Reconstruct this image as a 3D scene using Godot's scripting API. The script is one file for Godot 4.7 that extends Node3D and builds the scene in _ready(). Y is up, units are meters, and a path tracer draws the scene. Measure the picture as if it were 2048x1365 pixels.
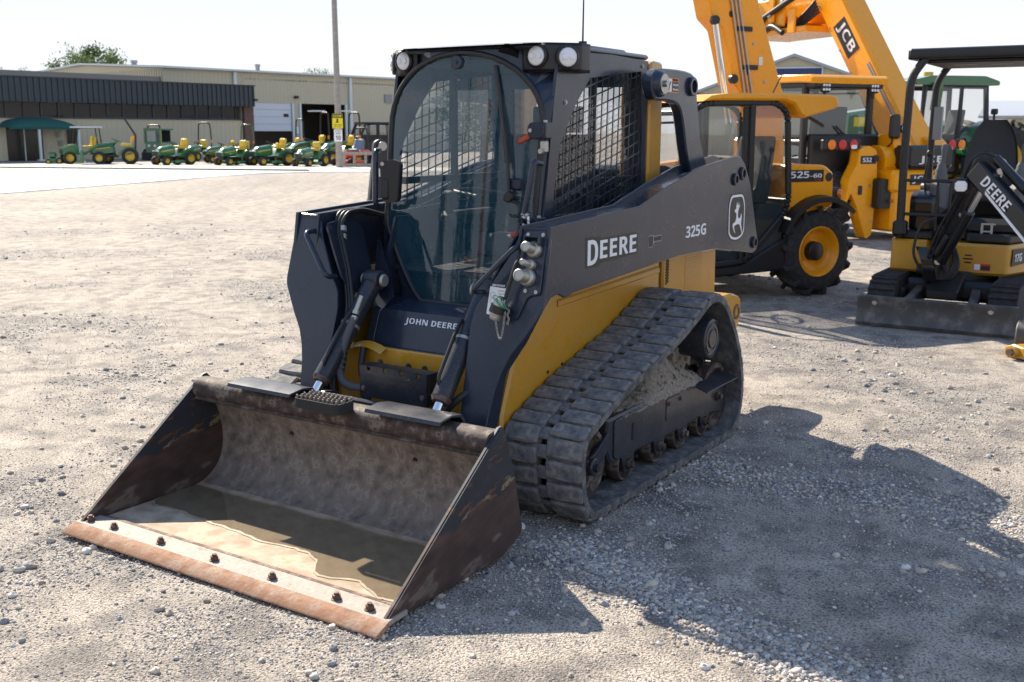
extends Node3D

# ---------------------------------------------------------------- mesh builder
class MB:
	var v := PackedVector3Array()
	var n := PackedVector3Array()
	var u := PackedVector2Array()
	var c := PackedColorArray()
	var T := Transform3D.IDENTITY
	var uv := false
	var ua := Vector3.RIGHT
	var ub := Vector3.UP
	var uo := Vector2.ZERO
	var col := Color(1, 1, 1)
	var use_col := false

	func t3(a: Vector3, b: Vector3, d: Vector3, na: Vector3, nb: Vector3, nd: Vector3) -> void:
		var A := T * a
		var B := T * b
		var D := T * d
		var X := (D - A).cross(B - A)
		if X.length_squared() < 1e-16:
			return
		var NA := (T.basis * na).normalized()
		var NB := (T.basis * nb).normalized()
		var ND := (T.basis * nd).normalized()
		if X.dot(NA + NB + ND) < 0.0:
			var s := B
			B = D
			D = s
			var q := NB
			NB = ND
			ND = q
		v.append(A)
		v.append(B)
		v.append(D)
		n.append(NA)
		n.append(NB)
		n.append(ND)
		if uv:
			for p in [A, B, D]:
				u.append(Vector2(p.dot(ua), p.dot(ub)) + uo)
		if use_col:
			c.append(col)
			c.append(col)
			c.append(col)

	func tf(a: Vector3, b: Vector3, d: Vector3, hint: Vector3) -> void:
		var m := (d - a).cross(b - a).normalized()
		if m.dot(hint) < 0.0:
			m = -m
		t3(a, b, d, m, m, m)

	func quad(a: Vector3, b: Vector3, d: Vector3, e: Vector3, hint: Vector3) -> void:
		tf(a, b, d, hint)
		tf(a, d, e, hint)

	func qs(a: Vector3, b: Vector3, d: Vector3, e: Vector3, na: Vector3, nb: Vector3, nd: Vector3, ne: Vector3) -> void:
		t3(a, b, d, na, nb, nd)
		t3(a, d, e, na, nd, ne)

	func ext(poly: Array, z0: float, z1: float, bv := 0.0, crease := 0.7) -> void:
		var p := PackedVector2Array()
		for w in poly:
			if p.is_empty() or (w.distance_to(p[p.size() - 1]) > 1e-5 and w.distance_to(p[0]) > 1e-5):
				p.append(w)
		var k := p.size()
		var area := 0.0
		for i in k:
			area += p[i].cross(p[(i + 1) % k])
		if area < 0.0:
			p.reverse()
		if z1 < z0:
			var s := z0
			z0 = z1
			z1 = s
		bv = minf(bv, (z1 - z0) * 0.49)
		var en := PackedVector2Array()
		for i in k:
			var d := (p[(i + 1) % k] - p[i]).normalized()
			en.append(Vector2(d.y, -d.x))
		var q := p.duplicate()
		if bv > 0.0:
			for i in k:
				var m := (en[(i + k - 1) % k] + en[i]).normalized()
				q[i] = p[i] - m * bv / maxf(m.dot(en[i]), 0.4)
		var tri := Geometry2D.triangulate_polygon(q)
		if tri.is_empty():
			q = p.duplicate()
			tri = Geometry2D.triangulate_polygon(q)
			if tri.is_empty():
				print("no triangles for an outline of ", k, " points at ", p[0])
		for i in range(0, tri.size(), 3):
			for z in [z0, z1]:
				var h := Vector3(0, 0, -1.0 if z == z0 else 1.0)
				t3(Vector3(q[tri[i]].x, q[tri[i]].y, z), Vector3(q[tri[i + 1]].x, q[tri[i + 1]].y, z), Vector3(q[tri[i + 2]].x, q[tri[i + 2]].y, z), h, h, h)
		for i in k:
			var j := (i + 1) % k
			var a := en[i]
			var b := en[i]
			if en[(i + k - 1) % k].dot(en[i]) > crease:
				a = (en[(i + k - 1) % k] + en[i]).normalized()
			if en[j].dot(en[i]) > crease:
				b = (en[j] + en[i]).normalized()
			var na := Vector3(a.x, a.y, 0)
			var nb := Vector3(b.x, b.y, 0)
			qs(Vector3(p[i].x, p[i].y, z0 + bv), Vector3(p[j].x, p[j].y, z0 + bv), Vector3(p[j].x, p[j].y, z1 - bv), Vector3(p[i].x, p[i].y, z1 - bv), na, nb, nb, na)
			if bv > 0.0:
				for w in [[z0, z0 + bv, -1.0], [z1, z1 - bv, 1.0]]:
					var f := Vector3(0, 0, w[2])
					qs(Vector3(p[i].x, p[i].y, w[1]), Vector3(p[j].x, p[j].y, w[1]), Vector3(q[j].x, q[j].y, w[0]), Vector3(q[i].x, q[i].y, w[0]), na + f, nb + f, nb + f, na + f)

	# profile of (z, y) pairs swept along x
	func sx(poly: Array, x0: float, x1: float, bv := 0.0) -> void:
		var S := T
		T = T * Transform3D(Basis(Vector3(0, 0, 1), Vector3(0, 1, 0), Vector3(1, 0, 0)), Vector3.ZERO)
		ext(poly, x0, x1, bv)
		T = S

	# profile of (x, z) pairs raised along y
	func ty(poly: Array, y0: float, y1: float, bv := 0.0) -> void:
		var S := T
		T = T * Transform3D(Basis(Vector3(1, 0, 0), Vector3(0, 0, 1), Vector3(0, 1, 0)), Vector3.ZERO)
		ext(poly, y0, y1, bv)
		T = S

	func box(at: Vector3, s: Vector3, bv := 0.0, b := Basis.IDENTITY) -> void:
		var S := T
		T = T * Transform3D(b, at)
		var x := s.x / 2
		var y := s.y / 2
		var e := minf(bv, minf(x, y) * 0.9)
		if bv > 0.0:
			ext([Vector2(-x + e, -y), Vector2(x - e, -y), Vector2(x, -y + e), Vector2(x, y - e), Vector2(x - e, y), Vector2(-x + e, y), Vector2(-x, y - e), Vector2(-x, -y + e)], -s.z / 2, s.z / 2, bv, 0.8)
		else:
			ext([Vector2(-x, -y), Vector2(x, -y), Vector2(x, y), Vector2(-x, y)], -s.z / 2, s.z / 2)
		T = S

	# box from a to b (a bar of width w and height h)
	func bar(a: Vector3, b: Vector3, w: float, h: float, bv := 0.0, up := Vector3.UP) -> void:
		var z := (b - a).normalized()
		if absf(z.dot(up)) > 0.98:
			up = Vector3.RIGHT
		var x := up.cross(z).normalized()
		box((a + b) / 2, Vector3(w, h, a.distance_to(b)), bv, Basis(x, z.cross(x), z))

	func lathe(prof: Array, at: Vector3, axis: Vector3, seg := 20, crease := 0.75) -> void:
		var S := T
		var y := axis.normalized()
		var x := (Vector3.RIGHT if absf(y.x) < 0.8 else Vector3.UP).cross(y).normalized()
		T = T * Transform3D(Basis(x, y, x.cross(y)), at)
		var k := prof.size()
		var en := []
		for i in k - 1:
			var d: Vector2 = (prof[i + 1] - prof[i]).normalized()
			en.append(Vector2(d.y, -d.x))
		for i in k - 1:
			var a: Vector2 = en[i]
			var b: Vector2 = en[i]
			if i > 0 and en[i - 1].dot(en[i]) > crease:
				a = (en[i - 1] + en[i]).normalized()
			if i < k - 2 and en[i + 1].dot(en[i]) > crease:
				b = (en[i + 1] + en[i]).normalized()
			var p: Vector2 = prof[i]
			var q: Vector2 = prof[i + 1]
			for j in seg:
				var t0 := TAU * j / seg
				var t1 := TAU * (j + 1) / seg
				var c0 := Vector3(cos(t0), 0, sin(t0))
				var c1 := Vector3(cos(t1), 0, sin(t1))
				var Y := Vector3.UP
				qs(c0 * p.x + Y * p.y, c1 * p.x + Y * p.y, c1 * q.x + Y * q.y, c0 * q.x + Y * q.y, c0 * a.x + Y * a.y, c1 * a.x + Y * a.y, c1 * b.x + Y * b.y, c0 * b.x + Y * b.y)
		T = S

	func cyl(a: Vector3, b: Vector3, r: float, seg := 16, r2 := -1.0, bv := 0.0) -> void:
		if r2 < 0.0:
			r2 = r
		var h := a.distance_to(b)
		if bv > 0.0:
			lathe([Vector2(0, 0), Vector2(r - bv, 0), Vector2(r, bv), Vector2(r2, h - bv), Vector2(r2 - bv, h), Vector2(0, h)], a, b - a, seg)
		else:
			lathe([Vector2(0, 0), Vector2(r, 0), Vector2(r2, h), Vector2(0, h)], a, b - a, seg)

	# hollow ring (washer / pipe): axis from a to b
	func pipe(a: Vector3, b: Vector3, ro: float, ri: float, seg := 24, bv := 0.0) -> void:
		var h := a.distance_to(b)
		lathe([Vector2(ri, 0), Vector2(ro - bv, 0), Vector2(ro, bv), Vector2(ro, h - bv), Vector2(ro - bv, h), Vector2(ri, h), Vector2(ri, 0)], a, b - a, seg)

	func tube(pts: Array, r: float, seg := 8, r1 := -1.0) -> void:
		var k := pts.size()
		if r1 < 0.0:
			r1 = r
		var rings := []
		var nor := []
		var prev := Vector3.ZERO
		for i in k:
			var d: Vector3
			if i == 0:
				d = pts[1] - pts[0]
			elif i == k - 1:
				d = pts[k - 1] - pts[k - 2]
			else:
				d = (pts[i + 1] - pts[i]).normalized() + (pts[i] - pts[i - 1]).normalized()
			d = d.normalized()
			if i == 0:
				prev = (Vector3.UP if absf(d.y) < 0.9 else Vector3.RIGHT).cross(d).normalized()
			prev = (prev - d * prev.dot(d)).normalized()
			var s := d.cross(prev)
			var ring := []
			var nn := []
			var rr := lerpf(r, r1, float(i) / (k - 1))
			for j in seg:
				var t := TAU * j / seg
				var m := prev * cos(t) + s * sin(t)
				ring.append(pts[i] + m * rr)
				nn.append(m)
			rings.append(ring)
			nor.append(nn)
		for i in k - 1:
			for j in seg:
				var l := (j + 1) % seg
				qs(rings[i][j], rings[i][l], rings[i + 1][l], rings[i + 1][j], nor[i][j], nor[i][l], nor[i + 1][l], nor[i + 1][j])
		for e in [0, k - 1]:
			var h: Vector3 = (pts[0] - pts[1]) if e == 0 else (pts[k - 1] - pts[k - 2])
			h = h.normalized()
			for j in seg:
				t3(pts[e], rings[e][j], rings[e][(j + 1) % seg], h, h, h)

	func grid(nu: int, nv: int, f: Callable, hint := Vector3.UP) -> void:
		var p := []
		for j in nv + 1:
			for i in nu + 1:
				p.append(f.call(float(i) / nu, float(j) / nv))
		var m := []
		var w := nu + 1
		for j in nv + 1:
			for i in nu + 1:
				var dx: Vector3 = p[j * w + mini(i + 1, nu)] - p[j * w + maxi(i - 1, 0)]
				var dy: Vector3 = p[mini(j + 1, nv) * w + i] - p[maxi(j - 1, 0) * w + i]
				var q := dx.cross(dy).normalized()
				if q.dot(hint) < 0.0:
					q = -q
				if q == Vector3.ZERO:
					q = hint
				m.append(q)
		for j in nv:
			for i in nu:
				var a := j * w + i
				qs(p[a], p[a + 1], p[a + w + 1], p[a + w], m[a], m[a + 1], m[a + w + 1], m[a + w])

	# flat frame between two outlines with the same number of points, swept z0..z1 in xy
	func ring(o: Array, q: Array, z0: float, z1: float) -> void:
		var k := o.size()
		for i in k:
			var j := (i + 1) % k
			var a := Vector3(o[i].x, o[i].y, 0)
			var b := Vector3(o[j].x, o[j].y, 0)
			var d := Vector3(q[j].x, q[j].y, 0)
			var e := Vector3(q[i].x, q[i].y, 0)
			var Z0 := Vector3(0, 0, z0)
			var Z1 := Vector3(0, 0, z1)
			quad(a + Z0, b + Z0, d + Z0, e + Z0, Vector3(0, 0, -signf(z1 - z0)))
			quad(a + Z1, b + Z1, d + Z1, e + Z1, Vector3(0, 0, signf(z1 - z0)))
			quad(a + Z0, b + Z0, b + Z1, a + Z1, (a + b) - (d + e))
			quad(e + Z0, d + Z0, d + Z1, e + Z1, (d + e) - (a + b))

	func sxring(o: Array, q: Array, x0: float, x1: float) -> void:
		var S := T
		T = T * Transform3D(Basis(Vector3(0, 0, 1), Vector3(0, 1, 0), Vector3(1, 0, 0)), Vector3.ZERO)
		ring(o, q, x0, x1)
		T = S

	func ball(at: Vector3, r: Vector3, seg := 12, rows := 8) -> void:
		grid(seg, rows, func(a: float, b: float) -> Vector3: return at + Vector3(sin(b * PI) * cos(a * TAU) * r.x, cos(b * PI) * r.y, sin(b * PI) * sin(a * TAU) * r.z), Vector3.ZERO)

	func done() -> ArrayMesh:
		var A := []
		A.resize(Mesh.ARRAY_MAX)
		A[Mesh.ARRAY_VERTEX] = v
		A[Mesh.ARRAY_NORMAL] = n
		if uv:
			A[Mesh.ARRAY_TEX_UV] = u
		if use_col:
			A[Mesh.ARRAY_COLOR] = c
		var m := ArrayMesh.new()
		m.add_surface_from_arrays(Mesh.PRIMITIVE_TRIANGLES, A)
		return m


# ---------------------------------------------------------------- small helpers
var M := {}
var used := {}
var rng := RandomNumberGenerator.new()


func V(x: float, y: float, z: float) -> Vector3:
	return Vector3(x, y, z)


func Q(flat: Array) -> Array:  # [a, b, a, b ...] to points
	var r := []
	for i in range(0, flat.size(), 2):
		r.append(Vector2(flat[i], flat[i + 1]))
	return r


func C3(flat: Array) -> Array:
	var r := []
	for i in range(0, flat.size(), 3):
		r.append(Vector3(flat[i], flat[i + 1], flat[i + 2]))
	return r


func lin(r: float, g: float, b: float) -> Color:
	return Color(r, g, b).linear_to_srgb()


func mirror(s: float) -> Transform3D:
	return Transform3D(Basis.from_scale(Vector3(s, 1, 1)), Vector3.ZERO)


func fillet(pts: Array, r: float, k := 4) -> Array:
	var out := [pts[0]]
	for i in range(1, pts.size() - 1):
		var a: Vector3 = pts[i - 1] - pts[i]
		var b: Vector3 = pts[i + 1] - pts[i]
		var d := minf(r, minf(a.length(), b.length()) * 0.45)
		var p: Vector3 = pts[i] + a.normalized() * d
		var q: Vector3 = pts[i] + b.normalized() * d
		for j in k + 1:
			var t := float(j) / k
			out.append(p.lerp(pts[i], t).lerp(pts[i].lerp(q, t), t))
	out.append(pts[-1])
	return out


func spline(pts: Array, k := 6) -> Array:
	var out := []
	var m := pts.size()
	for i in m - 1:
		var a: Vector3 = pts[maxi(i - 1, 0)]
		var d: Vector3 = pts[mini(i + 2, m - 1)]
		for j in k:
			out.append(pts[i].cubic_interpolate(pts[i + 1], a, d, float(j) / k))
	out.append(pts[-1])
	return out


func spline2(pts: Array, k := 6, closed := true) -> Array:
	var out := []
	var m := pts.size()
	for i in (m if closed else m - 1):
		var a: Vector2 = pts[(i - 1 + m) % m] if closed else pts[maxi(i - 1, 0)]
		var d: Vector2 = pts[(i + 2) % m] if closed else pts[mini(i + 2, m - 1)]
		for j in k:
			out.append(pts[i].cubic_interpolate(pts[(i + 1) % m], a, d, float(j) / k))
	if not closed:
		out.append(pts[-1])
	return out


func round2(poly: Array, r: float, k := 4) -> Array:  # rounded corners of a closed outline
	var out := []
	var m := poly.size()
	for i in m:
		var c: Vector2 = poly[i]
		var a: Vector2 = poly[(i - 1 + m) % m] - c
		var b: Vector2 = poly[(i + 1) % m] - c
		var d := minf(r, minf(a.length(), b.length()) * 0.45)
		var p := c + a.normalized() * d
		var q := c + b.normalized() * d
		for j in k + 1:
			var t := float(j) / k
			out.append(p.lerp(c, t).lerp(c.lerp(q, t), t))
	return out


func rect2(x0: float, y0: float, x1: float, y1: float, r := 0.0, k := 4) -> Array:
	var p := [Vector2(x0, y0), Vector2(x1, y0), Vector2(x1, y1), Vector2(x0, y1)]
	return round2(p, r, k) if r > 0.0 else p


func part(parent: Node, called: String, mb, m: Material, label := "") -> MeshInstance3D:
	var o := MeshInstance3D.new()
	o.name = called
	o.mesh = mb.done() if mb is MB else mb
	o.material_override = m
	if label:
		o.set_meta("label", label)
	parent.add_child(o, true)
	return o


func numbered(called: String) -> String:
	var k: int = used.get(called, 0)
	used[called] = k + 1
	return called if k == 0 else "%s_%03d" % [called, k]


func thing(called: String, label: String, category: String, at := Vector3.ZERO, turn := 0.0, group := "") -> Node3D:
	var o := Node3D.new()
	o.name = numbered(called)
	o.position = at
	o.rotation.y = turn
	tag(o, label, category, group)
	add_child(o)
	return o


func tag(o: Node, label: String, category: String, group := "") -> void:
	o.set_meta("label", label)
	o.set_meta("category", category)
	if group:
		o.set_meta("group", group)


func setting(called: String, mb, m: Material) -> MeshInstance3D:
	var o := part(self, called, mb, m)
	o.set_meta("kind", "structure")
	return o


func words(parent: Node, called: String, text: String, at: Transform3D, w: float, h: float, m: Material, bold := true, depth := 0.002) -> MeshInstance3D:
	var t := TextMesh.new()
	var f := SystemFont.new()
	f.font_names = PackedStringArray(["Droid Sans"])
	f.font_weight = 700 if bold else 400
	t.font = f
	t.text = text
	t.font_size = 64
	t.pixel_size = 0.01
	t.depth = 0.01
	var b := t.get_aabb()
	var s := Vector3(w / b.size.x, h / b.size.y, depth / 0.01)
	var o := MeshInstance3D.new()
	o.name = called
	o.mesh = t
	o.material_override = m
	o.transform = at * Transform3D(Basis.from_scale(s), -(b.position + b.size / 2) * s)
	parent.add_child(o, true)
	return o


# placement helpers for lettering: plane facing +x, reading towards -z; plane facing +z
func on_x(x: float, y: float, z: float) -> Transform3D:
	return Transform3D(Basis(Vector3(0, 0, -1), Vector3(0, 1, 0), Vector3(1, 0, 0)), Vector3(x, y, z))


func on_z(x: float, y: float, z: float, tilt := 0.0) -> Transform3D:
	return Transform3D(Basis(Vector3.RIGHT, tilt), Vector3(x, y, z))


# ---------------------------------------------------------------- materials
func noise_tex(seed_: int, freq: float, octaves: int, stops: Array, size := 512, kind := FastNoiseLite.TYPE_SIMPLEX_SMOOTH, normal := -1.0) -> NoiseTexture2D:
	var f := FastNoiseLite.new()
	f.seed = seed_
	f.noise_type = kind
	f.frequency = freq
	f.fractal_octaves = octaves
	f.fractal_gain = 0.6
	var t := NoiseTexture2D.new()
	t.width = size
	t.height = size
	t.seamless = true
	t.noise = f
	if normal > 0.0:
		t.as_normal_map = true
		t.bump_strength = normal
	elif stops.size():
		var g := Gradient.new()
		g.offsets = PackedFloat32Array(stops.map(func(s): return s[0]))
		g.colors = PackedColorArray(stops.map(func(s): return s[1]))
		t.color_ramp = g
	return t


func mat(called: String, col: Color, rough := 0.5, metal := 0.0) -> StandardMaterial3D:
	var m := StandardMaterial3D.new()
	m.resource_name = called
	m.albedo_color = col
	m.roughness = rough
	m.metallic = metal
	M[called] = m
	return m


func tri(m: StandardMaterial3D, scale: float) -> void:
	m.uv1_triplanar = true
	m.uv1_scale = Vector3.ONE * scale
	m.uv1_triplanar_sharpness = 4.0


# paint with faint mottling of dust and wear; k is how far the mottling goes
func paint(called: String, col: Color, rough: float, coat: float, dust: Color, share: float, seed_: int) -> StandardMaterial3D:
	var m := mat(called, Color.WHITE, rough)
	var d := col.lerp(dust, share)
	m.albedo_texture = noise_tex(seed_, 0.011, 6, [[0.0, col.lerp(Color.BLACK, 0.06)], [0.38, col], [0.6, col.lerp(d, 0.45)], [0.78, d], [1.0, d.lerp(dust, 0.35)]])
	m.roughness_texture = noise_tex(seed_ + 7, 0.02, 4, [[0.0, Color(0.7, 0.7, 0.7)], [1.0, Color(1, 1, 1)]], 256)
	tri(m, 0.9)
	if coat > 0.0:
		m.clearcoat_enabled = true
		m.clearcoat = coat
		m.clearcoat_roughness = 0.12
	return m


# small chips and specks over a paint
func specks(m: StandardMaterial3D, col: Color, from: float, freq: float, share: float, seed_: int) -> void:
	var none := Color(col.r, col.g, col.b, 0.0)
	m.detail_enabled = true
	m.detail_blend_mode = BaseMaterial3D.BLEND_MODE_MIX
	m.detail_uv_layer = BaseMaterial3D.DETAIL_UV_1
	m.detail_albedo = noise_tex(seed_, freq, 4, [[0.0, none], [from, none], [from + 0.05, Color(col.r, col.g, col.b, share)], [1.0, Color(col.r, col.g, col.b, share)]], 1024)


func glass(called: String, col: Color, alpha: float) -> StandardMaterial3D:
	var m := mat(called, Color(col.r, col.g, col.b, alpha), 0.02)
	m.transparency = BaseMaterial3D.TRANSPARENCY_ALPHA
	return m


func make_materials() -> void:
	var dust := lin(0.33, 0.28, 0.22)
	paint("charcoal", lin(0.018, 0.026, 0.046), 0.34, 0.35, dust, 0.03, 3).metallic_specular = 0.38
	paint("charcoal_worn", lin(0.020, 0.025, 0.037), 0.45, 0.25, lin(0.2, 0.12, 0.07), 0.16, 5).metallic_specular = 0.4
	paint("cat_yellow", lin(0.52, 0.255, 0.014), 0.38, 0.4, lin(0.42, 0.27, 0.09), 0.22, 11)
	paint("telehandler_yellow", lin(0.88, 0.355, 0.002), 0.34, 0.25, lin(0.7, 0.34, 0.03), 0.06, 13).metallic_specular = 0.4
	paint("green", lin(0.012, 0.115, 0.028), 0.25, 0.8, lin(0.06, 0.2, 0.08), 0.12, 17)
	paint("yellow", lin(0.66, 0.45, 0.02), 0.4, 0.3, lin(0.6, 0.45, 0.1), 0.1, 19)
	paint("orange_red", lin(0.62, 0.07, 0.02), 0.4, 0.2, dust, 0.1, 23)
	specks(M.charcoal, lin(0.14, 0.12, 0.10), 0.74, 0.035, 0.16, 201)
	specks(M.charcoal_worn, lin(0.15, 0.085, 0.05), 0.70, 0.05, 0.55, 203)
	specks(M.cat_yellow, lin(0.34, 0.27, 0.17), 0.64, 0.03, 0.4, 205)
	specks(M.telehandler_yellow, lin(0.30, 0.2, 0.07), 0.72, 0.05, 0.4, 207)
	mat("black", lin(0.012, 0.012, 0.014), 0.45)
	mat("black_gloss", lin(0.012, 0.013, 0.016), 0.2)
	mat("black_matt", lin(0.02, 0.02, 0.022), 0.85)
	mat("seat", lin(0.035, 0.038, 0.045), 0.75)
	mat("hose", lin(0.018, 0.018, 0.02), 0.6)
	mat("sleeve", lin(0.10, 0.10, 0.11), 0.9)
	mat("white", lin(0.78, 0.78, 0.78), 0.5)
	mat("decal_white", lin(0.72, 0.74, 0.78), 0.45)
	mat("decal_black", lin(0.008, 0.008, 0.008), 0.4)
	mat("decal_grey", lin(0.25, 0.26, 0.27), 0.5)
	mat("decal_orange", lin(0.75, 0.18, 0.02), 0.5)
	mat("decal_yellow", lin(0.75, 0.62, 0.02), 0.5)
	mat("red", lin(0.5, 0.02, 0.015), 0.4)
	mat("red_lens", lin(0.6, 0.02, 0.02), 0.12)
	mat("amber_lens", lin(0.85, 0.22, 0.01), 0.12)
	mat("clear_lens", lin(0.75, 0.76, 0.78), 0.12)
	mat("chrome", lin(0.75, 0.77, 0.8), 0.08, 1.0)
	mat("steel", lin(0.38, 0.37, 0.35), 0.35, 1.0)
	mat("zinc", lin(0.45, 0.44, 0.4), 0.5, 0.8)
	var g := mat("grip", lin(0.45, 0.12, 0.06), 0.6)
	g.albedo_texture = noise_tex(41, 0.06, 2, [[0.0, lin(0.8, 0.25, 0.12)], [1.0, lin(1, 0.9, 0.9)]], 128)
	tri(g, 12.0)
	glass("windscreen", lin(0.035, 0.15, 0.22), 0.21)
	glass("cab_glass", lin(0.02, 0.05, 0.055), 0.16)
	glass("clear_glass", lin(0.04, 0.07, 0.07), 0.16)
	# rusty steel, two grades
	for r in [["rust", 0.115, 0.062, 0.045, 31], ["rust_dark", 0.05, 0.034, 0.03, 33], ["edge_steel", 0.30, 0.145, 0.075, 35], ["scoured", 0.20, 0.162, 0.135, 37], ["edge_top", 0.33, 0.285, 0.25, 39]]:
		var m := mat(r[0], Color.WHITE, 0.75, 0.15)
		var b := lin(r[1], r[2], r[3])
		m.albedo_texture = noise_tex(r[4], 0.009, 7, [[0.0, b.lerp(Color.BLACK, 0.3)], [0.4, b], [0.55, b.lerp(lin(0.25, 0.19, 0.15), 0.3)], [0.66, b.lerp(lin(0.36, 0.32, 0.28), 0.6)], [0.78, b], [1.0, b.lerp(lin(0.22, 0.09, 0.03), 0.6)]], 1024)
		m.heightmap_enabled = true
		m.heightmap_texture = noise_tex(r[4] + 1, 0.05, 4, [], 512)
		m.heightmap_scale = 0.15
		tri(m, 1.1)
	# dusty rubber
	for r in [["rubber", 0.12, 43, 0.8], ["tyre", 0.022, 47, 0.15], ["belt", 0.085, 49, 0.6]]:
		var m := mat(r[0], Color.WHITE, 0.85)
		var b := lin(r[1], r[1] * 1.0, r[1] * 1.06)
		m.albedo_texture = noise_tex(r[2], 0.012, 6, [[0.0, b.lerp(Color.BLACK, 0.35)], [0.4, b], [0.56, b.lerp(lin(0.2, 0.19, 0.18), 0.5 * r[3])], [0.72, b.lerp(lin(0.28, 0.255, 0.225), 0.8 * r[3])], [1.0, b.lerp(lin(0.3, 0.27, 0.23), r[3])]], 512)
		m.heightmap_enabled = true
		m.heightmap_texture = noise_tex(r[2] + 1, 0.03, 5, [], 512)
		m.heightmap_scale = 0.25
		tri(m, 1.7)
	var d := mat("mud", Color.WHITE, 0.95)
	d.albedo_texture = noise_tex(53, 0.03, 5, [[0.0, lin(0.12, 0.10, 0.08)], [0.5, lin(0.23, 0.195, 0.155)], [1.0, lin(0.34, 0.3, 0.25)]], 512)
	tri(d, 3.0)


# ---------------------------------------------------------------- scene
func _ready() -> void:
	rng.seed = 20240
	# camera
	var cam := Camera3D.new()
	cam.name = "camera"
	var pitch := 0.196
	var roll := 0.0032
	var r0 := Vector3.RIGHT
	var u0 := Vector3(0, cos(pitch), -sin(pitch))
	var right := r0 * cos(roll) + u0 * sin(roll)
	var up := u0 * cos(roll) - r0 * sin(roll)
	cam.transform = Transform3D(Basis(right, up, right.cross(up)), Vector3(0, 1.674, 0))
	cam.near = 0.1
	cam.far = 900.0
	var lens := CameraAttributesPhysical.new()
	lens.frustum_focal_length = 35.0 / (2.0 * tan(atan(682.5 / 2128.0)))
	lens.frustum_near = 0.1
	lens.frustum_far = 900.0
	lens.frustum_focus_distance = 4.9
	lens.exposure_aperture = 9.0
	cam.attributes = lens
	add_child(cam)
	cam.current = true
	cam.projection = Camera3D.PROJECTION_FRUSTUM
	cam.near = 0.1
	cam.far = 900.0
	cam.size = 2.0 * 0.1 * 682.5 / 2128.0
	cam.frustum_offset = Vector2.ZERO
	# sky and exposure
	var sky := ProceduralSkyMaterial.new()
	sky.sky_horizon_color = lin(0.95, 0.975, 1.0)
	sky.sky_top_color = lin(0.17, 0.34, 0.70)
	sky.sky_curve = 0.45
	sky.sky_energy_multiplier = 0.76
	sky.ground_horizon_color = lin(0.5, 0.47, 0.43)
	sky.ground_bottom_color = lin(0.3, 0.28, 0.25)
	sky.sun_angle_max = 30.0
	sky.sun_curve = 0.1
	var env := Environment.new()
	env.background_mode = Environment.BG_SKY
	env.sky = Sky.new()
	env.sky.sky_material = sky
	env.tonemap_mode = Environment.TONE_MAPPER_LINEAR
	env.tonemap_exposure = 2.14
	env.sdfgi_enabled = true
	env.ssao_enabled = true
	env.ssil_enabled = true
	var we := WorldEnvironment.new()
	we.name = "environment"
	we.environment = env
	add_child(we)
	# sun: behind the machines, to the left
	var sun := DirectionalLight3D.new()
	sun.name = "sun"
	var lx := Vector3(cos(0.5767), 0, sin(0.5767))
	var lz := Vector3(-sin(0.5767), 0, cos(0.5767))
	sun.transform = Transform3D(Basis.looking_at(lx * 1.098 + Vector3.DOWN + lz * 0.52, Vector3.UP), Vector3(0, 20, 0))
	sun.light_energy = 1.6
	sun.light_color = Color(1.0, 0.955, 0.88)
	sun.light_angular_distance = 0.5
	sun.shadow_enabled = true
	add_child(sun)
	make_materials()
	make_ground()
	make_loader()
	make_far()
	make_right()
	make_behind()
	make_gravel()


var gn := FastNoiseLite.new()
var gp := FastNoiseLite.new()


func ground_y(x: float, z: float) -> float:
	return gn.get_noise_2d(x * 1.0, z * 1.0) * 0.012 + gn.get_noise_2d(x * 6.0 + 40.0, z * 6.0) * 0.004 - 0.004


func windrow(x: float, z: float) -> float:
	var d := (x - 0.39) * 0.81 - (z + 3.93) * 0.59 + 0.05 * sin(x * 9.0)
	return exp(-d * d / 0.02) * smoothstep(0.15, 0.45, x)


# share of loose stones at a place, 0 to 1
func stony(x: float, z: float) -> float:
	var s := gp.get_noise_2d(x, z) * 0.9 + gp.get_noise_2d(x * 3.1 + 77.0, z * 3.1) * 0.5
	# windrow of coarser stones that runs off to the lower right, and tyre-swept bands beyond
	s += 0.8 * windrow(x, z)
	var r := Vector2(x + 4.0, z + 5.0).length()
	s += 0.42 * sin(r * 2.1 + gn.get_noise_2d(x, z) * 2.2) * smoothstep(2.5, 5.0, r)
	return smoothstep(-0.05, 1.1, s * 0.85 + 0.42)


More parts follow.
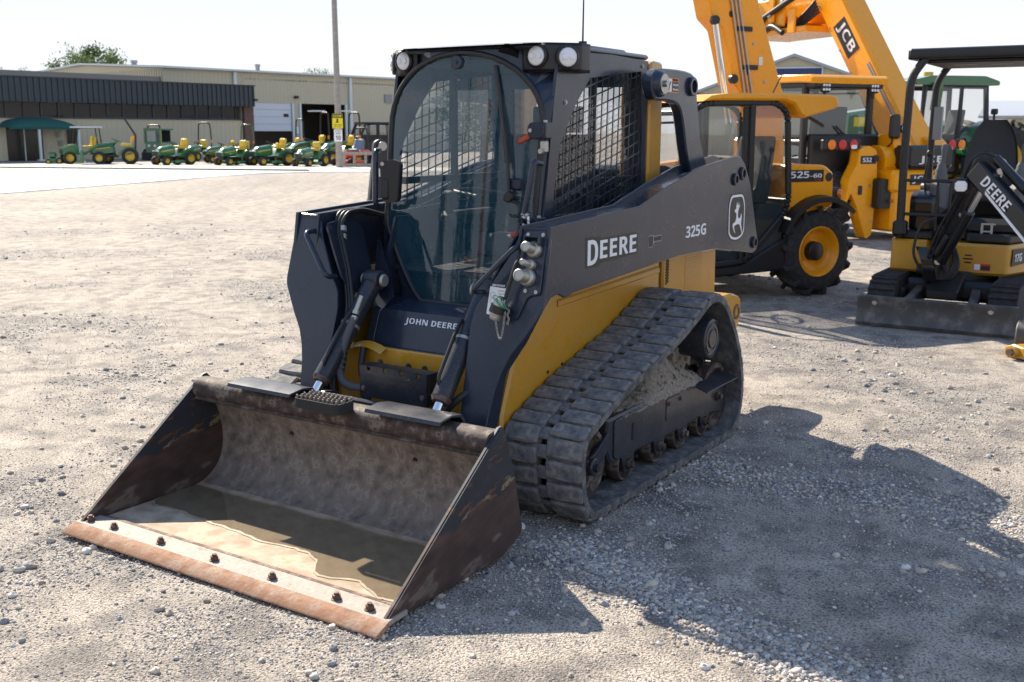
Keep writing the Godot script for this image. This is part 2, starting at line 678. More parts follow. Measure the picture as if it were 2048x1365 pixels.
func make_ground() -> void:
	gn.seed = 5
	gn.frequency = 0.35
	gn.fractal_octaves = 4
	gp.seed = 9
	gp.frequency = 0.38
	gp.fractal_octaves = 3
	var m := mat("gravel_ground", Color.WHITE, 0.84)
	m.vertex_color_use_as_albedo = true
	m.albedo_texture = noise_tex(61, 0.09, 5, [[0.0, Color(0.4, 0.4, 0.42)], [0.28, Color(0.58, 0.575, 0.57)], [0.40, Color(0.80, 0.79, 0.78)], [0.5, Color(0.93, 0.92, 0.91)], [0.62, Color(1, 1, 1)], [0.72, Color(0.86, 0.87, 0.89)], [0.8, Color(0.62, 0.63, 0.66)], [1.0, Color(0.5, 0.5, 0.52)]], 1024)
	m.heightmap_enabled = true
	m.heightmap_texture = noise_tex(63, 0.13, 4, [], 1024)
	m.heightmap_scale = 0.8
	m.uv1_triplanar = true
	m.uv1_world_triplanar = true
	m.uv1_scale = Vector3.ONE * 0.62
	m.detail_enabled = true
	m.detail_blend_mode = BaseMaterial3D.BLEND_MODE_MUL
	m.detail_uv_layer = BaseMaterial3D.DETAIL_UV_2
	m.detail_albedo = noise_tex(65, 0.035, 6, [[0.0, Color(0.62, 0.62, 0.64)], [0.36, Color(0.84, 0.84, 0.85)], [0.5, Color(0.97, 0.96, 0.95)], [0.64, Color(1, 1, 1)], [0.8, Color(0.88, 0.88, 0.89)], [1.0, Color(0.7, 0.7, 0.72)]], 1024)
	m.uv2_triplanar = true
	m.uv2_world_triplanar = true
	m.uv2_scale = Vector3.ONE * 0.085
	var xs := []
	var zs := []
	var x := -6.5
	while x < 7.5:
		xs.append(x)
		x += 0.07
	var step := 0.1
	while x < 420.0:
		xs.append(x)
		step *= 1.35
		x += step
	x = -6.5
	step = 0.1
	while x > -420.0:
		step *= 1.35
		x -= step
		xs.push_front(x)
	var z := -1.2
	step = 0.05
	while z > -14.0:
		zs.append(z)
		z -= step
		step = 0.05 + maxf(0.0, -z - 5.0) * 0.012
	while z > -620.0:
		zs.append(z)
		step *= 1.12
		z -= step
	z = -1.2
	step = 0.1
	while z < 300.0:
		step *= 1.4
		z += step
		zs.push_front(z)
	var nx := xs.size()
	var nz := zs.size()
	var pv := PackedVector3Array()
	var pc := PackedColorArray()
	var pi := PackedInt32Array()
	var sand := Vector3(0.48, 0.425, 0.36)
	var grey := Vector3(0.35, 0.32, 0.285)
	for j in nz:
		for i in nx:
			var X: float = xs[i]
			var Z: float = zs[j]
			pv.append(Vector3(X, ground_y(X, Z), Z))
			var s := stony(X, Z)
			var c := sand.lerp(grey, s * 0.85) * (0.98 + 0.22 * gp.get_noise_2d(X * 5.0, Z * 5.0) + 0.16 * gp.get_noise_2d(X * 16.0 + 9.0, Z * 16.0))
			pc.append(Color(c.x, c.y, c.z))
	for j in nz - 1:
		for i in nx - 1:
			var a := j * nx + i
			pi.append_array(PackedInt32Array([a, a + nx, a + 1, a + 1, a + nx, a + nx + 1]))
	var pn := PackedVector3Array()
	pn.resize(pv.size())
	for j in nz:
		for i in nx:
			var a := j * nx + i
			var dx := pv[j * nx + mini(i + 1, nx - 1)] - pv[j * nx + maxi(i - 1, 0)]
			var dz := pv[maxi(j - 1, 0) * nx + i] - pv[mini(j + 1, nz - 1) * nx + i]
			pn[a] = dz.cross(dx).normalized()
	var A := []
	A.resize(Mesh.ARRAY_MAX)
	A[Mesh.ARRAY_VERTEX] = pv
	A[Mesh.ARRAY_NORMAL] = pn
	A[Mesh.ARRAY_COLOR] = pc
	A[Mesh.ARRAY_INDEX] = pi
	# front faces run clockwise
	if (pv[pi[2]] - pv[pi[0]]).cross(pv[pi[1]] - pv[pi[0]]).y < 0.0:
		for k in range(0, pi.size(), 3):
			var t := pi[k + 1]
			pi[k + 1] = pi[k + 2]
			pi[k + 2] = t
		A[Mesh.ARRAY_INDEX] = pi
	var am := ArrayMesh.new()
	am.add_surface_from_arrays(Mesh.PRIMITIVE_TRIANGLES, A)
	setting("ground", am, m)


func pebble(seed_: int) -> ArrayMesh:
	var f := FastNoiseLite.new()
	f.seed = seed_
	f.frequency = 0.9
	var b := MB.new()
	b.grid(7, 5, func(a: float, w: float) -> Vector3:
		var d := Vector3(sin(w * PI) * cos(a * TAU), cos(w * PI), sin(w * PI) * sin(a * TAU))
		return d * Vector3(1.0, 0.62, 0.8) * (0.85 + 0.4 * f.get_noise_3dv(d * 1.3)), Vector3.ZERO)
	# outward normals
	for i in b.n.size():
		if b.n[i].dot(b.v[i]) < 0.0:
			b.n[i] = -b.n[i]
	for i in range(0, b.v.size(), 3):
		if (b.v[i + 2] - b.v[i]).cross(b.v[i + 1] - b.v[i]).dot(b.n[i]) < 0.0:
			var t := b.v[i + 1]
			b.v[i + 1] = b.v[i + 2]
			b.v[i + 2] = t
			t = b.n[i + 1]
			b.n[i + 1] = b.n[i + 2]
			b.n[i + 2] = t
	return b.done()


func make_gravel() -> void:
	var m := mat("stone", Color.WHITE, 0.9)
	m.vertex_color_use_as_albedo = true
	var tones := [Color(0.36, 0.335, 0.31), Color(0.43, 0.385, 0.335), Color(0.28, 0.275, 0.28), Color(0.46, 0.40, 0.33), Color(0.20, 0.20, 0.21), Color(0.52, 0.49, 0.45), Color(0.34, 0.28, 0.24)]
	var g := RandomNumberGenerator.new()
	g.seed = 77
	for kind in 3:
		var mm := MultiMesh.new()
		mm.transform_format = MultiMesh.TRANSFORM_3D
		mm.use_colors = true
		mm.mesh = pebble(100 + kind)
		var at := []
		var tint := []
		var want := 68000
		var tries := 0
		while at.size() < want and tries < want * 6:
			tries += 1
			# spread over the wedge the lens looks into, thinner with distance
			var d := 2.6 * pow(7.5, pow(g.randf(), 0.9))
			var a := g.randf_range(-0.56, 0.56)
			var x := tan(a) * d
			var z := -d
			var heap := at.size() < 2600
			if heap:  # the coarse drift along the wheel lane, then the loose band beside the track
				var q := g.randf()
				if at.size() < 1700:
					x = lerpf(0.2, 1.35, q) + g.randfn(0.0, 0.09)
					z = lerpf(-4.15, -2.6, q) + g.randfn(0.0, 0.07)
				else:
					x = lerpf(0.9, 2.4, q) + g.randfn(0.0, 0.1)
					z = lerpf(-5.25, -4.2, q) + g.randfn(0.0, 0.16)
			elif g.randf() > stony(x, z) * 0.9 + 0.1:
				continue
			var s := 0.002 + 0.0042 * pow(g.randf(), 2.6)
			if g.randf() < 0.05:
				s *= 1.9
			if g.randf() < 0.0045:
				s = g.randf_range(0.014, 0.024)
			s *= 0.9 + 0.5 * stony(x, z)
			if heap:
				s = 0.0045 + 0.0105 * pow(g.randf(), 1.7)
			var b := Basis.from_euler(Vector3(g.randf_range(-0.4, 0.4), g.randf() * TAU, g.randf_range(-0.4, 0.4))).scaled(Vector3.ONE * s)
			at.append(Transform3D(b, Vector3(x, ground_y(x, z) + s * 0.18, z)))
			var c: Color = tones[g.randi() % 7]
			var k := g.randf_range(0.8, 1.25)
			tint.append(Color(c.r * k, c.g * k, c.b * k))
		mm.instance_count = at.size()
		for i in at.size():
			mm.set_instance_transform(i, at[i])
			mm.set_instance_color(i, tint[i])
		var o := MultiMeshInstance3D.new()
		o.name = numbered("gravel")
		o.multimesh = mm
		o.material_override = m
		o.set_meta("kind", "stuff")
		o.set_meta("label", ["rounded grey and tan pebbles strewn over the yard", "flat mixed stones scattered across the sandy yard", "small dark and pale stones lying on the yard"][kind])
		o.set_meta("category", "gravel")
		add_child(o)


# ---------------------------------------------------------------- the compact track loader
func glass_half(y: float) -> float:  # half width of the windscreen at a height
	if y < 0.885:
		return lerpf(0.13, 0.185, sqrt(clampf((y - 0.855) / 0.03, 0.0, 1.0)))
	if y < 1.22:
		return lerpf(0.185, 0.43, pow((y - 0.885) / 0.335, 0.86))
	if y < 1.70:
		return lerpf(0.43, 0.437, (y - 1.22) / 0.48)
	return 0.437 * pow(clampf(1.0 - pow((y - 1.70) / 0.325, 2.1), 0.0, 1.0), 0.5)


func glass_z(x: float, y: float) -> float:
	return -1.545 - 0.115 * (y - 0.86) - 0.30 * x * x


func glass_outline(k: int, grow: float) -> Array:  # closed, from the bottom centre round to the right
	var a := []
	for i in k + 1:
		var t := float(i) / k
		var y := 0.855 + 1.17 * (0.5 - 0.5 * cos(PI * t))
		a.append(Vector2(glass_half(y), y))
	var out := []
	for p in a:
		out.append(p)
	for i in range(k - 1, 0, -1):
		out.append(Vector2(-a[i].x, a[i].y))
	var c := Vector2(0, 1.5)
	var r := []
	for i in out.size():
		var p: Vector2 = out[i]
		var d: Vector2 = (out[(i + 1) % out.size()] - out[i - 1]).normalized()
		var nn := Vector2(d.y, -d.x)
		if nn.dot(p - c) < 0.0:
			nn = -nn
		r.append(p + nn * grow)
	return r


func clip_bars(b: MB, outline: Array, a: Vector2, d: Vector2, w: float, put: Callable) -> void:
	for seg in Geometry2D.intersect_polyline_with_polygon(PackedVector2Array([a - d * 3.0, a + d * 3.0]), PackedVector2Array(outline)):
		b.bar(put.call(seg[0]), put.call(seg[seg.size() - 1]), w, 0.004, 0.0, Vector3.RIGHT)


func make_loader() -> void:
	var L := thing("track_loader", "charcoal and yellow compact track loader with glazed cab and wide rusty bucket", "track loader", Vector3(-1.161, 0, -3.755), -0.5767)
	loader_body(L)
	loader_cab(L)
	loader_arms(L)
	loader_bucket(L)
	for s in [1.0, -1.0]:
		loader_track(L, s)


func bolt(b: MB, at: Vector3, axis: Vector3, r := 0.012, h := 0.009) -> void:
	b.cyl(at, at + axis * h * 0.3, r * 1.45, 12)
	b.cyl(at, at + axis * h, r, 6)


func loader_body(L: Node3D) -> void:
	var b := MB.new()
	b.sx(Q([-1.325, 0.26, -1.325, 0.61, -1.70, 0.63, -1.76, 0.95, -2.7, 0.98, -3.55, 0.95, -3.57, 0.30, -3.2, 0.24]), -0.49, 0.49, 0.01)
	var body := part(L, "chassis", b, M.charcoal_worn)
	for s in [1.0, -1.0]:
		b = MB.new()
		b.T = mirror(s)
		b.sx(Q([-1.235, 0.24, -1.235, 0.44, -1.30, 0.60, -1.36, 0.74, -1.50, 0.985, -2.3, 1.0, -2.80, 0.995, -2.82, 0.28, -2.2, 0.22]), 0.495, 0.53, 0.012)
		# pressed rib near the top
		b.sx(Q([-1.7, 0.90, -2.78, 0.945, -2.79, 0.905, -1.7, 0.865]), 0.525, 0.542, 0.008)
		var p := part(L, "side_panel", b, M.cat_yellow)
		b = MB.new()
		b.T = mirror(s)
		b.sx(Q([-2.835, 0.30, -2.835, 0.995, -3.58, 0.975, -3.60, 0.36, -3.3, 0.28]), 0.495, 0.538, 0.012)
		part(L, "rear_side_door", b, M.cat_yellow)
		for i in 9:
			b = MB.new()
			b.T = mirror(s)
			b.bar(Vector3(0.5385, 0.835 + 0.016 * i, -2.862), Vector3(0.5385, 0.85 + 0.016 * i, -2.90), 0.006, 0.007)
			part(p, "vent_slot", b, M.black_matt)
		b = MB.new()
		b.T = mirror(s)
		for i in 13:
			b.box(Vector3(0.5395, 0.765 + 0.0165 * i, -3.24), Vector3(0.004, 0.006, 0.24))
		part(p, "louvre_screen", b, M.cat_yellow)
		for z in [-1.62, -1.75]:
			b = MB.new()
			b.T = mirror(s)
			bolt(b, Vector3(0.53, 0.57 - (z + 1.62) * 0.12, z), Vector3.RIGHT, 0.006, 0.006)
			part(p, "bolt", b, M.rust_dark)
		# tail bumper
		b = MB.new()
		b.T = mirror(s)
		b.sx(round2(Q([-3.58, 0.36, -3.58, 0.66, -3.86, 0.66, -4.0, 0.62, -4.02, 0.50, -3.95, 0.40]), 0.03), 0.40, 0.55, 0.012)
		var tb := part(L, "tail_bumper", b, M.cat_yellow)
		b = MB.new()
		b.T = mirror(s)
		b.pipe(Vector3(0.548, 0.53, -3.93), Vector3(0.556, 0.53, -3.93), 0.05, 0.03, 20)
		part(tb, "tie_down_eye", b, M.rust)
	b = MB.new()
	b.box(Vector3(0, 0.62, -3.60), Vector3(0.9, 0.62, 0.08), 0.02)
	part(L, "tail_door", b, M.cat_yellow)
	# engine hood behind the cab
	b = MB.new()
	b.sx(round2(Q([-2.885, 0.98, -2.885, 1.47, -3.0, 1.485, -3.18, 1.45, -3.42, 1.27, -3.50, 0.98]), 0.05), -0.44, 0.44, 0.03)
	var hood := part(L, "engine_hood", b, M.charcoal)
	for i in 3:
		b = MB.new()
		b.bar(Vector3(0.447, 1.40 - i * 0.03, -3.10 - i * 0.012), Vector3(0.447, 1.38 - i * 0.03, -3.30 - i * 0.012), 0.012, 0.012)
		part(hood, "louvre", b, M.black)
	b = MB.new()
	b.box(Vector3(0.46, 1.18, -2.95), Vector3(0.08, 0.30, 0.22), 0.02)
	part(L, "hood_stop", b, M.cat_yellow)
	# yellow chassis nose with bolts
	b = MB.new()
	b.box(Vector3(0, 0.52, -1.305), Vector3(0.96, 0.28, 0.03), 0.006)
	b.box(Vector3(0, 0.30, -1.28), Vector3(0.86, 0.16, 0.06), 0.01)
	var nose := part(L, "front_panel", b, M.cat_yellow)
	for x in [-0.2, -0.03, 0.066, 0.24]:
		b = MB.new()
		bolt(b, Vector3(x, 0.587, -1.29), Vector3.BACK, 0.011, 0.012)
		part(nose, "bolt", b, M.rust_dark)
	# bent yellow tab
	b = MB.new()
	b.grid(6, 3, func(a: float, w: float) -> Vector3: return Vector3(-0.38 + 0.22 * a, 0.655 + 0.03 * sin(a * 3.0) - 0.02 * w, -1.29 + 0.05 * w))
	part(nose, "bent_lip", b, M.cat_yellow)
	# hydraulic manifold cover with notched top edge
	b = MB.new()
	var pts := [Vector2(-0.16, 0.47), Vector2(0.225, 0.47), Vector2(0.225, 0.615)]
	for i in 4:
		var x := 0.19 - i * 0.095
		pts.append_array([Vector2(x, 0.618), Vector2(x - 0.004, 0.596), Vector2(x - 0.02, 0.596), Vector2(x - 0.024, 0.618)])
	pts.append(Vector2(-0.16, 0.615))
	b.ext(pts, -1.10, -1.094)
	b.box(Vector3(0.033, 0.612, -1.14), Vector3(0.385, 0.006, 0.08))
	b.box(Vector3(0.225, 0.54, -1.14), Vector3(0.006, 0.14, 0.08))
	b.box(Vector3(-0.16, 0.54, -1.14), Vector3(0.006, 0.14, 0.08))
	for x in [-0.13, 0.195]:
		b.box(Vector3(x, 0.44, -1.10), Vector3(0.06, 0.07, 0.01), 0.004)
	var man := part(L, "hose_cover", b, M.charcoal_worn)
	for x in [-0.14, 0.2]:
		b = MB.new()
		bolt(b, Vector3(x, 0.51, -1.094), Vector3.BACK, 0.009, 0.008)
		part(man, "bolt", b, M.rust)
	# quick coupler between the arms and the bucket
	b = MB.new()
	b.box(Vector3(0, 0.40, -1.0), Vector3(0.94, 0.06, 0.10), 0.012)
	b.box(Vector3(0, 0.34, -0.93), Vector3(1.0, 0.34, 0.03), 0.006)
	for x in [-0.46, -0.24, 0.24, 0.46]:
		b.sx(round2(Q([-0.92, 0.2, -0.92, 0.52, -1.02, 0.50, -1.14, 0.34, -1.12, 0.2]), 0.03), x - 0.012, x + 0.012, 0.003)
	var qc := part(L, "quick_coupler", b, M.charcoal_worn)
	for s in [-1.0, 1.0]:
		b = MB.new()
		b.cyl(Vector3(0.38 * s, 0.26, -1.06), Vector3(0.60 * s, 0.26, -1.06), 0.035, 16, -1, 0.004)
		part(qc, "pivot_pin", b, M.steel)


func loader_cab(L: Node3D) -> void:
	var b: MB
	# dark nose under the windscreen
	b = MB.new()
	b.sx(Q([-1.30, 0.64, -1.36, 0.655, -1.42, 0.82, -1.55, 0.86, -1.62, 0.86, -1.62, 0.64]), -0.36, 0.36, 0.012)
	var nose := part(L, "cab_nose", b, M.charcoal)
	for s in [1.0, -1.0]:
		b = MB.new()
		b.T = mirror(s)
		# wing that rises beside the windscreen
		b.grid(4, 8, func(a: float, w: float) -> Vector3:
			var y := lerpf(0.66, 1.25, w)
			var xi := lerpf(0.30, glass_half(maxf(y, 0.87)) + 0.02, smoothstep(0.25, 0.45, w)) if w > 0.2 else 0.30
			var xo := lerpf(0.36, 0.47, w)
			var x := lerpf(xi, xo, a)
			return Vector3(x, y, lerpf(lerpf(-1.355, -1.585, w), lerpf(-1.40, -1.62, w), a)), Vector3.BACK)
		b.sx(Q([-1.40, 0.64, -1.62, 1.25, -1.75, 1.25, -1.75, 0.64]), 0.36, 0.372)
		b.sx(Q([-1.64, 0.95, -1.66, 1.26, -2.70, 1.26, -2.70, 0.95]), 0.44, 0.465)
		part(nose, "wing", b, M.charcoal)
	var nt := Basis(Vector3.RIGHT, -0.348)
	words(nose, "lettering", "JOHN DEERE", Transform3D(nt, Vector3(0.016, 0.776, -1.4015)), 0.305, 0.036, M.decal_white)
	# windscreen and its rubber seal
	b = MB.new()
	b.grid(14, 30, func(a: float, w: float) -> Vector3:
		var y := 0.855 + 1.17 * (0.5 - 0.5 * cos(PI * w))
		var x := glass_half(y) * (a * 2.0 - 1.0)
		return Vector3(x, y, glass_z(x, y)), Vector3.BACK)
	var door := Node3D.new()
	var ws := part(L, "windscreen", b, M.windscreen)
	door.free()
	var ol := glass_outline(30, 0.004)
	var seal := []
	for p in ol:
		seal.append(Vector3(p.x, p.y, glass_z(p.x, p.y) + 0.002))
	seal.append(seal[0])
	b = MB.new()
	b.tube(seal, 0.014, 8)
	part(ws, "rubber_seal", b, M.black)
	# front frame round the windscreen
	var o2 := glass_outline(30, 0.0)
	var outer := []
	for p in o2:
		var d: Vector2 = (p - Vector2(0, 1.5)).normalized()
		var t := 10.0
		for e in [[Vector2(1, 0), 0.471], [Vector2(-1, 0), 0.471], [Vector2(0, 1), 0.54]]:
			if d.dot(e[0]) > 0.01:
				t = minf(t, e[1] / d.dot(e[0]))
		var q: Vector2 = Vector2(0, 1.5) + d * t
		if p.y < 1.25:
			q = Vector2(signf(p.x) * maxf(absf(p.x) + 0.01, lerpf(0.30, 0.47, clampf((p.y - 0.9) / 0.35, 0, 1))), p.y)
			if absf(p.x) < 0.14:
				q = Vector2(p.x, 0.84)
		outer.append(q)
	b = MB.new()
	for i in o2.size():
		var j := (i + 1) % o2.size()
		var z := func(p: Vector2) -> Vector3: return Vector3(p.x, p.y, glass_z(p.x, p.y) - 0.008 - 0.6 * maxf(0.0, absf(p.x) - 0.435) - 0.09 * smoothstep(0.2, 0.42, absf(p.x)) * smoothstep(1.82, 1.98, p.y))
		b.quad(z.call(o2[i]), z.call(o2[j]), z.call(outer[j]), z.call(outer[i]), Vector3.BACK)
	part(L, "front_frame", b, M.charcoal)
	# side walls with their window screens
	var so := Q([-1.655, 1.20, -1.695, 1.45, -1.74, 1.75, -1.79, 2.03, -2.3, 2.04, -2.71, 2.03, -2.71, 1.6, -2.71, 1.20])
	var si := Q([-1.745, 1.265, -1.76, 1.41, -1.81, 1.61, -1.945, 1.79, -2.085, 1.92, -2.63, 1.975, -2.655, 1.6, -2.665, 1.31])
	for s in [1.0, -1.0]:
		b = MB.new()
		b.T = mirror(s)
		b.sxring(so, si, 0.456, 0.472)
		var wall := part(L, "cab_side", b, M.charcoal)
		b = MB.new()
		b.T = mirror(s)
		var put := func(p: Vector2) -> Vector3: return Vector3(0.464, p.y, p.x)
		for i in 15:
			clip_bars(b, si, Vector2(-1.79 - i * 0.0605, 1.6), Vector2(-0.035, 1).normalized(), 0.0065, put)
		for i in 17:
			clip_bars(b, si, Vector2(-1.75, 1.06 + i * 0.057), Vector2(-0.972, 0.235), 0.0065, put)
		part(wall, "window_screen", b, M.charcoal)
		b = MB.new()
		b.T = mirror(s)
		b.sx(si, 0.434, 0.436)
		part(wall, "side_window", b, M.cab_glass)
		b = MB.new()
		b.T = mirror(s)
		b.bar(Vector3(0.422, 1.27, -2.2), Vector3(0.422, 1.95, -2.2), 0.024, 0.034)
		b.bar(Vector3(0.422, 1.42, -1.76), Vector3(0.422, 1.42, -2.65), 0.02, 0.035)
		part(wall, "sash_post", b, M.black)
		for p in [[-2.05, 1.955], [-2.64, 2.0], [-1.85, 1.80], [-2.67, 1.24]]:
			b = MB.new()
			b.T = mirror(s)
			bolt(b, Vector3(0.472, p[1], p[0]), Vector3.RIGHT, 0.008, 0.008)
			part(wall, "bolt", b, M.zinc)
		# yellow rear post of the frame
		b = MB.new()
		b.T = mirror(s)
		b.sx(round2(Q([-2.715, 0.98, -2.715, 2.02, -2.76, 2.035, -2.86, 2.03, -2.872, 1.9, -2.872, 0.98]), 0.02), 0.31, 0.485, 0.01)
		part(L, "rear_post", b, M.cat_yellow)
	# roof
	b = MB.new()
	b.ty(round2(Q([-0.36, -1.715, 0.36, -1.715, 0.505, -1.86, 0.475, -2.0, 0.472, -2.72, -0.472, -2.72, -0.475, -2.0, -0.505, -1.86]), 0.02), 2.035, 2.062, 0.01)
	b.ty(round2(Q([-0.40, -2.1, 0.40, -2.1, 0.40, -2.62, -0.40, -2.62]), 0.04), 2.06, 2.082, 0.01)
	var roof := part(L, "roof", b, M.charcoal)
	b = MB.new()
	b.grid(10, 2, func(a: float, w: float) -> Vector3:
		var x := lerpf(-0.40, 0.40, a)
		return Vector3(x, 2.07 - 0.012 * w, lerpf(-1.76, -1.655, w) - 0.10 * x * x), Vector3.UP)
	b.grid(10, 2, func(a: float, w: float) -> Vector3:
		var x := lerpf(-0.40, 0.40, a)
		return Vector3(x, 2.066 - 0.016 * w, lerpf(-1.76, -1.657, w) - 0.10 * x * x), Vector3.DOWN)
	part(roof, "visor", b, M.black)
	b = MB.new()
	b.cyl(Vector3(0.43, 2.06, -2.08), Vector3(0.43, 2.09, -2.08), 0.02, 12)
	b.tube(C3([0.43, 2.08, -2.08, 0.431, 2.3, -2.081, 0.436, 2.62, -2.086]), 0.0045, 6, 0.002)
	part(roof, "antenna", b, M.black)
	b = MB.new()
	b.cyl(Vector3(0.24, 2.035, -1.74), Vector3(0.24, 2.01, -1.72), 0.045, 16, 0.05)
	b.box(Vector3(0.25, 2.045, -1.74), Vector3(0.05, 0.02, 0.05), 0.004)
	part(roof, "wiper_motor", b, M.black)
	# work lamps in their corner pods
	for s in [1.0, -1.0]:
		b = MB.new()
		b.T = mirror(s)
		b.ty(round2(Q([0.30, -1.735, 0.43, -1.745, 0.545, -1.86, 0.54, -1.97, 0.47, -1.99, 0.32, -1.80]), 0.02), 1.935, 2.064, 0.012)
		var pod := part(L, "lamp_pod", b, M.black)
		for q in [[Vector3(0.385, 2.005, -1.742), Vector3(0.05, 0, 1)], [Vector3(0.502, 2.0, -1.812), Vector3(0.72, 0, 0.7)]]:
			var ax: Vector3 = q[1].normalized()
			b = MB.new()
			b.T = mirror(s)
			b.lathe([Vector2(0, -0.01), Vector2(0.055, -0.01), Vector2(0.055, 0.012), Vector2(0.046, 0.02), Vector2(0.043, 0.012), Vector2(0, 0.012)], q[0], ax, 24)
			var bez := part(pod, "lamp_bezel", b, M.black)
			b = MB.new()
			b.T = mirror(s)
			b.lathe([Vector2(0.043, 0.013), Vector2(0.036, 0.019), Vector2(0.018, 0.022), Vector2(0, 0.023)], q[0], ax, 24)
			var side := ax.cross(Vector3.UP) * 0.017
			for e in [-1.0, 1.0]:
				b.lathe([Vector2(0.015, 0.021), Vector2(0.013, 0.026), Vector2(0, 0.028)], q[0] + side * e, ax, 14)
			part(bez, "lamp_lens", b, M.clear_lens)
	# interior
	b = MB.new()
	b.sx(round2(Q([-2.10, 1.02, -2.12, 1.14, -2.42, 1.12, -2.50, 1.02]), 0.04), -0.24, 0.24, 0.03)
	b.sx(round2(Q([-2.40, 1.10, -2.46, 1.10, -2.60, 1.62, -2.55, 1.66, -2.47, 1.60]), 0.04), -0.23, 0.23, 0.03)
	b.sx(round2(Q([-2.55, 1.66, -2.60, 1.66, -2.62, 1.80, -2.55, 1.80]), 0.02), -0.14, 0.14, 0.02)
	part(L, "seat", b, M.seat)
	for s in [-1.0, 1.0]:
		b = MB.new()
		b.box(Vector3(0.31 * s, 1.22, -2.18), Vector3(0.10, 0.07, 0.42), 0.02)
		b.cyl(Vector3(0.31 * s, 1.25, -2.0), Vector3(0.30 * s, 1.36, -1.97), 0.022, 10, 0.028, 0.006)
		b.tube(fillet(C3([0.30 * s, 1.32, -2.5, 0.30 * s, 1.36, -2.2, 0.28 * s, 1.36, -1.98, 0.10 * s, 1.34, -1.95]), 0.06), 0.014, 8)
		part(L, "armrest_control", b, M.black)
	b = MB.new()
	b.box(Vector3(0, 1.0, -2.1), Vector3(0.9, 0.02, 1.0))
	part(L, "cab_floor", b, M.black_matt)
	b = MB.new()
	b.ring(Q([-0.455, 0.98, 0.455, 0.98, 0.455, 2.03, -0.455, 2.03]), Q([-0.36, 1.38, 0.36, 1.38, 0.36, 1.90, -0.36, 1.90]), -2.70, -2.68)
	part(L, "cab_back", b, M.charcoal)
	b = MB.new()
	b.ext(rect2(-0.36, 1.38, 0.36, 1.90), -2.692, -2.69)
	part(L, "rear_window", b, M.cab_glass)
	b = MB.new()
	b.ty(Q([-0.44, -1.78, 0.44, -1.78, 0.44, -2.67, -0.44, -2.67]), 1.985, 2.0)
	part(L, "headlining", b, M.seat)
	# wiper: arm, blade
	b = MB.new()
	b.tube(C3([0.325, 1.375, -1.60, 0.312, 1.50, -1.612, 0.288, 1.66, -1.622]), 0.008, 8)
	b.bar(Vector3(0.29, 1.62, -1.63), Vector3(0.262, 1.74, -1.64), 0.016, 0.012, 0.003)
	b.tube(C3([0.20, 1.965, -1.675, 0.235, 1.83, -1.66, 0.268, 1.68, -1.64, 0.298, 1.53, -1.62]), 0.011, 6)
	b.cyl(Vector3(0.325, 1.372, -1.63), Vector3(0.325, 1.372, -1.585), 0.026, 16, -1, 0.006)
	b.tube(spline(C3([0.335, 1.36, -1.60, 0.375, 1.33, -1.61, 0.37, 1.285, -1.60, 0.33, 1.29, -1.60])), 0.006, 6)
	part(ws, "wiper", b, M.black)
	b = MB.new()
	b.box(Vector3(0.345, 1.43, -1.625), Vector3(0.075, 0.055, 0.02), 0.008)
	part(ws, "wiper_bracket", b, M.charcoal)
	b = MB.new()
	b.cyl(Vector3(-0.015, 1.985, -1.69), Vector3(-0.015, 1.985, -1.66), 0.033, 24, -1, 0.004)
	b.cyl(Vector3(-0.015, 1.985, -1.66), Vector3(-0.015, 1.985, -1.655), 0.009, 12)
	part(ws, "stud_cap", b, M.charcoal)
	# hinges and orange release handles
	for h in [[1.672, 0.0], [1.245, -0.02]]:
		var y: float = h[0]
		var z := glass_z(0.42, y) + 0.02
		b = MB.new()
		b.ext(round2(Q([0.385, y - 0.036, 0.385, y + 0.036, 0.475, y + 0.036, 0.475, y - 0.036]), 0.034, 6), z, z + 0.014, 0.003)
		b.box(Vector3(0.468, y, z - 0.02), Vector3(0.03, 0.072, 0.06), 0.004)
		var hn := part(L, "door_hinge", b, M.charcoal)
		b = MB.new()
		b.cyl(Vector3(0.405, y, z + 0.012), Vector3(0.405, y, z + 0.022), 0.009, 12)
		part(hn, "bolt", b, M.zinc)
		b = MB.new()
		b.cyl(Vector3(0.468, y + 0.036, z - 0.01), Vector3(0.468, y + 0.046, z - 0.01), 0.01, 10)
		part(hn, "bolt", b, M.zinc)
		b = MB.new()
		b.bar(Vector3(0.415, y - 0.012, z - 0.004), Vector3(0.335, y - 0.052, z + 0.012), 0.016, 0.026, 0.006)
		part(hn, "release_handle", b, M.grip)
	b = MB.new()
	b.box(Vector3(0.47, 1.60, -1.67), Vector3(0.03, 0.05, 0.03), 0.004)
	b.cyl(Vector3(0.463, 1.58, -1.665), Vector3(0.463, 1.58, -1.645), 0.012, 12)
	part(L, "latch_block", b, M.zinc)
	b = MB.new()
	b.tube(fillet(C3([0.475, 1.525, -1.64, 0.47, 1.535, -1.58, 0.435, 1.27, -1.545, 0.44, 1.26, -1.61]), 0.03), 0.013, 10)
	part(L, "grab_handle", b, M.charcoal)
	b = MB.new()
	b.grid(5, 8, func(a: float, w: float) -> Vector3: return Vector3(0.437 + 0.035 * a, 1.305 - 0.02 * w + 0.006 * sin(a * 9.0), -1.535 + 0.012 * sin(w * 8.0 + a * 3.0)))
	b.grid(3, 6, func(a: float, w: float) -> Vector3: return Vector3(0.468 + 0.012 * a + 0.006 * sin(w * 5.0), 1.295 - 0.075 * w, -1.53 + 0.008 * sin(w * 6.0)))
	part(L, "tied_plastic_strip", b, M.white)
	# mirror on the far side with its bent rail
	b = MB.new()
	b.tube(fillet(C3([-0.46, 1.575, -1.62, -0.425, 1.57, -1.55, -0.42, 1.31, -1.535, -0.45, 1.30, -1.62]), 0.03), 0.014, 8)
	var mr := part(L, "mirror_rail", b, M.charcoal)
	b = MB.new()
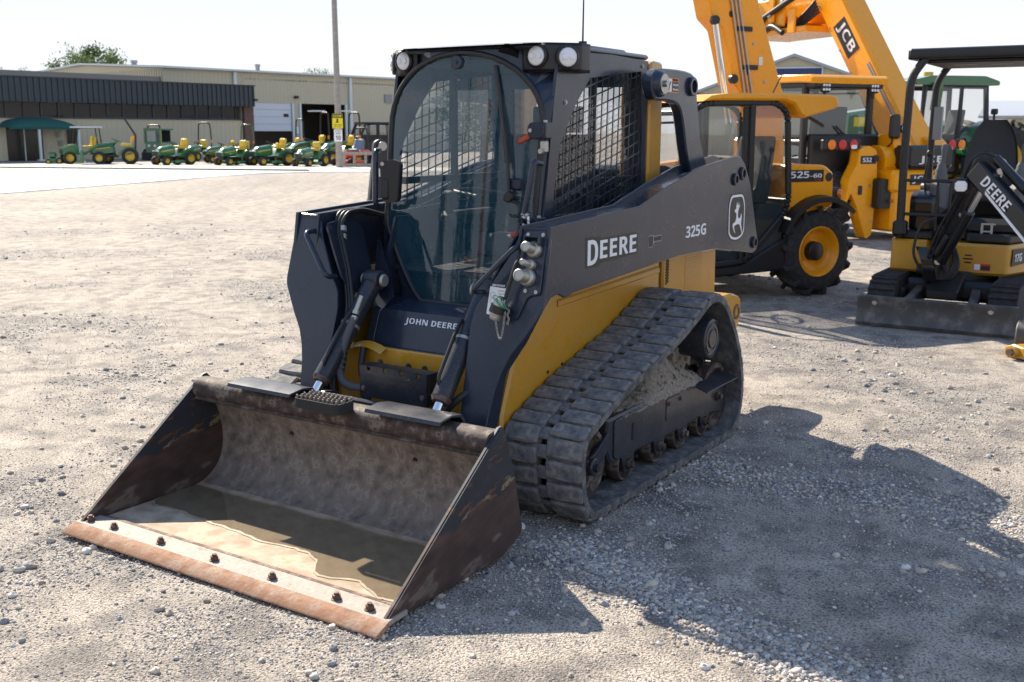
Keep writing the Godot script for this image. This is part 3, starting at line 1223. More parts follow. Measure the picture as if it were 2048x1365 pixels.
	b.T = Transform3D(Basis(Vector3.UP, 0.35), Vector3(-0.345, 1.425, -1.575))
	b.ext(round2(Q([-0.045, -0.10, 0.035, -0.105, 0.05, 0.09, 0.02, 0.105, -0.05, 0.10]), 0.03, 5), -0.03, 0.03, 0.02)
	b.sx(round2(Q([-0.03, 0.02, 0.035, 0.02, 0.04, -0.09, -0.01, -0.09]), 0.02), -0.045, 0.0, 0.012)
	part(mr, "mirror_housing", b, M.black)
	b = MB.new()
	b.T = Transform3D(Basis(Vector3.UP, 0.35), Vector3(-0.345, 1.425, -1.575))
	b.cyl(Vector3(-0.035, 0.085, 0.03), Vector3(-0.035, 0.085, 0.038), 0.01, 10)
	part(mr, "bolt", b, M.zinc)


func front_plane() -> Transform3D:  # plane of the arms' front plates: (x, height) to the machine's axes
	return Transform3D(Basis(Vector3(1, 0, 0), Vector3(0, 1, -0.27), Vector3(0, 0.26, 0.966)), Vector3(0, 0, -0.974))


func loader_arms(L: Node3D) -> void:
	var side := Q([-1.30, 1.275, -2.131, 1.318, -2.465, 1.404, -2.836, 1.482, -3.36, 1.533, -3.43, 1.525, -3.50, 1.48, -3.60, 1.36, -3.76, 1.02, -3.765, 0.985, -3.745, 0.955, -3.70, 0.945, -3.60, 0.958, -3.088, 1.025, -2.6, 1.03, -2.26, 1.015, -1.50, 0.975, -1.45, 0.962, -1.425, 0.962, -1.37, 0.985, -1.31, 0.975, -1.24, 0.92])
	var leg := Q([0.728, 1.272, 0.742, 0.955, 0.735, 0.925, 0.66, 0.80, 0.61, 0.73, 0.58, 0.66, 0.56, 0.58, 0.548, 0.48, 0.54, 0.36, 0.54, 0.20, 0.40, 0.20, 0.40, 0.53, 0.385, 0.84, 0.40, 0.92, 0.46, 1.01, 0.55, 1.17, 0.565, 1.22, 0.585, 1.255, 0.605, 1.268])
	for s in [1.0, -1.0]:
		var b := MB.new()
		b.T = mirror(s)
		b.sx(side, 0.712, 0.73, 0.003)
		var arm := part(L, "lift_arm", b, M.charcoal)
		b = MB.new()
		b.T = mirror(s)
		b.sx(side, 0.575, 0.588, 0.003)
		part(arm, "inner_plate", b, M.charcoal)
		b = MB.new()
		b.T = mirror(s)
		var top := Q([-1.31, 1.262, -2.131, 1.305, -2.465, 1.385, -2.836, 1.445, -3.30, 1.48, -3.30, 1.46, -2.836, 1.425, -2.465, 1.365, -2.131, 1.285, -1.31, 1.242])
		b.sx(top, 0.587, 0.713)
		b.sx(Q([-1.45, 0.975, -2.26, 1.025, -3.0, 1.04, -3.6, 0.975, -3.6, 0.99, -3.0, 1.06, -2.26, 1.045, -1.45, 0.995]), 0.587, 0.713)
		part(arm, "web", b, M.charcoal)
		for p in [[-3.34, 1.40, 0.035], [-3.45, 1.43, 0.038], [-3.69, 1.01, 0.036]]:
			b = MB.new()
			b.T = mirror(s)
			b.pipe(Vector3(0.728, p[1], p[0]), Vector3(0.746, p[1], p[0]), p[2], p[2] * 0.62, 20, 0.004)
			b.cyl(Vector3(0.70, p[1], p[0]), Vector3(0.735, p[1], p[0]), p[2] * 0.62, 16)
			part(arm, "pivot_boss", b, M.charcoal_worn)
		# front leg: face plate, box behind it, lower hinge
		b = MB.new()
		b.T = mirror(s) * front_plane()
		b.ext(round2(leg, 0.012, 2), -0.012, 0.0, 0.003)
		var face := part(arm, "front_plate", b, M.charcoal)
		b = MB.new()
		b.T = mirror(s) * front_plane()
		b.ext(Q([0.70, 1.25, 0.70, 0.99, 0.62, 0.80, 0.54, 0.66, 0.525, 0.2, 0.42, 0.2, 0.42, 0.85, 0.47, 0.98, 0.58, 1.17, 0.62, 1.25]), -0.11, -0.012, 0.003)
		b.sx(Q([-1.34, 1.20, -1.27, 0.93, -1.18, 0.60, -1.10, 0.2, -1.28, 0.2, -1.42, 0.9, -1.45, 1.2]), 0.404, 0.414, 0.002)
		b.sx(Q([-1.10, 0.15, -1.08, 0.52, -1.14, 0.62, -1.24, 0.55, -1.22, 0.18]), 0.50, 0.56, 0.006)
		part(arm, "leg_box", b, M.charcoal)
		# tall inner plate that carries the cylinder pin
		b = MB.new()
		b.T = mirror(s) * Transform3D(Basis(Vector3.RIGHT, Vector3(0.50, 1, 0), Vector3.BACK), Vector3(-0.45, 0, 0))
		b.sx(round2(Q([-1.31, 1.23, -1.50, 1.245, -1.56, 1.20, -1.50, 0.98, -1.46, 0.87, -1.36, 0.87, -1.27, 0.97]), 0.03), 0.375, 0.388, 0.003)
		part(arm, "cylinder_bracket", b, M.charcoal)
		# steel grab handle
		b = MB.new()
		b.T = mirror(s)
		b.tube(fillet(C3([0.60, 1.19, -1.30, 0.60, 1.19, -1.225, 0.42, 0.995, -1.165, 0.43, 0.985, -1.245]), 0.04), 0.0125, 10)
		part(arm, "grab_handle", b, M.charcoal)
		# bucket cylinder
		var ax: Vector3 = (Vector3(0.345, 0.533, -1.04) - Vector3(0.325, 0.96, -1.405)).normalized()
		var top3 := Vector3(0.325, 0.96, -1.405)
		var cut := Vector3(0.345, 0.533, -1.04)
		b = MB.new()
		b.T = mirror(s)
		b.cyl(top3 + ax * 0.03, cut, 0.046, 24, -1, 0.004)
		b.cyl(top3 + Vector3(0.045, 0, 0), top3 - Vector3(0.045, 0, 0), 0.048, 24, -1, 0.006)
		var cylr := part(L, "bucket_cylinder", b, M.charcoal_worn)
		b = MB.new()
		b.T = mirror(s)
		b.cyl(cut - ax * 0.006, cut + ax * 0.014, 0.0475, 24, 0.036)
		part(cylr, "gland", b, M.rust)
		b = MB.new()
		b.T = mirror(s)
		b.cyl(cut, cut + ax * 0.30, 0.021, 20)
		part(cylr, "rod", b, M.chrome)
		b = MB.new()
		b.T = mirror(s)
		b.cyl(top3 + Vector3(-0.05, 0, 0), top3 + Vector3(-0.068, 0, 0), 0.032, 24, -1, 0.006)
		b.cyl(top3 + Vector3(0.05, 0, 0), top3 + Vector3(0.068, 0, 0), 0.032, 24, -1, 0.006)
		part(cylr, "pin", b, M.zinc)
		b = MB.new()
		b.T = mirror(s)
		var mid := top3.lerp(cut, 0.46)
		b.cyl(mid, mid + ax * 0.014, 0.0475, 24)
		part(cylr, "clamp_band", b, M.zinc)
		b = MB.new()
		b.T = mirror(s)
		var up := Vector3(-0.02, 0.055, 0.06)
		b.tube(fillet([top3.lerp(cut, 0.30) + Vector3(-0.02, 0.02, 0.05), mid + up * 0.8, top3.lerp(cut, 0.7) + up * 0.75, top3.lerp(cut, 0.88) + up * 0.7, top3.lerp(cut, 0.93) + up * 0.3], 0.04), 0.0085, 8)
		part(cylr, "steel_line", b, M.black)
		# lift link tower at the rear
		b = MB.new()
		b.T = mirror(s)
		b.sx(spline2(Q([-2.49, 1.97, -2.66, 1.985, -2.93, 1.975, -2.995, 1.92, -3.02, 1.82, -3.09, 1.60, -3.22, 1.42, -3.10, 1.33, -2.98, 1.42, -2.90, 1.56, -2.83, 1.74, -2.76, 1.81, -2.62, 1.825, -2.49, 1.83, -2.445, 1.90]), 3), 0.565, 0.625, 0.008)
		var link := part(L, "lift_link", b, M.charcoal)
		for p in [[-2.53, 1.905, 0.058, "pin_washer"], [-2.925, 1.905, 0.042, "pin_bore"]]:
			b = MB.new()
			b.T = mirror(s)
			if p[3] == "pin_washer":
				b.cyl(Vector3(0.60, p[1], p[0]), Vector3(0.65, p[1], p[0]), 0.075, 28, 0.062, 0.006)
				part(link, "boss", b, M.charcoal)
				b = MB.new()
				b.T = mirror(s)
				b.cyl(Vector3(0.65, p[1], p[0]), Vector3(0.657, p[1], p[0]), 0.05, 24)
				b.cyl(Vector3(0.657, p[1], p[0]), Vector3(0.672, p[1], p[0]), 0.018, 6)
				part(link, "pin_washer", b, M.steel)
			else:
				b.pipe(Vector3(0.62, p[1], p[0]), Vector3(0.645, p[1], p[0]), 0.05, 0.034, 24, 0.004)
				part(link, "boss", b, M.charcoal)
		if s > 0.0:
			b = MB.new()
			b.sx(rect2(-2.762, 1.866, -2.616, 1.94), 0.625, 0.6262)
			var dc := part(link, "warning_decal", b, M.decal_orange)
			b = MB.new()
			b.sx(rect2(-2.757, 1.871, -2.68, 1.922), 0.626, 0.6268)
			part(dc, "black_panel", b, M.decal_black)
			b = MB.new()
			b.sx(rect2(-2.675, 1.871, -2.622, 1.935), 0.626, 0.6268)
			part(dc, "white_panel", b, M.decal_white)
			b = MB.new()
			b.sx(Q([-2.63, 1.93, -2.64, 1.90, -2.635, 1.876, -2.645, 1.876, -2.653, 1.9, -2.667, 1.92, -2.66, 1.926, -2.648, 1.912]), 0.6265, 0.6274)
			part(dc, "pictogram", b, M.decal_black)
			words(dc, "lettering", "WARNING", on_x(0.6265, 1.931, -2.718), 0.07, 0.011, M.decal_black)
			words(dc, "lettering", "Pinch point", on_x(0.6272, 1.905, -2.72), 0.062, 0.014, M.decal_white)
			words(dc, "lettering", "Keep away", on_x(0.6272, 1.882, -2.72), 0.062, 0.014, M.decal_white)
			arm_marks(arm)
			couplers(L, face)
		else:
			# steel lines running along the far arm
			b = MB.new()
			for k in 3:
				var o := k * 0.028
				b.tube(fillet(C3([-0.60 + o, 1.25, -2.3, -0.59 + o, 1.24, -1.75, -0.575 + o, 1.285, -1.55, -0.56 + o, 1.275, -1.42, -0.54 + o * 0.6, 1.20, -1.37, -0.44 + o * 0.6, 1.0, -1.32, -0.372 + o * 0.6, 0.84, -1.26, -0.368 + o * 0.6, 0.55, -1.17]), 0.06), 0.0105, 8)
			part(arm, "steel_lines", b, M.black)
			b = MB.new()
			for y in [1.21, 1.17]:
				b.cyl(Vector3(-0.50, y, -1.385), Vector3(-0.49, y - 0.022, -1.375), 0.017, 6)
			part(arm, "fitting", b, M.zinc)
	hoses(L)


func arm_marks(arm: Node3D) -> void:
	var b: MB
	# black keyline behind the name, then the letters (large first letter)
	b = MB.new()
	b.sx(round2(Q([-1.603, 1.068, -1.60, 1.207, -1.735, 1.205, -1.74, 1.195, -2.115, 1.195, -2.115, 1.090, -1.735, 1.080, -1.73, 1.066]), 0.006), 0.73, 0.7308)
	part(arm, "name_keyline", b, M.decal_black)
	words(arm, "lettering", "D", on_x(0.7315, 1.1365, -1.667), 0.095, 0.113, M.decal_white)
	words(arm, "lettering", "EERE", on_x(0.7315, 1.1425, -1.917), 0.365, 0.083, M.decal_white)
	words(arm, "lettering", "325G", on_x(0.731, 1.147, -2.815), 0.265, 0.062, M.decal_white)
	b = MB.new()
	b.sx(round2(Q([-2.235, 1.105, -2.235, 1.165, -2.29, 1.165, -2.30, 1.16, -2.385, 1.16, -2.385, 1.128, -2.30, 1.128, -2.285, 1.105]), 0.006), 0.73, 0.731)
	var pl := part(arm, "connect_badge", b, M.decal_grey)
	b = MB.new()
	b.sx(round2(Q([-2.239, 1.109, -2.239, 1.161, -2.285, 1.161, -2.285, 1.109]), 0.005), 0.731, 0.732)
	b.sx(round2(Q([-2.296, 1.133, -2.296, 1.155, -2.38, 1.155, -2.38, 1.133]), 0.004), 0.731, 0.732)
	part(pl, "badge_panel", b, M.decal_black)
	# the leaping deer in its shield
	var sh := Q([-3.30, 1.31, -3.48, 1.31, -3.52, 1.25, -3.52, 1.09, -3.48, 1.06, -3.405, 1.047, -3.32, 1.06, -3.28, 1.09, -3.27, 1.25])
	var c := Vector2(-3.395, 1.18)
	for q in [[1.07, 0.73, 0.7312, M.decal_black], [1.0, 0.7312, 0.732, M.decal_white], [0.90, 0.732, 0.7328, M.decal_black]]:
		b = MB.new()
		b.sx(round2(sh.map(func(p): return c + (p - c) * q[0]), 0.045, 4), q[1], q[2])
		part(arm, "emblem_shield", b, q[3])
	b = MB.new()
	var d := [0.30, 0.80, 0.34, 0.84, 0.42, 0.86, 0.44, 0.92, 0.36, 0.98, 0.45, 0.96, 0.43, 1.08, 0.50, 0.97, 0.53, 1.10, 0.56, 0.96, 0.66, 1.06, 0.60, 0.92, 0.74, 0.98, 0.62, 0.86, 0.58, 0.78, 0.56, 0.66, 0.60, 0.54, 0.72, 0.52, 0.78, 0.56, 0.82, 0.68, 0.88, 0.58, 0.86, 0.44, 0.84, 0.34, 0.90, 0.20, 0.94, -0.02, 0.84, 0.14, 0.74, 0.30, 0.60, 0.34, 0.44, 0.32, 0.30, 0.28, 0.34, 0.16, 0.42, 0.04, 0.34, 0.08, 0.26, 0.18, 0.18, 0.32, 0.22, 0.38, 0.38, 0.42, 0.44, 0.50, 0.46, 0.62, 0.44, 0.72, 0.36, 0.74]
	var deer := []
	for i in range(0, d.size(), 2):
		deer.append(Vector2(-3.295 - 0.20 * d[i], 1.082 + 0.172 * d[i + 1]))
	b.sx(deer, 0.7328, 0.7336)
	part(arm, "emblem_deer", b, M.decal_white)


func couplers(L: Node3D, face: Node3D) -> void:
	var b: MB
	var F := front_plane()
	var nz := F.basis.z.normalized()
	b = MB.new()
	b.T = F
	b.ext(round2(Q([0.612, 1.252, 0.712, 1.258, 0.722, 0.995, 0.675, 0.985, 0.66, 0.975, 0.625, 0.885, 0.56, 0.88, 0.548, 0.905, 0.61, 1.03]), 0.014, 3), 0.001, 0.012, 0.003)
	var mp := part(face, "coupler_plate", b, M.charcoal)
	for p in [[0.626, 1.235], [0.70, 1.238], [0.652, 1.005], [0.704, 1.004]]:
		b = MB.new()
		b.T = F
		b.cyl(Vector3(p[0], p[1], 0.012), Vector3(p[0], p[1], 0.02), 0.0085, 12)
		part(mp, "bolt", b, M.zinc)
	# the hood over the top coupler
	b = MB.new()
	b.T = F
	b.box(Vector3(0.668, 1.222, 0.035), Vector3(0.075, 0.006, 0.05), 0.002)
	b.box(Vector3(0.633, 1.208, 0.035), Vector3(0.006, 0.03, 0.05), 0.002)
	b.box(Vector3(0.703, 1.208, 0.035), Vector3(0.006, 0.03, 0.05), 0.002)
	part(mp, "coupler_hood", b, M.charcoal)
	for q in [[0.668, 1.176, 0.034, 0.021], [0.664, 1.113, 0.021, 0.013], [0.655, 1.060, 0.036, 0.025]]:
		b = MB.new()
		b.T = F
		var r: float = q[2]
		b.lathe([Vector2(0, 0), Vector2(r, 0), Vector2(r, 0.02), Vector2(r * 0.92, 0.026), Vector2(q[3] * 1.08, 0.03), Vector2(q[3] * 1.08, 0.045), Vector2(q[3], 0.05), Vector2(q[3], 0.085), Vector2(q[3] * 0.8, 0.088), Vector2(q[3] * 0.74, 0.084), Vector2(0, 0.084)], Vector3(q[0], q[1], 0.012), Vector3(0, 0, 1), 20)
		b.lathe([Vector2(r * 1.08, 0.004), Vector2(r * 1.08, 0.016)], Vector3(q[0], q[1], 0.012), Vector3(0, 0, 1), 6)
		part(mp, "hydraulic_coupler", b, M.zinc)
	# instruction label
	b = MB.new()
	b.T = F
	b.ext(round2(Q([0.462, 1.012, 0.548, 1.008, 0.548, 0.892, 0.462, 0.895]), 0.005), 0.0, 0.0012)
	var lb := part(face, "instruction_label", b, M.white)
	b = MB.new()
	b.T = F
	b.ext(Q([0.462, 1.028, 0.548, 1.024, 0.548, 1.008, 0.462, 1.012]), 0.0005, 0.0016)
	part(lb, "label_header", b, M.decal_black)
	var tilt := Transform3D(Basis(Vector3.RIGHT, -0.26), Vector3.ZERO)
	var e := F * Vector3(0.505, 1.018, 0.0018)
	words(lb, "lettering", "IMPORTANT", Transform3D(tilt.basis, e), 0.066, 0.009, M.decal_white)
	for i in 8:
		e = F * Vector3(0.523, 0.998 - i * 0.0128, 0.0014)
		b = MB.new()
		b.T = Transform3D(tilt.basis, e)
		for k in 2:
			b.box(Vector3(0, -0.0045 * k, 0), Vector3(0.036 - 0.006 * ((i + k) % 3), 0.0018, 0.0006))
		part(lb, "print_line", b, M.decal_grey)
	e = F * Vector3(0.482, 0.965, 0.0012)
	b = MB.new()
	b.T = Transform3D(tilt.basis, e)
	b.pipe(Vector3(0, 0.012, 0), Vector3(0, 0.012, 0.0008), 0.013, 0.0115, 16)
	b.pipe(Vector3(0, -0.014, 0), Vector3(0, -0.014, 0.0008), 0.012, 0.0105, 16)
	part(lb, "pictogram", b, M.decal_grey)
	# electric plug with loose cable and chain
	b = MB.new()
	var base := F * Vector3(0.585, 0.905, 0.012)
	b.bar(base, base + nz * 0.05, 0.05, 0.008, 0.002)
	b.cyl(base + nz * 0.045 + Vector3(-0.02, 0.028, 0), base + nz * 0.05 + Vector3(-0.03, -0.005, 0.0), 0.036, 20)
	part(face, "plug_bracket", b, M.black)
	b = MB.new()
	var pa := base + nz * 0.05 + Vector3(-0.025, 0.02, 0)
	b.lathe([Vector2(0, 0.035), Vector2(0.02, 0.035), Vector2(0.024, 0.02), Vector2(0.026, 0.0), Vector2(0.03, -0.01), Vector2(0.03, -0.03), Vector2(0.025, -0.034), Vector2(0.025, -0.05), Vector2(0.02, -0.056), Vector2(0, -0.056)].map(func(p): return Vector2(p.x, -p.y)), pa, Vector3(-0.25, -1, 0.1), 20)
	part(face, "electric_plug", b, M.zinc)
	b = MB.new()
	b.tube(spline([F * Vector3(0.632, 1.118, 0.02), F * Vector3(0.612, 1.115, 0.05), F * Vector3(0.60, 1.04, 0.06), F * Vector3(0.588, 1.0, 0.055), F * Vector3(0.582, 0.965, 0.06), pa + Vector3(0.01, 0.04, 0)]), 0.009, 8)
	part(face, "loose_cable", b, M.hose)
	for i in 4:
		b = MB.new()
		b.tube(spline([pa + Vector3(0.012, 0.045, 0), pa + Vector3(-0.012 + 0.016 * i, 0.05 - 0.012 * (i % 2), 0.018), pa + Vector3(0.02 + 0.014 * i, 0.018 - 0.006 * i, 0.026), pa + Vector3(0.03 + 0.01 * i, 0.0, 0.012)]), 0.0018, 5)
		part(face, "bare_wire", b, mat("wire_green", lin(0.02, 0.28, 0.17), 0.5))
	var links := []
	for i in 15:
		var t := i / 14.0
		links.append(pa + Vector3(0.0 + 0.05 * t, -0.045 - 0.10 * sin(PI * t) * (1.0 if t < 0.5 else 1.0) + 0.03 * t, 0.02))
	for i in 9:
		links.append(pa + Vector3(0.065 + 0.004 * sin(i * 1.5), 0.0 - 0.008 * i, 0.02))
	b = MB.new()
	for i in links.size() - 1:
		if i == 14:
			continue
		var p: Vector3 = links[i]
		var q: Vector3 = links[i + 1]
		var d := (q - p).normalized()
		var w := d.cross(Vector3.BACK if i % 2 else Vector3(1, 0, 0.9)).normalized() * 0.0032
		var ringp := []
		for k in 9:
			var a := TAU * k / 8.0
			ringp.append((p + q) / 2 + d * cos(a) * p.distance_to(q) * 0.72 + w * sin(a))
		b.tube(ringp, 0.0011, 5)
	part(face, "chain", b, M.zinc)


func hoses(L: Node3D) -> void:
	var b := MB.new()
	b.tube(spline(C3([-0.30, 0.80, -1.22, -0.305, 0.70, -1.16, -0.315, 0.60, -1.13, -0.30, 0.53, -1.12, -0.25, 0.50, -1.12, -0.165, 0.50, -1.12]), 8), 0.019, 10)
	var h := part(L, "sleeved_hose", b, M.sleeve)
	b = MB.new()
	for i in 9:
		var t := i / 8.0
		var p := Vector3(-0.302 - 0.012 * sin(PI * t), 0.78 - 0.20 * t, -1.212 + 0.085 * t)
		b.lathe([Vector2(0.018, -0.004), Vector2(0.0215, 0.0), Vector2(0.018, 0.004)], p, Vector3(-0.05, -1, 0.4), 12)
	part(h, "sleeve_wrinkle", b, M.sleeve)
	b = MB.new()
	b.tube(spline(C3([-0.27, 0.66, -1.25, -0.26, 0.56, -1.22, -0.22, 0.51, -1.20, -0.15, 0.50, -1.18]), 6), 0.016, 8)
	part(L, "hydraulic_hose", b, M.hose)
	b = MB.new()
	b.tube(spline(C3([-0.34, 0.62, -1.14, -0.33, 0.52, -1.10, -0.31, 0.455, -1.09, -0.24, 0.445, -1.09, -0.16, 0.445, -1.10]), 6), 0.013, 8)
	part(L, "hydraulic_hose", b, M.hose)
	b = MB.new()
	b.cyl(Vector3(-0.235, 0.445, -1.09), Vector3(-0.205, 0.445, -1.09), 0.0145, 12)
	part(L, "hose_tag", b, M.white)
	b = MB.new()
	for q in [[-0.295, 0.835, -1.235], [-0.297, 0.81, -1.225]]:
		b.cyl(V(q[0], q[1], q[2]), V(q[0] - 0.001, q[1] - 0.016, q[2] + 0.008), 0.019, 6)
	b.cyl(V(-0.29, 0.90, -1.27), V(-0.296, 0.835, -1.235), 0.013, 12)
	part(h, "fitting", b, M.zinc)
	b = MB.new()
	b.tube(spline(C3([0.27, 0.45, -1.10, 0.33, 0.47, -1.09, 0.38, 0.52, -1.10, 0.42, 0.56, -1.14]), 6), 0.017, 8)
	part(L, "hydraulic_hose", b, M.hose)


func loader_bucket(L: Node3D) -> void:
	var b: MB
	# outside plates: paint left above, bare rust below, worn along a ragged edge
	var img := Image.create(256, 256, false, Image.FORMAT_RGB8)
	var f := FastNoiseLite.new()
	f.seed = 21
	f.frequency = 0.018
	f.fractal_octaves = 5
	var f2 := FastNoiseLite.new()
	f2.seed = 22
	f2.frequency = 0.06
	f2.fractal_octaves = 4
	for j in 256:
		for i in 256:
			var Z := -0.96 + i / 256.0
			var Y := 0.58 - 0.6 * j / 256.0
			var a := f.get_noise_2d(i, j)
			var w := f2.get_noise_2d(i * 0.35 + j * 0.25, j * 1.1 - i * 0.5)
			var edge := 0.32 + (Z + 0.9) * -0.16 + 0.035 * a + 0.015 * w
			var rust := Vector3(0.062, 0.036, 0.03) * (1.0 + 0.5 * a + 0.35 * w)
			var pnt := Vector3(0.026, 0.028, 0.036) * (1.0 + 0.3 * a)
			if w > 0.36:
				pnt = Vector3(0.12, 0.05, 0.025)
			var c := rust
			if Y > edge:
				c = pnt
			if absf(Y - edge - 0.006) < 0.005 + 0.012 * maxf(a, 0.0) and Z < -0.5 and w > -0.2:
				c = Vector3(0.20, 0.17, 0.10) if w > 0.08 else Vector3(0.14, 0.065, 0.035)
			if Y < 0.13 and a + 0.5 * w > 0.2:
				c = c.lerp(Vector3(0.2, 0.17, 0.14), clampf((a + 0.5 * w - 0.2) * 2.0, 0.0, 0.5))
			img.set_pixel(i, j, Color(c.x, c.y, c.z).linear_to_srgb())
	var sp := mat("bucket_side", Color.WHITE, 0.6, 0.1)
	sp.albedo_texture = ImageTexture.create_from_image(img)
	sp.heightmap_enabled = false
	var plate := Q([-0.775, 0.555, -0.755, 0.553, -0.705, 0.515, -0.055, 0.036, -0.06, 0.022, -0.785, 0.022, -0.915, 0.07, -0.925, 0.10, -0.868, 0.335, -0.80, 0.53])
	# back sheet: from the floor up to the top beam
	var prof := spline2(Q([-0.06, 0.024, -0.36, 0.026, -0.62, 0.03, -0.74, 0.055, -0.82, 0.12, -0.85, 0.22, -0.84, 0.33, -0.80, 0.43, -0.745, 0.50]), 5, false)
	b = MB.new()
	var k := prof.size()
	for off in [0.0, 0.012]:
		b.grid(1, k - 1, func(a: float, w: float) -> Vector3:
			var i := int(round(w * (k - 1)))
			var d: Vector2 = (prof[mini(i + 1, k - 1)] - prof[maxi(i - 1, 0)]).normalized()
			var p: Vector2 = prof[i] + Vector2(d.y, -d.x) * off * -1.0
			return Vector3(lerpf(-0.828, 0.828, a), p.y, p.x), Vector3(0, 1, 1) if off == 0.0 else Vector3(0, -1, -1))
	var bk := part(L, "bucket", b, M.scoured)
	for s in [1.0, -1.0]:
		b = MB.new()
		b.T = mirror(s)
		b.uv = true
		b.ua = Vector3(0, 0, 1)
		b.ub = Vector3(0, -1.0 / 0.6, 0)
		b.uo = Vector2(0.96, 0.58 / 0.6)
		b.sx(plate, 0.822, 0.836, 0.002)
		var pl := part(bk, "side_plate", b, sp)
		# wear strip along the slanting front edge
		b = MB.new()
		b.T = mirror(s)
		b.uv = true
		b.ua = Vector3(0, 0, 1)
		b.ub = Vector3(0, -1.0 / 0.6, 0)
		b.uo = Vector2(0.96, 0.58 / 0.6)
		b.sx(Q([-0.757, 0.548, -0.705, 0.512, -0.065, 0.04, -0.19, 0.04, -0.79, 0.47]), 0.836, 0.844, 0.002)
		part(bk, "wear_strip", b, sp)
		pl.set_meta("label", "rust brown bucket cheek with a rest of dark paint")
	# top beam: rolled front lip
	b = MB.new()
	b.sx(round2(Q([-0.82, 0.44, -0.82, 0.525, -0.76, 0.545, -0.705, 0.538, -0.685, 0.515, -0.685, 0.48, -0.70, 0.455, -0.745, 0.44]), 0.012, 3), -0.822, 0.822)
	part(bk, "top_beam", b, M.rust_dark)
	b = MB.new()
	b.bar(Vector3(-0.82, 0.453, -0.70), Vector3(0.82, 0.453, -0.70), 0.02, 0.016, 0.005)
	part(bk, "weld_bead", b, M.rust_dark)
	for x in [-0.36, 0.44]:
		b = MB.new()
		b.sx(Q([-0.66, 0.548, -0.665, 0.558, -0.735, 0.566, -0.79, 0.556, -0.83, 0.50, -0.84, 0.505, -0.80, 0.566, -0.735, 0.576, -0.655, 0.566, -0.648, 0.552]), x - 0.19, x + 0.19, 0.002)
		part(bk, "hook_plate", b, M.charcoal_worn)
	# serrated step
	b = MB.new()
	b.ring(round2(Q([-0.115, 0.60, 0.185, 0.60, 0.185, 0.735, -0.115, 0.735]), 0.035, 4), round2(Q([-0.109, 0.606, 0.179, 0.606, 0.179, 0.729, -0.109, 0.729]), 0.032, 4), 0, 1)
	var st := MB.new()
	var sc := Transform3D(Basis.from_scale(Vector3(0.82, 1, 0.86)), Vector3(0.005, -0.012, -0.075))
	st.T = sc * Transform3D(Basis(Vector3(1, 0, 0), Vector3(0, 0, -1), Vector3(0, 0.04, 0)), Vector3(0, 0.55, 0))
	st.ring(round2(Q([-0.115, 0.60, 0.185, 0.60, 0.185, 0.735, -0.115, 0.735]), 0.035, 4), round2(Q([-0.109, 0.606, 0.179, 0.606, 0.179, 0.729, -0.109, 0.729]), 0.032, 4), 0, 1)
	for i in 5:
		st.box(Vector3(0.035, 0.627 + i * 0.021, 0.25), Vector3(0.29, 0.003, 0.9))
	var step := part(bk, "step", st, M.black_matt)
	for i in 5:
		for j in 10:
			st = MB.new()
			st.T = sc
			var x := -0.098 + j * 0.0295 + (i % 2) * 0.012
			var z := -(0.615 + i * 0.0265)
			st.box(Vector3(x, 0.594, z), Vector3(0.013, 0.018, 0.007), 0.002)
			part(step, "tooth", st, M.scoured)
	# bolt-on cutting edge
	b = MB.new()
	b.sx(Q([0.012, 0.012, 0.008, 0.020, -0.055, 0.0435, -0.055, 0.024, 0.0, 0.002]), -0.858, 0.858, 0.0015)
	var ce := part(bk, "cutting_edge", b, M.edge_steel)
	b = MB.new()
	b.sx(Q([-0.056, 0.0435, -0.16, 0.046, -0.16, 0.030, -0.056, 0.024]), -0.855, 0.855, 0.0015)
	part(ce, "worn_face", b, M.edge_top)
	b = MB.new()
	b.sx(Q([-0.155, 0.047, -0.175, 0.045, -0.175, 0.030, -0.155, 0.030]), -0.82, 0.82, 0.002)
	part(bk, "edge_weld", b, M.rust)
	for x in [-0.80, -0.645, -0.352, -0.039, 0.271, 0.588, 0.742]:
		b = MB.new()
		b.cyl(Vector3(x, 0.043, -0.092), Vector3(x, 0.047, -0.092), 0.02, 14)
		b.cyl(Vector3(x, 0.047, -0.092), Vector3(x, 0.062, -0.092), 0.0155, 6)
		b.cyl(Vector3(x, 0.062, -0.092), Vector3(x, 0.07, -0.092), 0.009, 10)
		part(ce, "bolt", b, M.rust)
	# dried sediment on the floor and the puddle that is left
	b = MB.new()
	b.grid(40, 14, func(a: float, w: float) -> Vector3:
		var z := lerpf(-0.172, -0.78, w)
		return Vector3(lerpf(-0.818, 0.818, a), 0.034 + 0.012 * smoothstep(0.7, 1.0, w) + 0.0015 * f.get_noise_2d(a * 300.0, w * 90.0), z))
	var sed := mat("sediment", Color.WHITE, 0.8)
	sed.albedo_texture = noise_tex(71, 0.012, 6, [[0.0, lin(0.24, 0.155, 0.09)], [0.45, lin(0.35, 0.265, 0.185)], [0.7, lin(0.44, 0.35, 0.26)], [1.0, lin(0.38, 0.22, 0.10)]], 512)
	tri(sed, 1.0)
	part(bk, "floor_sediment", b, sed)
	var edge := spline2(Q([-0.815, -0.70, -0.80, -0.42, -0.62, -0.40, -0.42, -0.385, -0.2, -0.37, -0.05, -0.35, 0.09, -0.37, 0.20, -0.36, 0.27, -0.33, 0.33, -0.26, 0.40, -0.23, 0.52, -0.27, 0.60, -0.245, 0.66, -0.215, 0.72, -0.20, 0.80, -0.235, 0.816, -0.30, 0.816, -0.72, 0.70, -0.755, 0.0, -0.765, -0.7, -0.77]), 4)
	for i in edge.size():
		edge[i] += Vector2(f2.get_noise_2d(i * 9.0, 3.0), f2.get_noise_2d(i * 9.0, 90.0)) * 0.012
		edge[i].x = clampf(edge[i].x, -0.817, 0.817)
	b = MB.new()
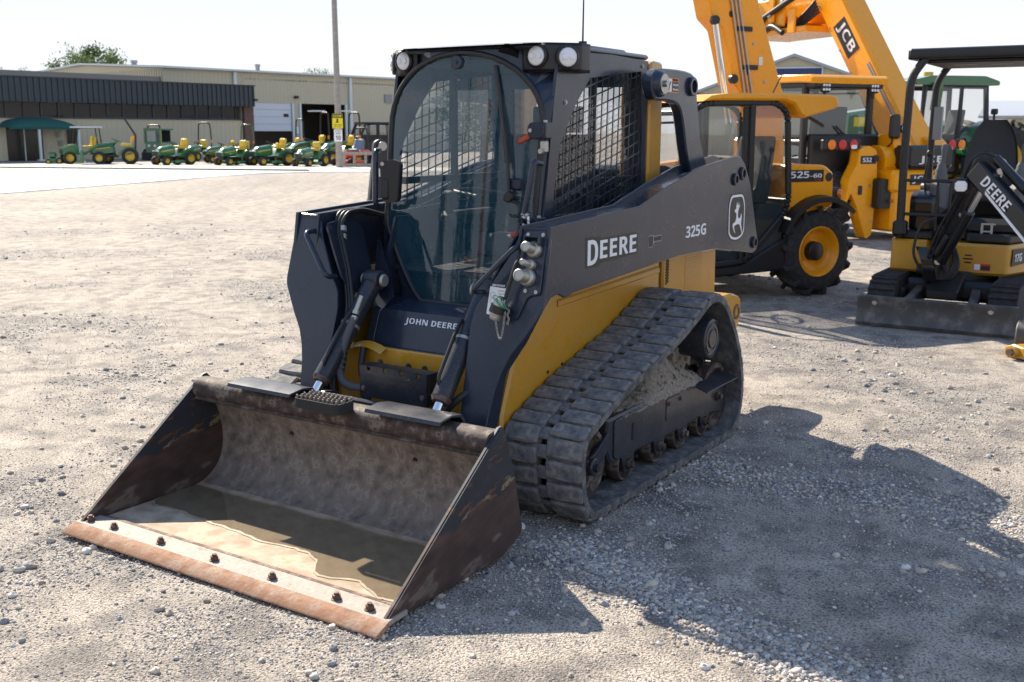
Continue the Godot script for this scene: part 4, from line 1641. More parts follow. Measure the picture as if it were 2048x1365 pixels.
	b.ty(edge, 0.0375, 0.0385)
	var wet := edge.map(func(p): return Vector2(clampf(p.x * 1.01, -0.8175, 0.8175), p.y + 0.014 * (1.0 if p.y > -0.5 else 0.0) + 0.006 * f.get_noise_2d(p.x * 900.0, p.y * 900.0)))
	var wm := MB.new()
	wm.ty(wet, 0.033, 0.0368)
	var wmat := mat("wet_sediment", Color.WHITE, 0.45)
	wmat.albedo_texture = noise_tex(75, 0.014, 6, [[0.0, lin(0.20, 0.145, 0.09)], [0.5, lin(0.31, 0.24, 0.16)], [1.0, lin(0.42, 0.33, 0.23)]], 512)
	tri(wmat, 1.3)
	part(bk, "wet_sediment", wm, wmat)
	var water := glass("muddy_water", lin(0.24, 0.18, 0.11), 0.3)
	water.roughness = 0.05
	water.heightmap_enabled = true
	water.heightmap_texture = noise_tex(73, 0.03, 3, [], 256)
	water.heightmap_scale = 0.02
	tri(water, 2.0)
	part(bk, "puddle", b, water)


func track_path() -> Array:
	var raw := spline2(Q([-1.40, 0.0, -1.30, 0.035, -1.245, 0.11, -1.222, 0.22, -1.222, 0.33, -1.25, 0.40, -1.34, 0.452, -1.65, 0.56, -2.15, 0.69, -2.42, 0.785, -2.54, 0.835, -2.63, 0.845, -2.72, 0.83, -2.82, 0.765, -2.97, 0.59, -3.07, 0.40, -3.10, 0.24, -3.07, 0.11, -2.99, 0.03, -2.88, 0.0, -2.4, 0.0, -1.9, 0.0]), 8)
	return raw


func loader_track(L: Node3D, s: float) -> void:
	var raw := track_path()
	var total := 0.0
	var cum := [0.0]
	for i in raw.size():
		total += raw[i].distance_to(raw[(i + 1) % raw.size()])
		cum.append(total)
	var pitches := int(round(total / 0.098))
	var sample := func(t: float) -> Array:  # place and outward normal at a share of the way round
		var d := fposmod(t, 1.0) * total
		var i := 0
		while cum[i + 1] < d:
			i += 1
		var p: Vector2 = raw[i].lerp(raw[(i + 1) % raw.size()], (d - cum[i]) / maxf(cum[i + 1] - cum[i], 1e-6))
		var e: Vector2 = (raw[(i + 2) % raw.size()] - raw[(i - 1 + raw.size()) % raw.size()]).normalized()
		return [p, Vector2(-e.y, e.x) if Vector2(-e.y, e.x).dot(p - Vector2(-2.2, 0.36)) > 0.0 else Vector2(e.y, -e.x), e]
	var tr := MB.new()
	tr.T = mirror(s)
	var n2 := pitches * 4
	for i in n2:
		var A: Array = sample.call(float(i) / n2)
		var B: Array = sample.call(float(i + 1) / n2)
		for strip in [[0.536, 0.713], [0.759, 0.936]]:
			for lay in [[0.0145, 0.046]]:
				var p := func(R: Array, x: float, t: float) -> Vector3: return Vector3(x, R[0].y - R[1].y * t, R[0].x - R[1].x * t)
				var no := func(R: Array, g: float) -> Vector3: return Vector3(0, R[1].y, R[1].x) * g
				tr.qs(p.call(A, strip[0], lay[0]), p.call(A, strip[1], lay[0]), p.call(B, strip[1], lay[0]), p.call(B, strip[0], lay[0]), no.call(A, 1.0), no.call(A, 1.0), no.call(B, 1.0), no.call(B, 1.0))
				tr.qs(p.call(A, strip[0], lay[1]), p.call(A, strip[1], lay[1]), p.call(B, strip[1], lay[1]), p.call(B, strip[0], lay[1]), no.call(A, -1.0), no.call(A, -1.0), no.call(B, -1.0), no.call(B, -1.0))
				for e in [[strip[0], -1.0], [strip[1], 1.0]]:
					tr.quad(p.call(A, e[0], lay[0]), p.call(B, e[0], lay[0]), p.call(B, e[0], lay[1]), p.call(A, e[0], lay[1]), Vector3(e[1], 0, 0))
	var belt := part(L, "rubber_track", tr, M.belt)
	# cross bars between the sprocket holes
	var lug_l: ArrayMesh
	var mb := MB.new()
	mb.box(Vector3(0, 0, 0), Vector3(0.165, 0.0255, 0.072), 0.008)
	lug_l = mb.done()
	var jag := FastNoiseLite.new()
	jag.seed = 4
	var shapes := []
	for q in 5:  # worn variants
		mb = MB.new()
		mb.ext(round2(Q([-0.088, -0.042 + 0.003 * q, -0.05, -0.044, 0.06, -0.043 + 0.002 * q, 0.088, -0.037, 0.088, 0.038, 0.05, 0.043, -0.02, 0.043 - 0.002 * q, -0.088, 0.041]), 0.018, 3), -0.013, 0.013, 0.009)
		shapes.append(mb.done())
	mb = MB.new()
	mb.box(Vector3.ZERO, Vector3(0.06, 0.024, 0.060), 0.008)
	var cross_mesh := mb.done()
	for i in pitches:
		for col in 2:
			var R: Array = sample.call((i + 0.5 * col) / pitches)
			var nrm := Vector3(0, R[1].y, R[1].x)
			var tan3 := Vector3(0, R[2].y, R[2].x)
			var o := MeshInstance3D.new()
			o.name = "tread_lug"
			o.mesh = shapes[(i * 3 + col * 2 + (i / 4)) % 5]
			o.material_override = M.rubber
			var x := (0.625 if col == 0 else 0.847) * s
			o.transform = Transform3D(Basis(Vector3.RIGHT * (1.0 if (i + col) % 2 else -1.0), tan3, nrm), Vector3(x, R[0].y, R[0].x) - nrm * (0.0125 + 0.0022 * sin(i * 4.7 + col * 2.1)))
			belt.add_child(o, true)
		var R2: Array = sample.call((i + 0.25) / pitches)
		var n3 := Vector3(0, R2[1].y, R2[1].x)
		var cb := MeshInstance3D.new()
		cb.name = "cross_bar"
		cb.mesh = cross_mesh
		cb.material_override = M.rubber
		cb.transform = Transform3D(Basis(Vector3.RIGHT, n3, Vector3(0, R2[2].y, R2[2].x)), Vector3(0.736 * s, R2[0].y, R2[0].x) - n3 * 0.024)
		belt.add_child(cb, true)
	# track frame and wheels
	var b := MB.new()
	b.T = mirror(s)
	b.sx(Q([-1.60, 0.39, -1.60, 0.24, -1.64, 0.175, -2.05, 0.165, -2.3, 0.16, -2.72, 0.165, -2.95, 0.13, -3.02, 0.14, -3.02, 0.29, -2.64, 0.33, -2.57, 0.38, -2.09, 0.395]), 0.62, 0.86, 0.01)
	for z in [-1.82, -2.16, -2.44, -2.73]:
		b.sx(round2(Q([z + 0.07, 0.18, z + 0.035, 0.09, z - 0.035, 0.09, z - 0.07, 0.18]), 0.015), 0.845, 0.858, 0.003)
	var fr := part(L, "track_frame", b, M.charcoal_worn)
	b = MB.new()
	b.T = mirror(s)
	b.sx(round2(Q([-1.655, 0.375, -1.655, 0.20, -1.69, 0.185, -1.99, 0.185, -2.03, 0.22, -2.04, 0.385]), 0.02), 0.86, 0.868, 0.003)
	part(fr, "cover_plate", b, M.charcoal_worn)
	b = MB.new()
	b.T = mirror(s)
	b.box(Vector3(0.8685, 0.285, -1.84), Vector3(0.003, 0.085, 0.018), 0.004)
	part(fr, "slot", b, M.black_matt)
	b = MB.new()
	b.T = mirror(s)
	b.sx(round2(Q([-2.22, 0.36, -2.22, 0.24, -2.40, 0.24, -2.40, 0.355]), 0.02), 0.86, 0.864, 0.002)
	var hatch := part(fr, "hatch", b, M.charcoal_worn)
	for z in [-2.24, -2.38]:
		b = MB.new()
		b.T = mirror(s)
		bolt(b, Vector3(0.864, 0.33, z), Vector3.RIGHT, 0.009, 0.008)
		part(hatch, "bolt", b, M.rust_dark)
	b = MB.new()
	b.T = mirror(s)
	b.sx(Q([-1.62, 0.34, -1.62, 0.26, -1.50, 0.17, -1.41, 0.18, -1.41, 0.245, -1.50, 0.27]), 0.845, 0.862, 0.003)
	b.cyl(Vector3(0.80, 0.215, -1.45), Vector3(0.885, 0.215, -1.45), 0.04, 20, -1, 0.006)
	b.cyl(Vector3(0.88, 0.215, -1.45), Vector3(0.90, 0.215, -1.45), 0.02, 6)
	part(fr, "idler_fork", b, M.charcoal_worn)
	b = MB.new()
	b.T = mirror(s)
	b.T = b.T * Transform3D(Basis(Vector3.BACK, -0.35), Vector3(0.86, 0.345, -2.80))
	b.box(Vector3(0.0, 0, 0), Vector3(0.14, 0.008, 0.42), 0.002)
	part(fr, "scraper_shelf", b, M.charcoal_worn)
	var wheels := [[-1.445, 0.218, 0.17, "idler"], [-2.885, 0.235, 0.185, "idler"], [-1.82, 0.131, 0.085, "roller"], [-2.16, 0.131, 0.085, "roller"], [-2.44, 0.131, 0.085, "roller"], [-2.73, 0.131, 0.085, "roller"]]
	for w in wheels:
		var r: float = w[2]
		b = MB.new()
		b.T = mirror(s)
		for q in [[0.775, 0.845], [0.63, 0.70]]:
			b.lathe([Vector2(0, 0.012), Vector2(r * 0.45, 0.012), Vector2(r * 0.75, 0.02), Vector2(r * 0.86, 0.0), Vector2(r * 0.97, 0.0), Vector2(r, 0.006), Vector2(r, 0.066), Vector2(r * 0.97, 0.07), Vector2(r * 0.86, 0.07), Vector2(r * 0.78, 0.045), Vector2(r * 0.4, 0.05), Vector2(r * 0.3, 0.062), Vector2(0, 0.062)], Vector3(q[0], w[1], w[0]), Vector3.RIGHT, 28)
		var wh := part(L, w[3], b, M.rust_dark)
		b = MB.new()
		b.T = mirror(s)
		b.cyl(Vector3(0.845, w[1], w[0]), Vector3(0.875, w[1], w[0]), 0.026, 16, -1, 0.004)
		b.cyl(Vector3(0.875, w[1], w[0]), Vector3(0.888, w[1], w[0]), 0.017, 6)
		part(wh, "axle_bolt", b, M.rust_dark)
	# drive sprocket and its motor hub
	b = MB.new()
	b.T = mirror(s)
	var teeth := []
	for i in 60:
		var a := TAU * i / 60.0
		teeth.append(Vector2(-2.66 + cos(a) * (0.175 + 0.022 * sin(a * 15.0)), 0.60 + sin(a) * (0.175 + 0.022 * sin(a * 15.0))))
	b.sx(teeth, 0.715, 0.755, 0.004)
	var spk := part(L, "sprocket", b, M.mud)
	for i in 10:
		b = MB.new()
		b.T = mirror(s)
		var a := TAU * i / 10.0 + 0.2
		bolt(b, Vector3(0.755, 0.60 + sin(a) * 0.13, -2.66 + cos(a) * 0.13), Vector3.RIGHT, 0.011, 0.014)
		part(spk, "bolt", b, M.mud)
	b = MB.new()
	b.T = mirror(s)
	b.lathe([Vector2(0, 0), Vector2(0.105, 0), Vector2(0.108, 0.14), Vector2(0.104, 0.158), Vector2(0.092, 0.165), Vector2(0.088, 0.158), Vector2(0, 0.158)], Vector3(0.75, 0.60, -2.66), Vector3.RIGHT, 36)
	var hub := part(L, "drive_hub", b, M.charcoal_worn)
	b = MB.new()
	b.T = mirror(s)
	b.lathe([Vector2(0, 0.159), Vector2(0.05, 0.159), Vector2(0.046, 0.166), Vector2(0, 0.166)], Vector3(0.75, 0.60, -2.66), Vector3.RIGHT, 28)
	b.pipe(Vector3(0.908, 0.60, -2.66), Vector3(0.912, 0.60, -2.66), 0.078, 0.062, 32)
	part(hub, "cast_ring", b, M.charcoal_worn)
	# packed mud lying on the frame
	var hn := FastNoiseLite.new()
	hn.seed = 31 + int(s)
	hn.frequency = 9.0
	hn.fractal_octaves = 4
	b = MB.new()
	b.T = mirror(s)
	b.grid(60, 22, func(a: float, w: float) -> Vector3:
		var z := lerpf(-1.70, -2.66, a)
		var x := lerpf(0.60, 0.875, w)
		var hump := 0.15 * exp(-pow((a - 0.62) / 0.24, 2.0)) + 0.02 * smoothstep(0.0, 0.1, a)
		var fall := 1.0 - pow(absf(w - 0.42) / 0.58, 2.6)
		return Vector3(x, 0.385 + maxf(0.0, hump * fall) * (1.0 + 0.35 * hn.get_noise_2d(z, x)) + 0.012 * hn.get_noise_2d(z * 3.0, x * 3.0) - 0.012 * (1.0 - fall), z + 0.02 * hn.get_noise_2d(x * 2.0, z * 2.0 + 5.0)))
	var mud := part(L, "packed_mud", b, M.mud)
	mud.set_meta("kind", "stuff")
	var cl := MultiMesh.new()
	cl.transform_format = MultiMesh.TRANSFORM_3D
	cl.mesh = pebble(140)
	cl.instance_count = 260
	var g := RandomNumberGenerator.new()
	g.seed = 8
	for i in 260:
		var a := clampf(g.randfn(0.58, 0.24), 0.02, 0.98)
		var w := g.randf_range(0.08, 0.95)
		var hump := 0.15 * exp(-pow((a - 0.62) / 0.24, 2.0)) + 0.02
		var fall := 1.0 - pow(absf(w - 0.42) / 0.58, 2.6)
		cl.set_instance_transform(i, Transform3D(Basis.from_euler(Vector3(g.randf() * 6, g.randf() * 6, 0)).scaled(Vector3.ONE * g.randf_range(0.004, 0.013)), Vector3(lerpf(0.60, 0.875, w) * s, 0.385 + maxf(0.0, hump * fall), lerpf(-1.70, -2.66, a))))
	var co := MultiMeshInstance3D.new()
	co.name = "mud_clods"
	co.multimesh = cl
	co.material_override = M.mud
	co.set_meta("kind", "stuff")
	mud.add_child(co, true)


# ---------------------------------------------------------------- shared vehicle parts
func wheel(parent: Node3D, at: Vector3, r: float, w: float, rr: float, rim: Material, side: float, lugs := 0, hub: Material = null, tilt := 0.0) -> Node3D:
	var b := MB.new()
	var o := Vector3(-w / 2, 0, 0)
	var k := 40 if lugs else 24
	b.T = Transform3D(Basis(Vector3.UP, tilt) * Basis.from_scale(Vector3(side, 1, 1)), at)
	b.lathe([Vector2(rr, 0.0), Vector2(rr + 0.01, 0), Vector2(lerpf(rr, r, 0.45), -w * 0.02), Vector2(lerpf(rr, r, 0.8), 0.0), Vector2(r * 0.965, w * 0.08), Vector2(r, w * 0.22), Vector2(r, w * 0.78), Vector2(r * 0.965, w * 0.92), Vector2(lerpf(rr, r, 0.8), w), Vector2(lerpf(rr, r, 0.45), w * 1.02), Vector2(rr + 0.01, w), Vector2(rr, w)], o, Vector3.RIGHT, k, 0.6)
	var ty := part(parent, "wheel", b, M.tyre)
	if lugs:
		var lm := MB.new()
		lm.bar(Vector3(0, 0, 0), Vector3(w * 0.46, 0.0, w * 0.34), 0.045, 0.06, 0.012)
		lm.box(Vector3(w * 0.47, -0.035, w * 0.36), Vector3(0.035, 0.10, 0.05), 0.012)
		var lmesh := lm.done()
		for i in lugs:
			var a := TAU * i / lugs
			var e := 1.0 if i % 2 else -1.0
			var q := MeshInstance3D.new()
			q.name = "tread_lug"
			q.mesh = lmesh
			q.material_override = M.tyre
			q.transform = Transform3D(Basis(Vector3.UP, tilt), at) * Transform3D(Basis(Vector3.RIGHT, a), Vector3.ZERO) * Transform3D(Basis.from_scale(Vector3(e, 1, 1)), Vector3(0, r + 0.004, 0))
			ty.add_child(q, true)
	b = MB.new()
	b.T = Transform3D(Basis(Vector3.UP, tilt) * Basis.from_scale(Vector3(side, 1, 1)), at)
	b.lathe([Vector2(rr * 0.92, w * 0.1), Vector2(rr * 1.03, w * 1.0), Vector2(rr * 1.0, w * 1.03), Vector2(rr * 0.93, w * 0.98), Vector2(rr * 0.86, w * 0.78), Vector2(rr * 0.80, w * 0.72), Vector2(rr * 0.6, w * 0.62), Vector2(rr * 0.42, w * 0.62), Vector2(0, w * 0.62)], o, Vector3.RIGHT, 28)
	part(ty, "rim", b, rim)
	b = MB.new()
	b.T = Transform3D(Basis(Vector3.UP, tilt) * Basis.from_scale(Vector3(side, 1, 1)), at)
	b.lathe([Vector2(rr * 0.40, w * 0.6), Vector2(rr * 0.38, w * 0.85), Vector2(rr * 0.30, w * 0.9), Vector2(0, w * 0.9)], o, Vector3.RIGHT, 20)
	if hub:
		part(ty, "hub", b, hub)
	return ty


func tree(called: String, label: String, at: Vector3, h: float, rad: Vector3, leaves: int, tone: Color, seed_: int, group := "", drop := 0.35, conifer := false) -> void:
	var g := RandomNumberGenerator.new()
	g.seed = seed_
	var t := thing(called, label, "tree", at, 0.0, group)
	var b := MB.new()
	var cy := h - rad.y
	b.tube([Vector3.ZERO, Vector3(0.1, cy * 0.5, 0.05), Vector3(0, cy, 0), Vector3(0.0, h * 0.93, 0)], 0.05 * rad.x + 0.10, 8, 0.03)
	for i in 16:
		var a := g.randf() * TAU
		var y0 := lerpf(cy - rad.y * 0.5, cy + rad.y * 0.4, g.randf())
		var l := g.randf_range(0.4, 0.85)
		b.tube([Vector3(0, y0, 0), Vector3(cos(a) * rad.x * l * 0.5, y0 + rad.y * 0.18, sin(a) * rad.z * l * 0.5), Vector3(cos(a) * rad.x * l, y0 + rad.y * 0.42, sin(a) * rad.z * l)], 0.05 + 0.012 * rad.x, 5, 0.012)
	var bark := mat("bark", lin(0.09, 0.07, 0.055), 0.9)
	part(t, "trunk", b, bark)
	b = MB.new()
	b.use_col = true
	var clumps := []
	for i in 70:
		var d := Vector3(g.randfn(), g.randfn(), g.randfn()).normalized() * pow(g.randf(), 0.4)
		if conifer:
			var v := pow(g.randf(), 1.3)
			var a := g.randf() * TAU
			d = Vector3(cos(a) * (1.0 - v) * 0.95, v * 2.0 - 1.0, sin(a) * (1.0 - v) * 0.95) * lerpf(0.7, 1.0, g.randf())
		clumps.append([Vector3(0, cy, 0) + d * rad, g.randf_range(0.16, 0.34), g.randf_range(0.65, 1.25)])
	for i in leaves:
		var c: Array = clumps[g.randi() % clumps.size()]
		var off := Vector3(g.randfn(), g.randfn() - drop * g.randf(), g.randfn()) * 0.5
		var p: Vector3 = c[0] + off * rad * c[1]
		var dir := Vector3(g.randfn(), g.randfn() + (0.8 if not conifer else -0.6), g.randfn()).normalized()
		var s := Vector3(g.randfn(), g.randfn(), g.randfn()).cross(dir).normalized()
		var ln := g.randf_range(0.5, 1.0) * (0.05 * (rad.x + rad.y) + 0.06)
		var k: float = c[2] * g.randf_range(0.75, 1.25)
		b.col = Color(tone.r * k, tone.g * k, tone.b * k * 0.9)
		var nn := dir.cross(s)
		b.t3(p, p + dir * ln * 0.5 + s * ln * 0.22, p + dir * ln, nn, nn, nn)
		b.t3(p, p + dir * ln, p + dir * ln * 0.5 - s * ln * 0.22, nn, nn, nn)
	part(t, "crown", b, M.leaf)


# ---------------------------------------------------------------- the far side of the yard
func ribbed(b: MB, x0: float, x1: float, y0: float, y1: float, pitch: float, depth: float, z := 0.0) -> void:
	var k := int(round((x1 - x0) / pitch))
	var p := (x1 - x0) / k
	var pts := []
	for i in k:
		var x := x0 + i * p
		pts.append_array([Vector2(x, z), Vector2(x + p * 0.62, z), Vector2(x + p * 0.70, z + depth), Vector2(x + p * 0.92, z + depth)])
	pts.append(Vector2(x1, z))
	for i in pts.size() - 1:
		var a: Vector2 = pts[i]
		var c: Vector2 = pts[i + 1]
		b.quad(Vector3(a.x, y0, a.y), Vector3(c.x, y0, c.y), Vector3(c.x, y1, c.y), Vector3(a.x, y1, a.y), Vector3(0, 0, 1))
	b.quad(Vector3(x0, y0, z - 0.1), Vector3(x1, y0, z - 0.1), Vector3(x1, y1, z - 0.1), Vector3(x0, y1, z - 0.1), Vector3(0, 0, -1))
	b.quad(Vector3(x0, y0, z - 0.1), Vector3(x0, y0, z), Vector3(x0, y1, z), Vector3(x0, y1, z - 0.1), Vector3.LEFT)
	b.quad(Vector3(x1, y0, z - 0.1), Vector3(x1, y0, z), Vector3(x1, y1, z), Vector3(x1, y1, z - 0.1), Vector3.RIGHT)
	b.quad(Vector3(x0, y1, z - 0.1), Vector3(x1, y1, z - 0.1), Vector3(x1, y1, z + depth), Vector3(x0, y1, z + depth), Vector3.UP)


func make_far() -> void:
	var lf := mat("leaf", Color.WHITE, 0.7)
	lf.vertex_color_use_as_albedo = true
	lf.backlight_enabled = true
	lf.backlight = Color(0.35, 0.45, 0.2)
	var conc := mat("concrete", Color.WHITE, 0.75)
	conc.albedo_texture = noise_tex(81, 0.01, 6, [[0.0, lin(0.36, 0.385, 0.42)], [0.5, lin(0.45, 0.475, 0.51)], [1.0, lin(0.52, 0.54, 0.57)]], 512)
	conc.uv1_world_triplanar = true
	tri(conc, 0.12)
	paint("cream_siding", lin(0.50, 0.465, 0.345), 0.6, 0.0, lin(0.4, 0.36, 0.26), 0.2, 83)
	paint("fascia_blue", lin(0.028, 0.04, 0.055), 0.5, 0.0, lin(0.1, 0.1, 0.1), 0.12, 85)
	mat("trim_white", lin(0.60, 0.67, 0.68), 0.5)
	mat("roller_white", lin(0.62, 0.66, 0.72), 0.5)
	mat("awning_green", lin(0.012, 0.085, 0.075), 0.8)
	mat("room_dark", lin(0.26, 0.24, 0.21), 0.9)
	paint("brick_brown", lin(0.11, 0.062, 0.05), 0.9, 0.0, lin(0.2, 0.15, 0.13), 0.4, 87)
	paint("weathered_wood", lin(0.30, 0.27, 0.24), 0.9, 0.0, lin(0.42, 0.4, 0.37), 0.5, 89)
	var b: MB
	# concrete road that widens to the left, kerb, pale strip beyond
	b = MB.new()
	b.ty(Q([-2.5, -43.4, -8.3, -42.6, -9.8, -41.0, -13.3, -27.9, -20.0, -4.0, -70.0, -4.0, -70.0, -55.6, -21.8, -45.75, -8.3, -43.45, -2.5, -44.0]), -0.02, 0.018)
	setting("road", b, conc)
	b = MB.new()
	b.ty(Q([-8.3, -43.6, -21.8, -45.9, -70.0, -55.75, -70.0, -56.05, -21.8, -46.2, -8.3, -43.9]), -0.02, 0.07, 0.02)
	setting("kerb", b, mat("kerb_green", lin(0.10, 0.14, 0.10), 0.9))
	b = MB.new()
	b.ty(Q([-8.3, -43.9, -21.8, -46.2, -70.0, -56.05, -70.0, -62.0, -22.0, -51.5, -8.3, -48.5, -2.5, -48.0, -2.5, -44.2]), -0.02, 0.024)
	var strip := setting("pavement", b, mat("pale_strip", lin(0.55, 0.50, 0.43), 0.9))
	strip.material_override = M.pale_strip
	make_showroom()
	make_warehouse()
	make_pole()
	make_row()
	tree("willow_tree", "round leafy tree rising behind the cream warehouse roof", V(-37.0, 0, -96), 8.7, V(3.3, 3.0, 3.0), 20000, Color(0.15, 0.19, 0.08), 301)
	tree("distant_tree", "sparse tree top at the picture's left edge behind the dark fascia", V(-52.2, 0, -110), 8.4, V(1.3, 2.2, 1.3), 1500, Color(0.06, 0.09, 0.045), 302)
	tree("distant_tree", "small thin tree top just right of the left edge", V(-50.0, 0, -112), 7.9, V(0.8, 1.6, 0.8), 900, Color(0.06, 0.09, 0.05), 303)
	tree("distant_tree", "low tree top peeping over the warehouse eave by the utility pole", V(-21.9, 0, -122), 8.5, V(1.9, 1.8, 1.6), 1800, Color(0.15, 0.18, 0.08), 304)
	tree("shade_tree", "airy tree seen through the loader's side window screen", V(-1.3, 0, -47), 4.4, V(2.2, 1.7, 2.0), 3000, Color(0.05, 0.085, 0.04), 305)


func make_showroom() -> void:
	glass("shop_glass", lin(0.03, 0.033, 0.038), 0.45).metallic_specular = 0.3
	var S := thing("showroom_building", "low cream showroom with dark ribbed fascia and a long window band", "building", V(-16.469, 0, -68.0), 0.8758)
	var b := MB.new()
	ribbed(b, -24.0, -0.55, 0.0, 2.2, 0.30, 0.02)
	part(S, "wall", b, M.cream_siding)
	# window band: frame, mullions, panes
	b = MB.new()
	b.box(V(-12.2, 2.24, 0.02), V(23.6, 0.07, 0.12))
	var fr := part(S, "window_sill", b, M.fascia_blue)
	for i in 25:
		var x := -1.05 - i * 0.95
		b = MB.new()
		b.box(V(x, 2.64, 0.0), V(0.06, 0.80, 0.10))
		part(fr, "mullion", b, M.fascia_blue)
		b = MB.new()
		b.box(V(x - 0.475, 2.64, -0.02), V(0.89, 0.78, 0.012))
		part(S, "window_pane", b, M.shop_glass)
	# room behind the band with its ceiling strips
	b = MB.new()
	b.box(V(-12, 2.5, -7.0), V(24, 5.0, 0.1))
	b.box(V(-12, 3.35, -3.6), V(24, 0.08, 7.0))
	b.box(V(-24, 1.7, -3.5), V(0.1, 3.4, 7.0))
	b.box(V(-0.6, 1.7, -3.5), V(0.1, 3.4, 7.0))
	b.box(V(-12, 0.01, -3.5), V(24, 0.02, 7.0))
	part(S, "room_shell", b, M.room_dark)
	var glow := mat("ceiling_glow", lin(0.9, 0.75, 0.55), 0.5)
	glow.emission_enabled = true
	glow.emission = Color(1.0, 0.84, 0.66)
	glow.emission_energy_multiplier = 0.75
	for i in 9:
		for j in 2:
			if (i + j) % 4 == 3:
				continue
			b = MB.new()
			b.box(V(-3.2 - i * 2.1 - j * 0.7, 3.22, -2.0 - j * 2.2), V(1.25, 0.06, 0.12))
			part(S, "ceiling_light", b, glow)
	var lamp := OmniLight3D.new()
	lamp.name = "ceiling_lamp"
	lamp.position = V(-11.0, 2.9, -3.0)
	lamp.light_energy = 0.5
	lamp.light_color = Color(1.0, 0.85, 0.68)
	lamp.light_size = 1.0
	lamp.omni_range = 20.0
	lamp.shadow_enabled = true
	S.add_child(lamp)
	# fascia of ribbed panels
	b = MB.new()
	b.box(V(-12.1, 3.66, 0.28), V(24.2, 1.24, 0.55))
	b.box(V(-12.1, 4.31, 0.3), V(24.3, 0.06, 0.72))
	b.box(V(-12.1, 4.2, -4.0), V(24.2, 0.1, 8.4))
	part(S, "fascia_box", b, M.fascia_blue)
	var pm := MB.new()
	ribbed(pm, 0.0, 0.33, 3.04, 4.28, 0.33, 0.07, 0.56)
	var mesh := pm.done()
	for i in 73:
		var o := MeshInstance3D.new()
		o.name = "fascia_panel"
		o.mesh = mesh
		o.material_override = M.fascia_blue
		o.position.x = -0.33 * (i + 1)
		S.add_child(o, true)
	b = MB.new()
	b.box(V(0.02, 3.45, 0.62), V(0.25, 0.12, 0.3), 0.02)
	part(S, "flood_lamp", b, M.black)
	# brick pier at the corner
	b = MB.new()
	b.box(V(-0.18, 1.52, -0.1), V(0.72, 3.04, 0.6), 0.01)
	b.box(V(-0.1, 1.52, -4.2), V(0.3, 3.04, 7.8))
	part(S, "brick_pier", b, M.brick_brown)
	# entrance under the green awning
	b = MB.new()
	b.box(V(-14.4, 1.0, 0.05), V(1.9, 2.0, 0.06))
	var dr := part(S, "entrance_door", b, M.black_gloss)
	b = MB.new()
	b.box(V(-14.45, 1.0, 0.1), V(0.05, 2.0, 0.04))
	part(dr, "door_stile", b, M.trim_white)
	b = MB.new()
	b.grid(14, 6, func(a: float, w: float) -> Vector3:
		var x := lerpf(-15.8, -12.0, a)
		var arch := sqrt(maxf(0.0, 1.0 - pow(absf(a * 2.0 - 1.0), 2.4)))
		return V(x, 1.72 + 0.52 * arch * cos(w * PI / 2), 0.05 + 1.3 * sin(w * PI / 2)), V(0, 1, 1))
	b.box(V(-13.9, 1.68, 1.32), V(3.8, 0.1, 0.03))
	part(S, "awning", b, M.awning_green)
	for x in [-14.2, -12.05]:
		b = MB.new()
		b.box(V(x, 0.85, 1.25), V(0.12, 1.7, 0.12), 0.01)
		b.box(V(x, 0.04, 1.25), V(0.3, 0.08, 0.3), 0.01)
		part(S, "awning_post", b, M.trim_white)
	b = MB.new()
	b.box(V(-11.8, 1.3, 0.06), V(0.55, 1.0, 0.05))
	part(S, "side_window", b, M.black_gloss)
	for q in [[-12.6, 1.35, 0.2, 0.28], [-12.45, 0.9, 0.22, 0.3]]:
		b = MB.new()
		b.box(V(q[0], q[1], 0.06), V(q[2], q[3], 0.05), 0.01)
		part(S, "meter_box", b, M.decal_grey)


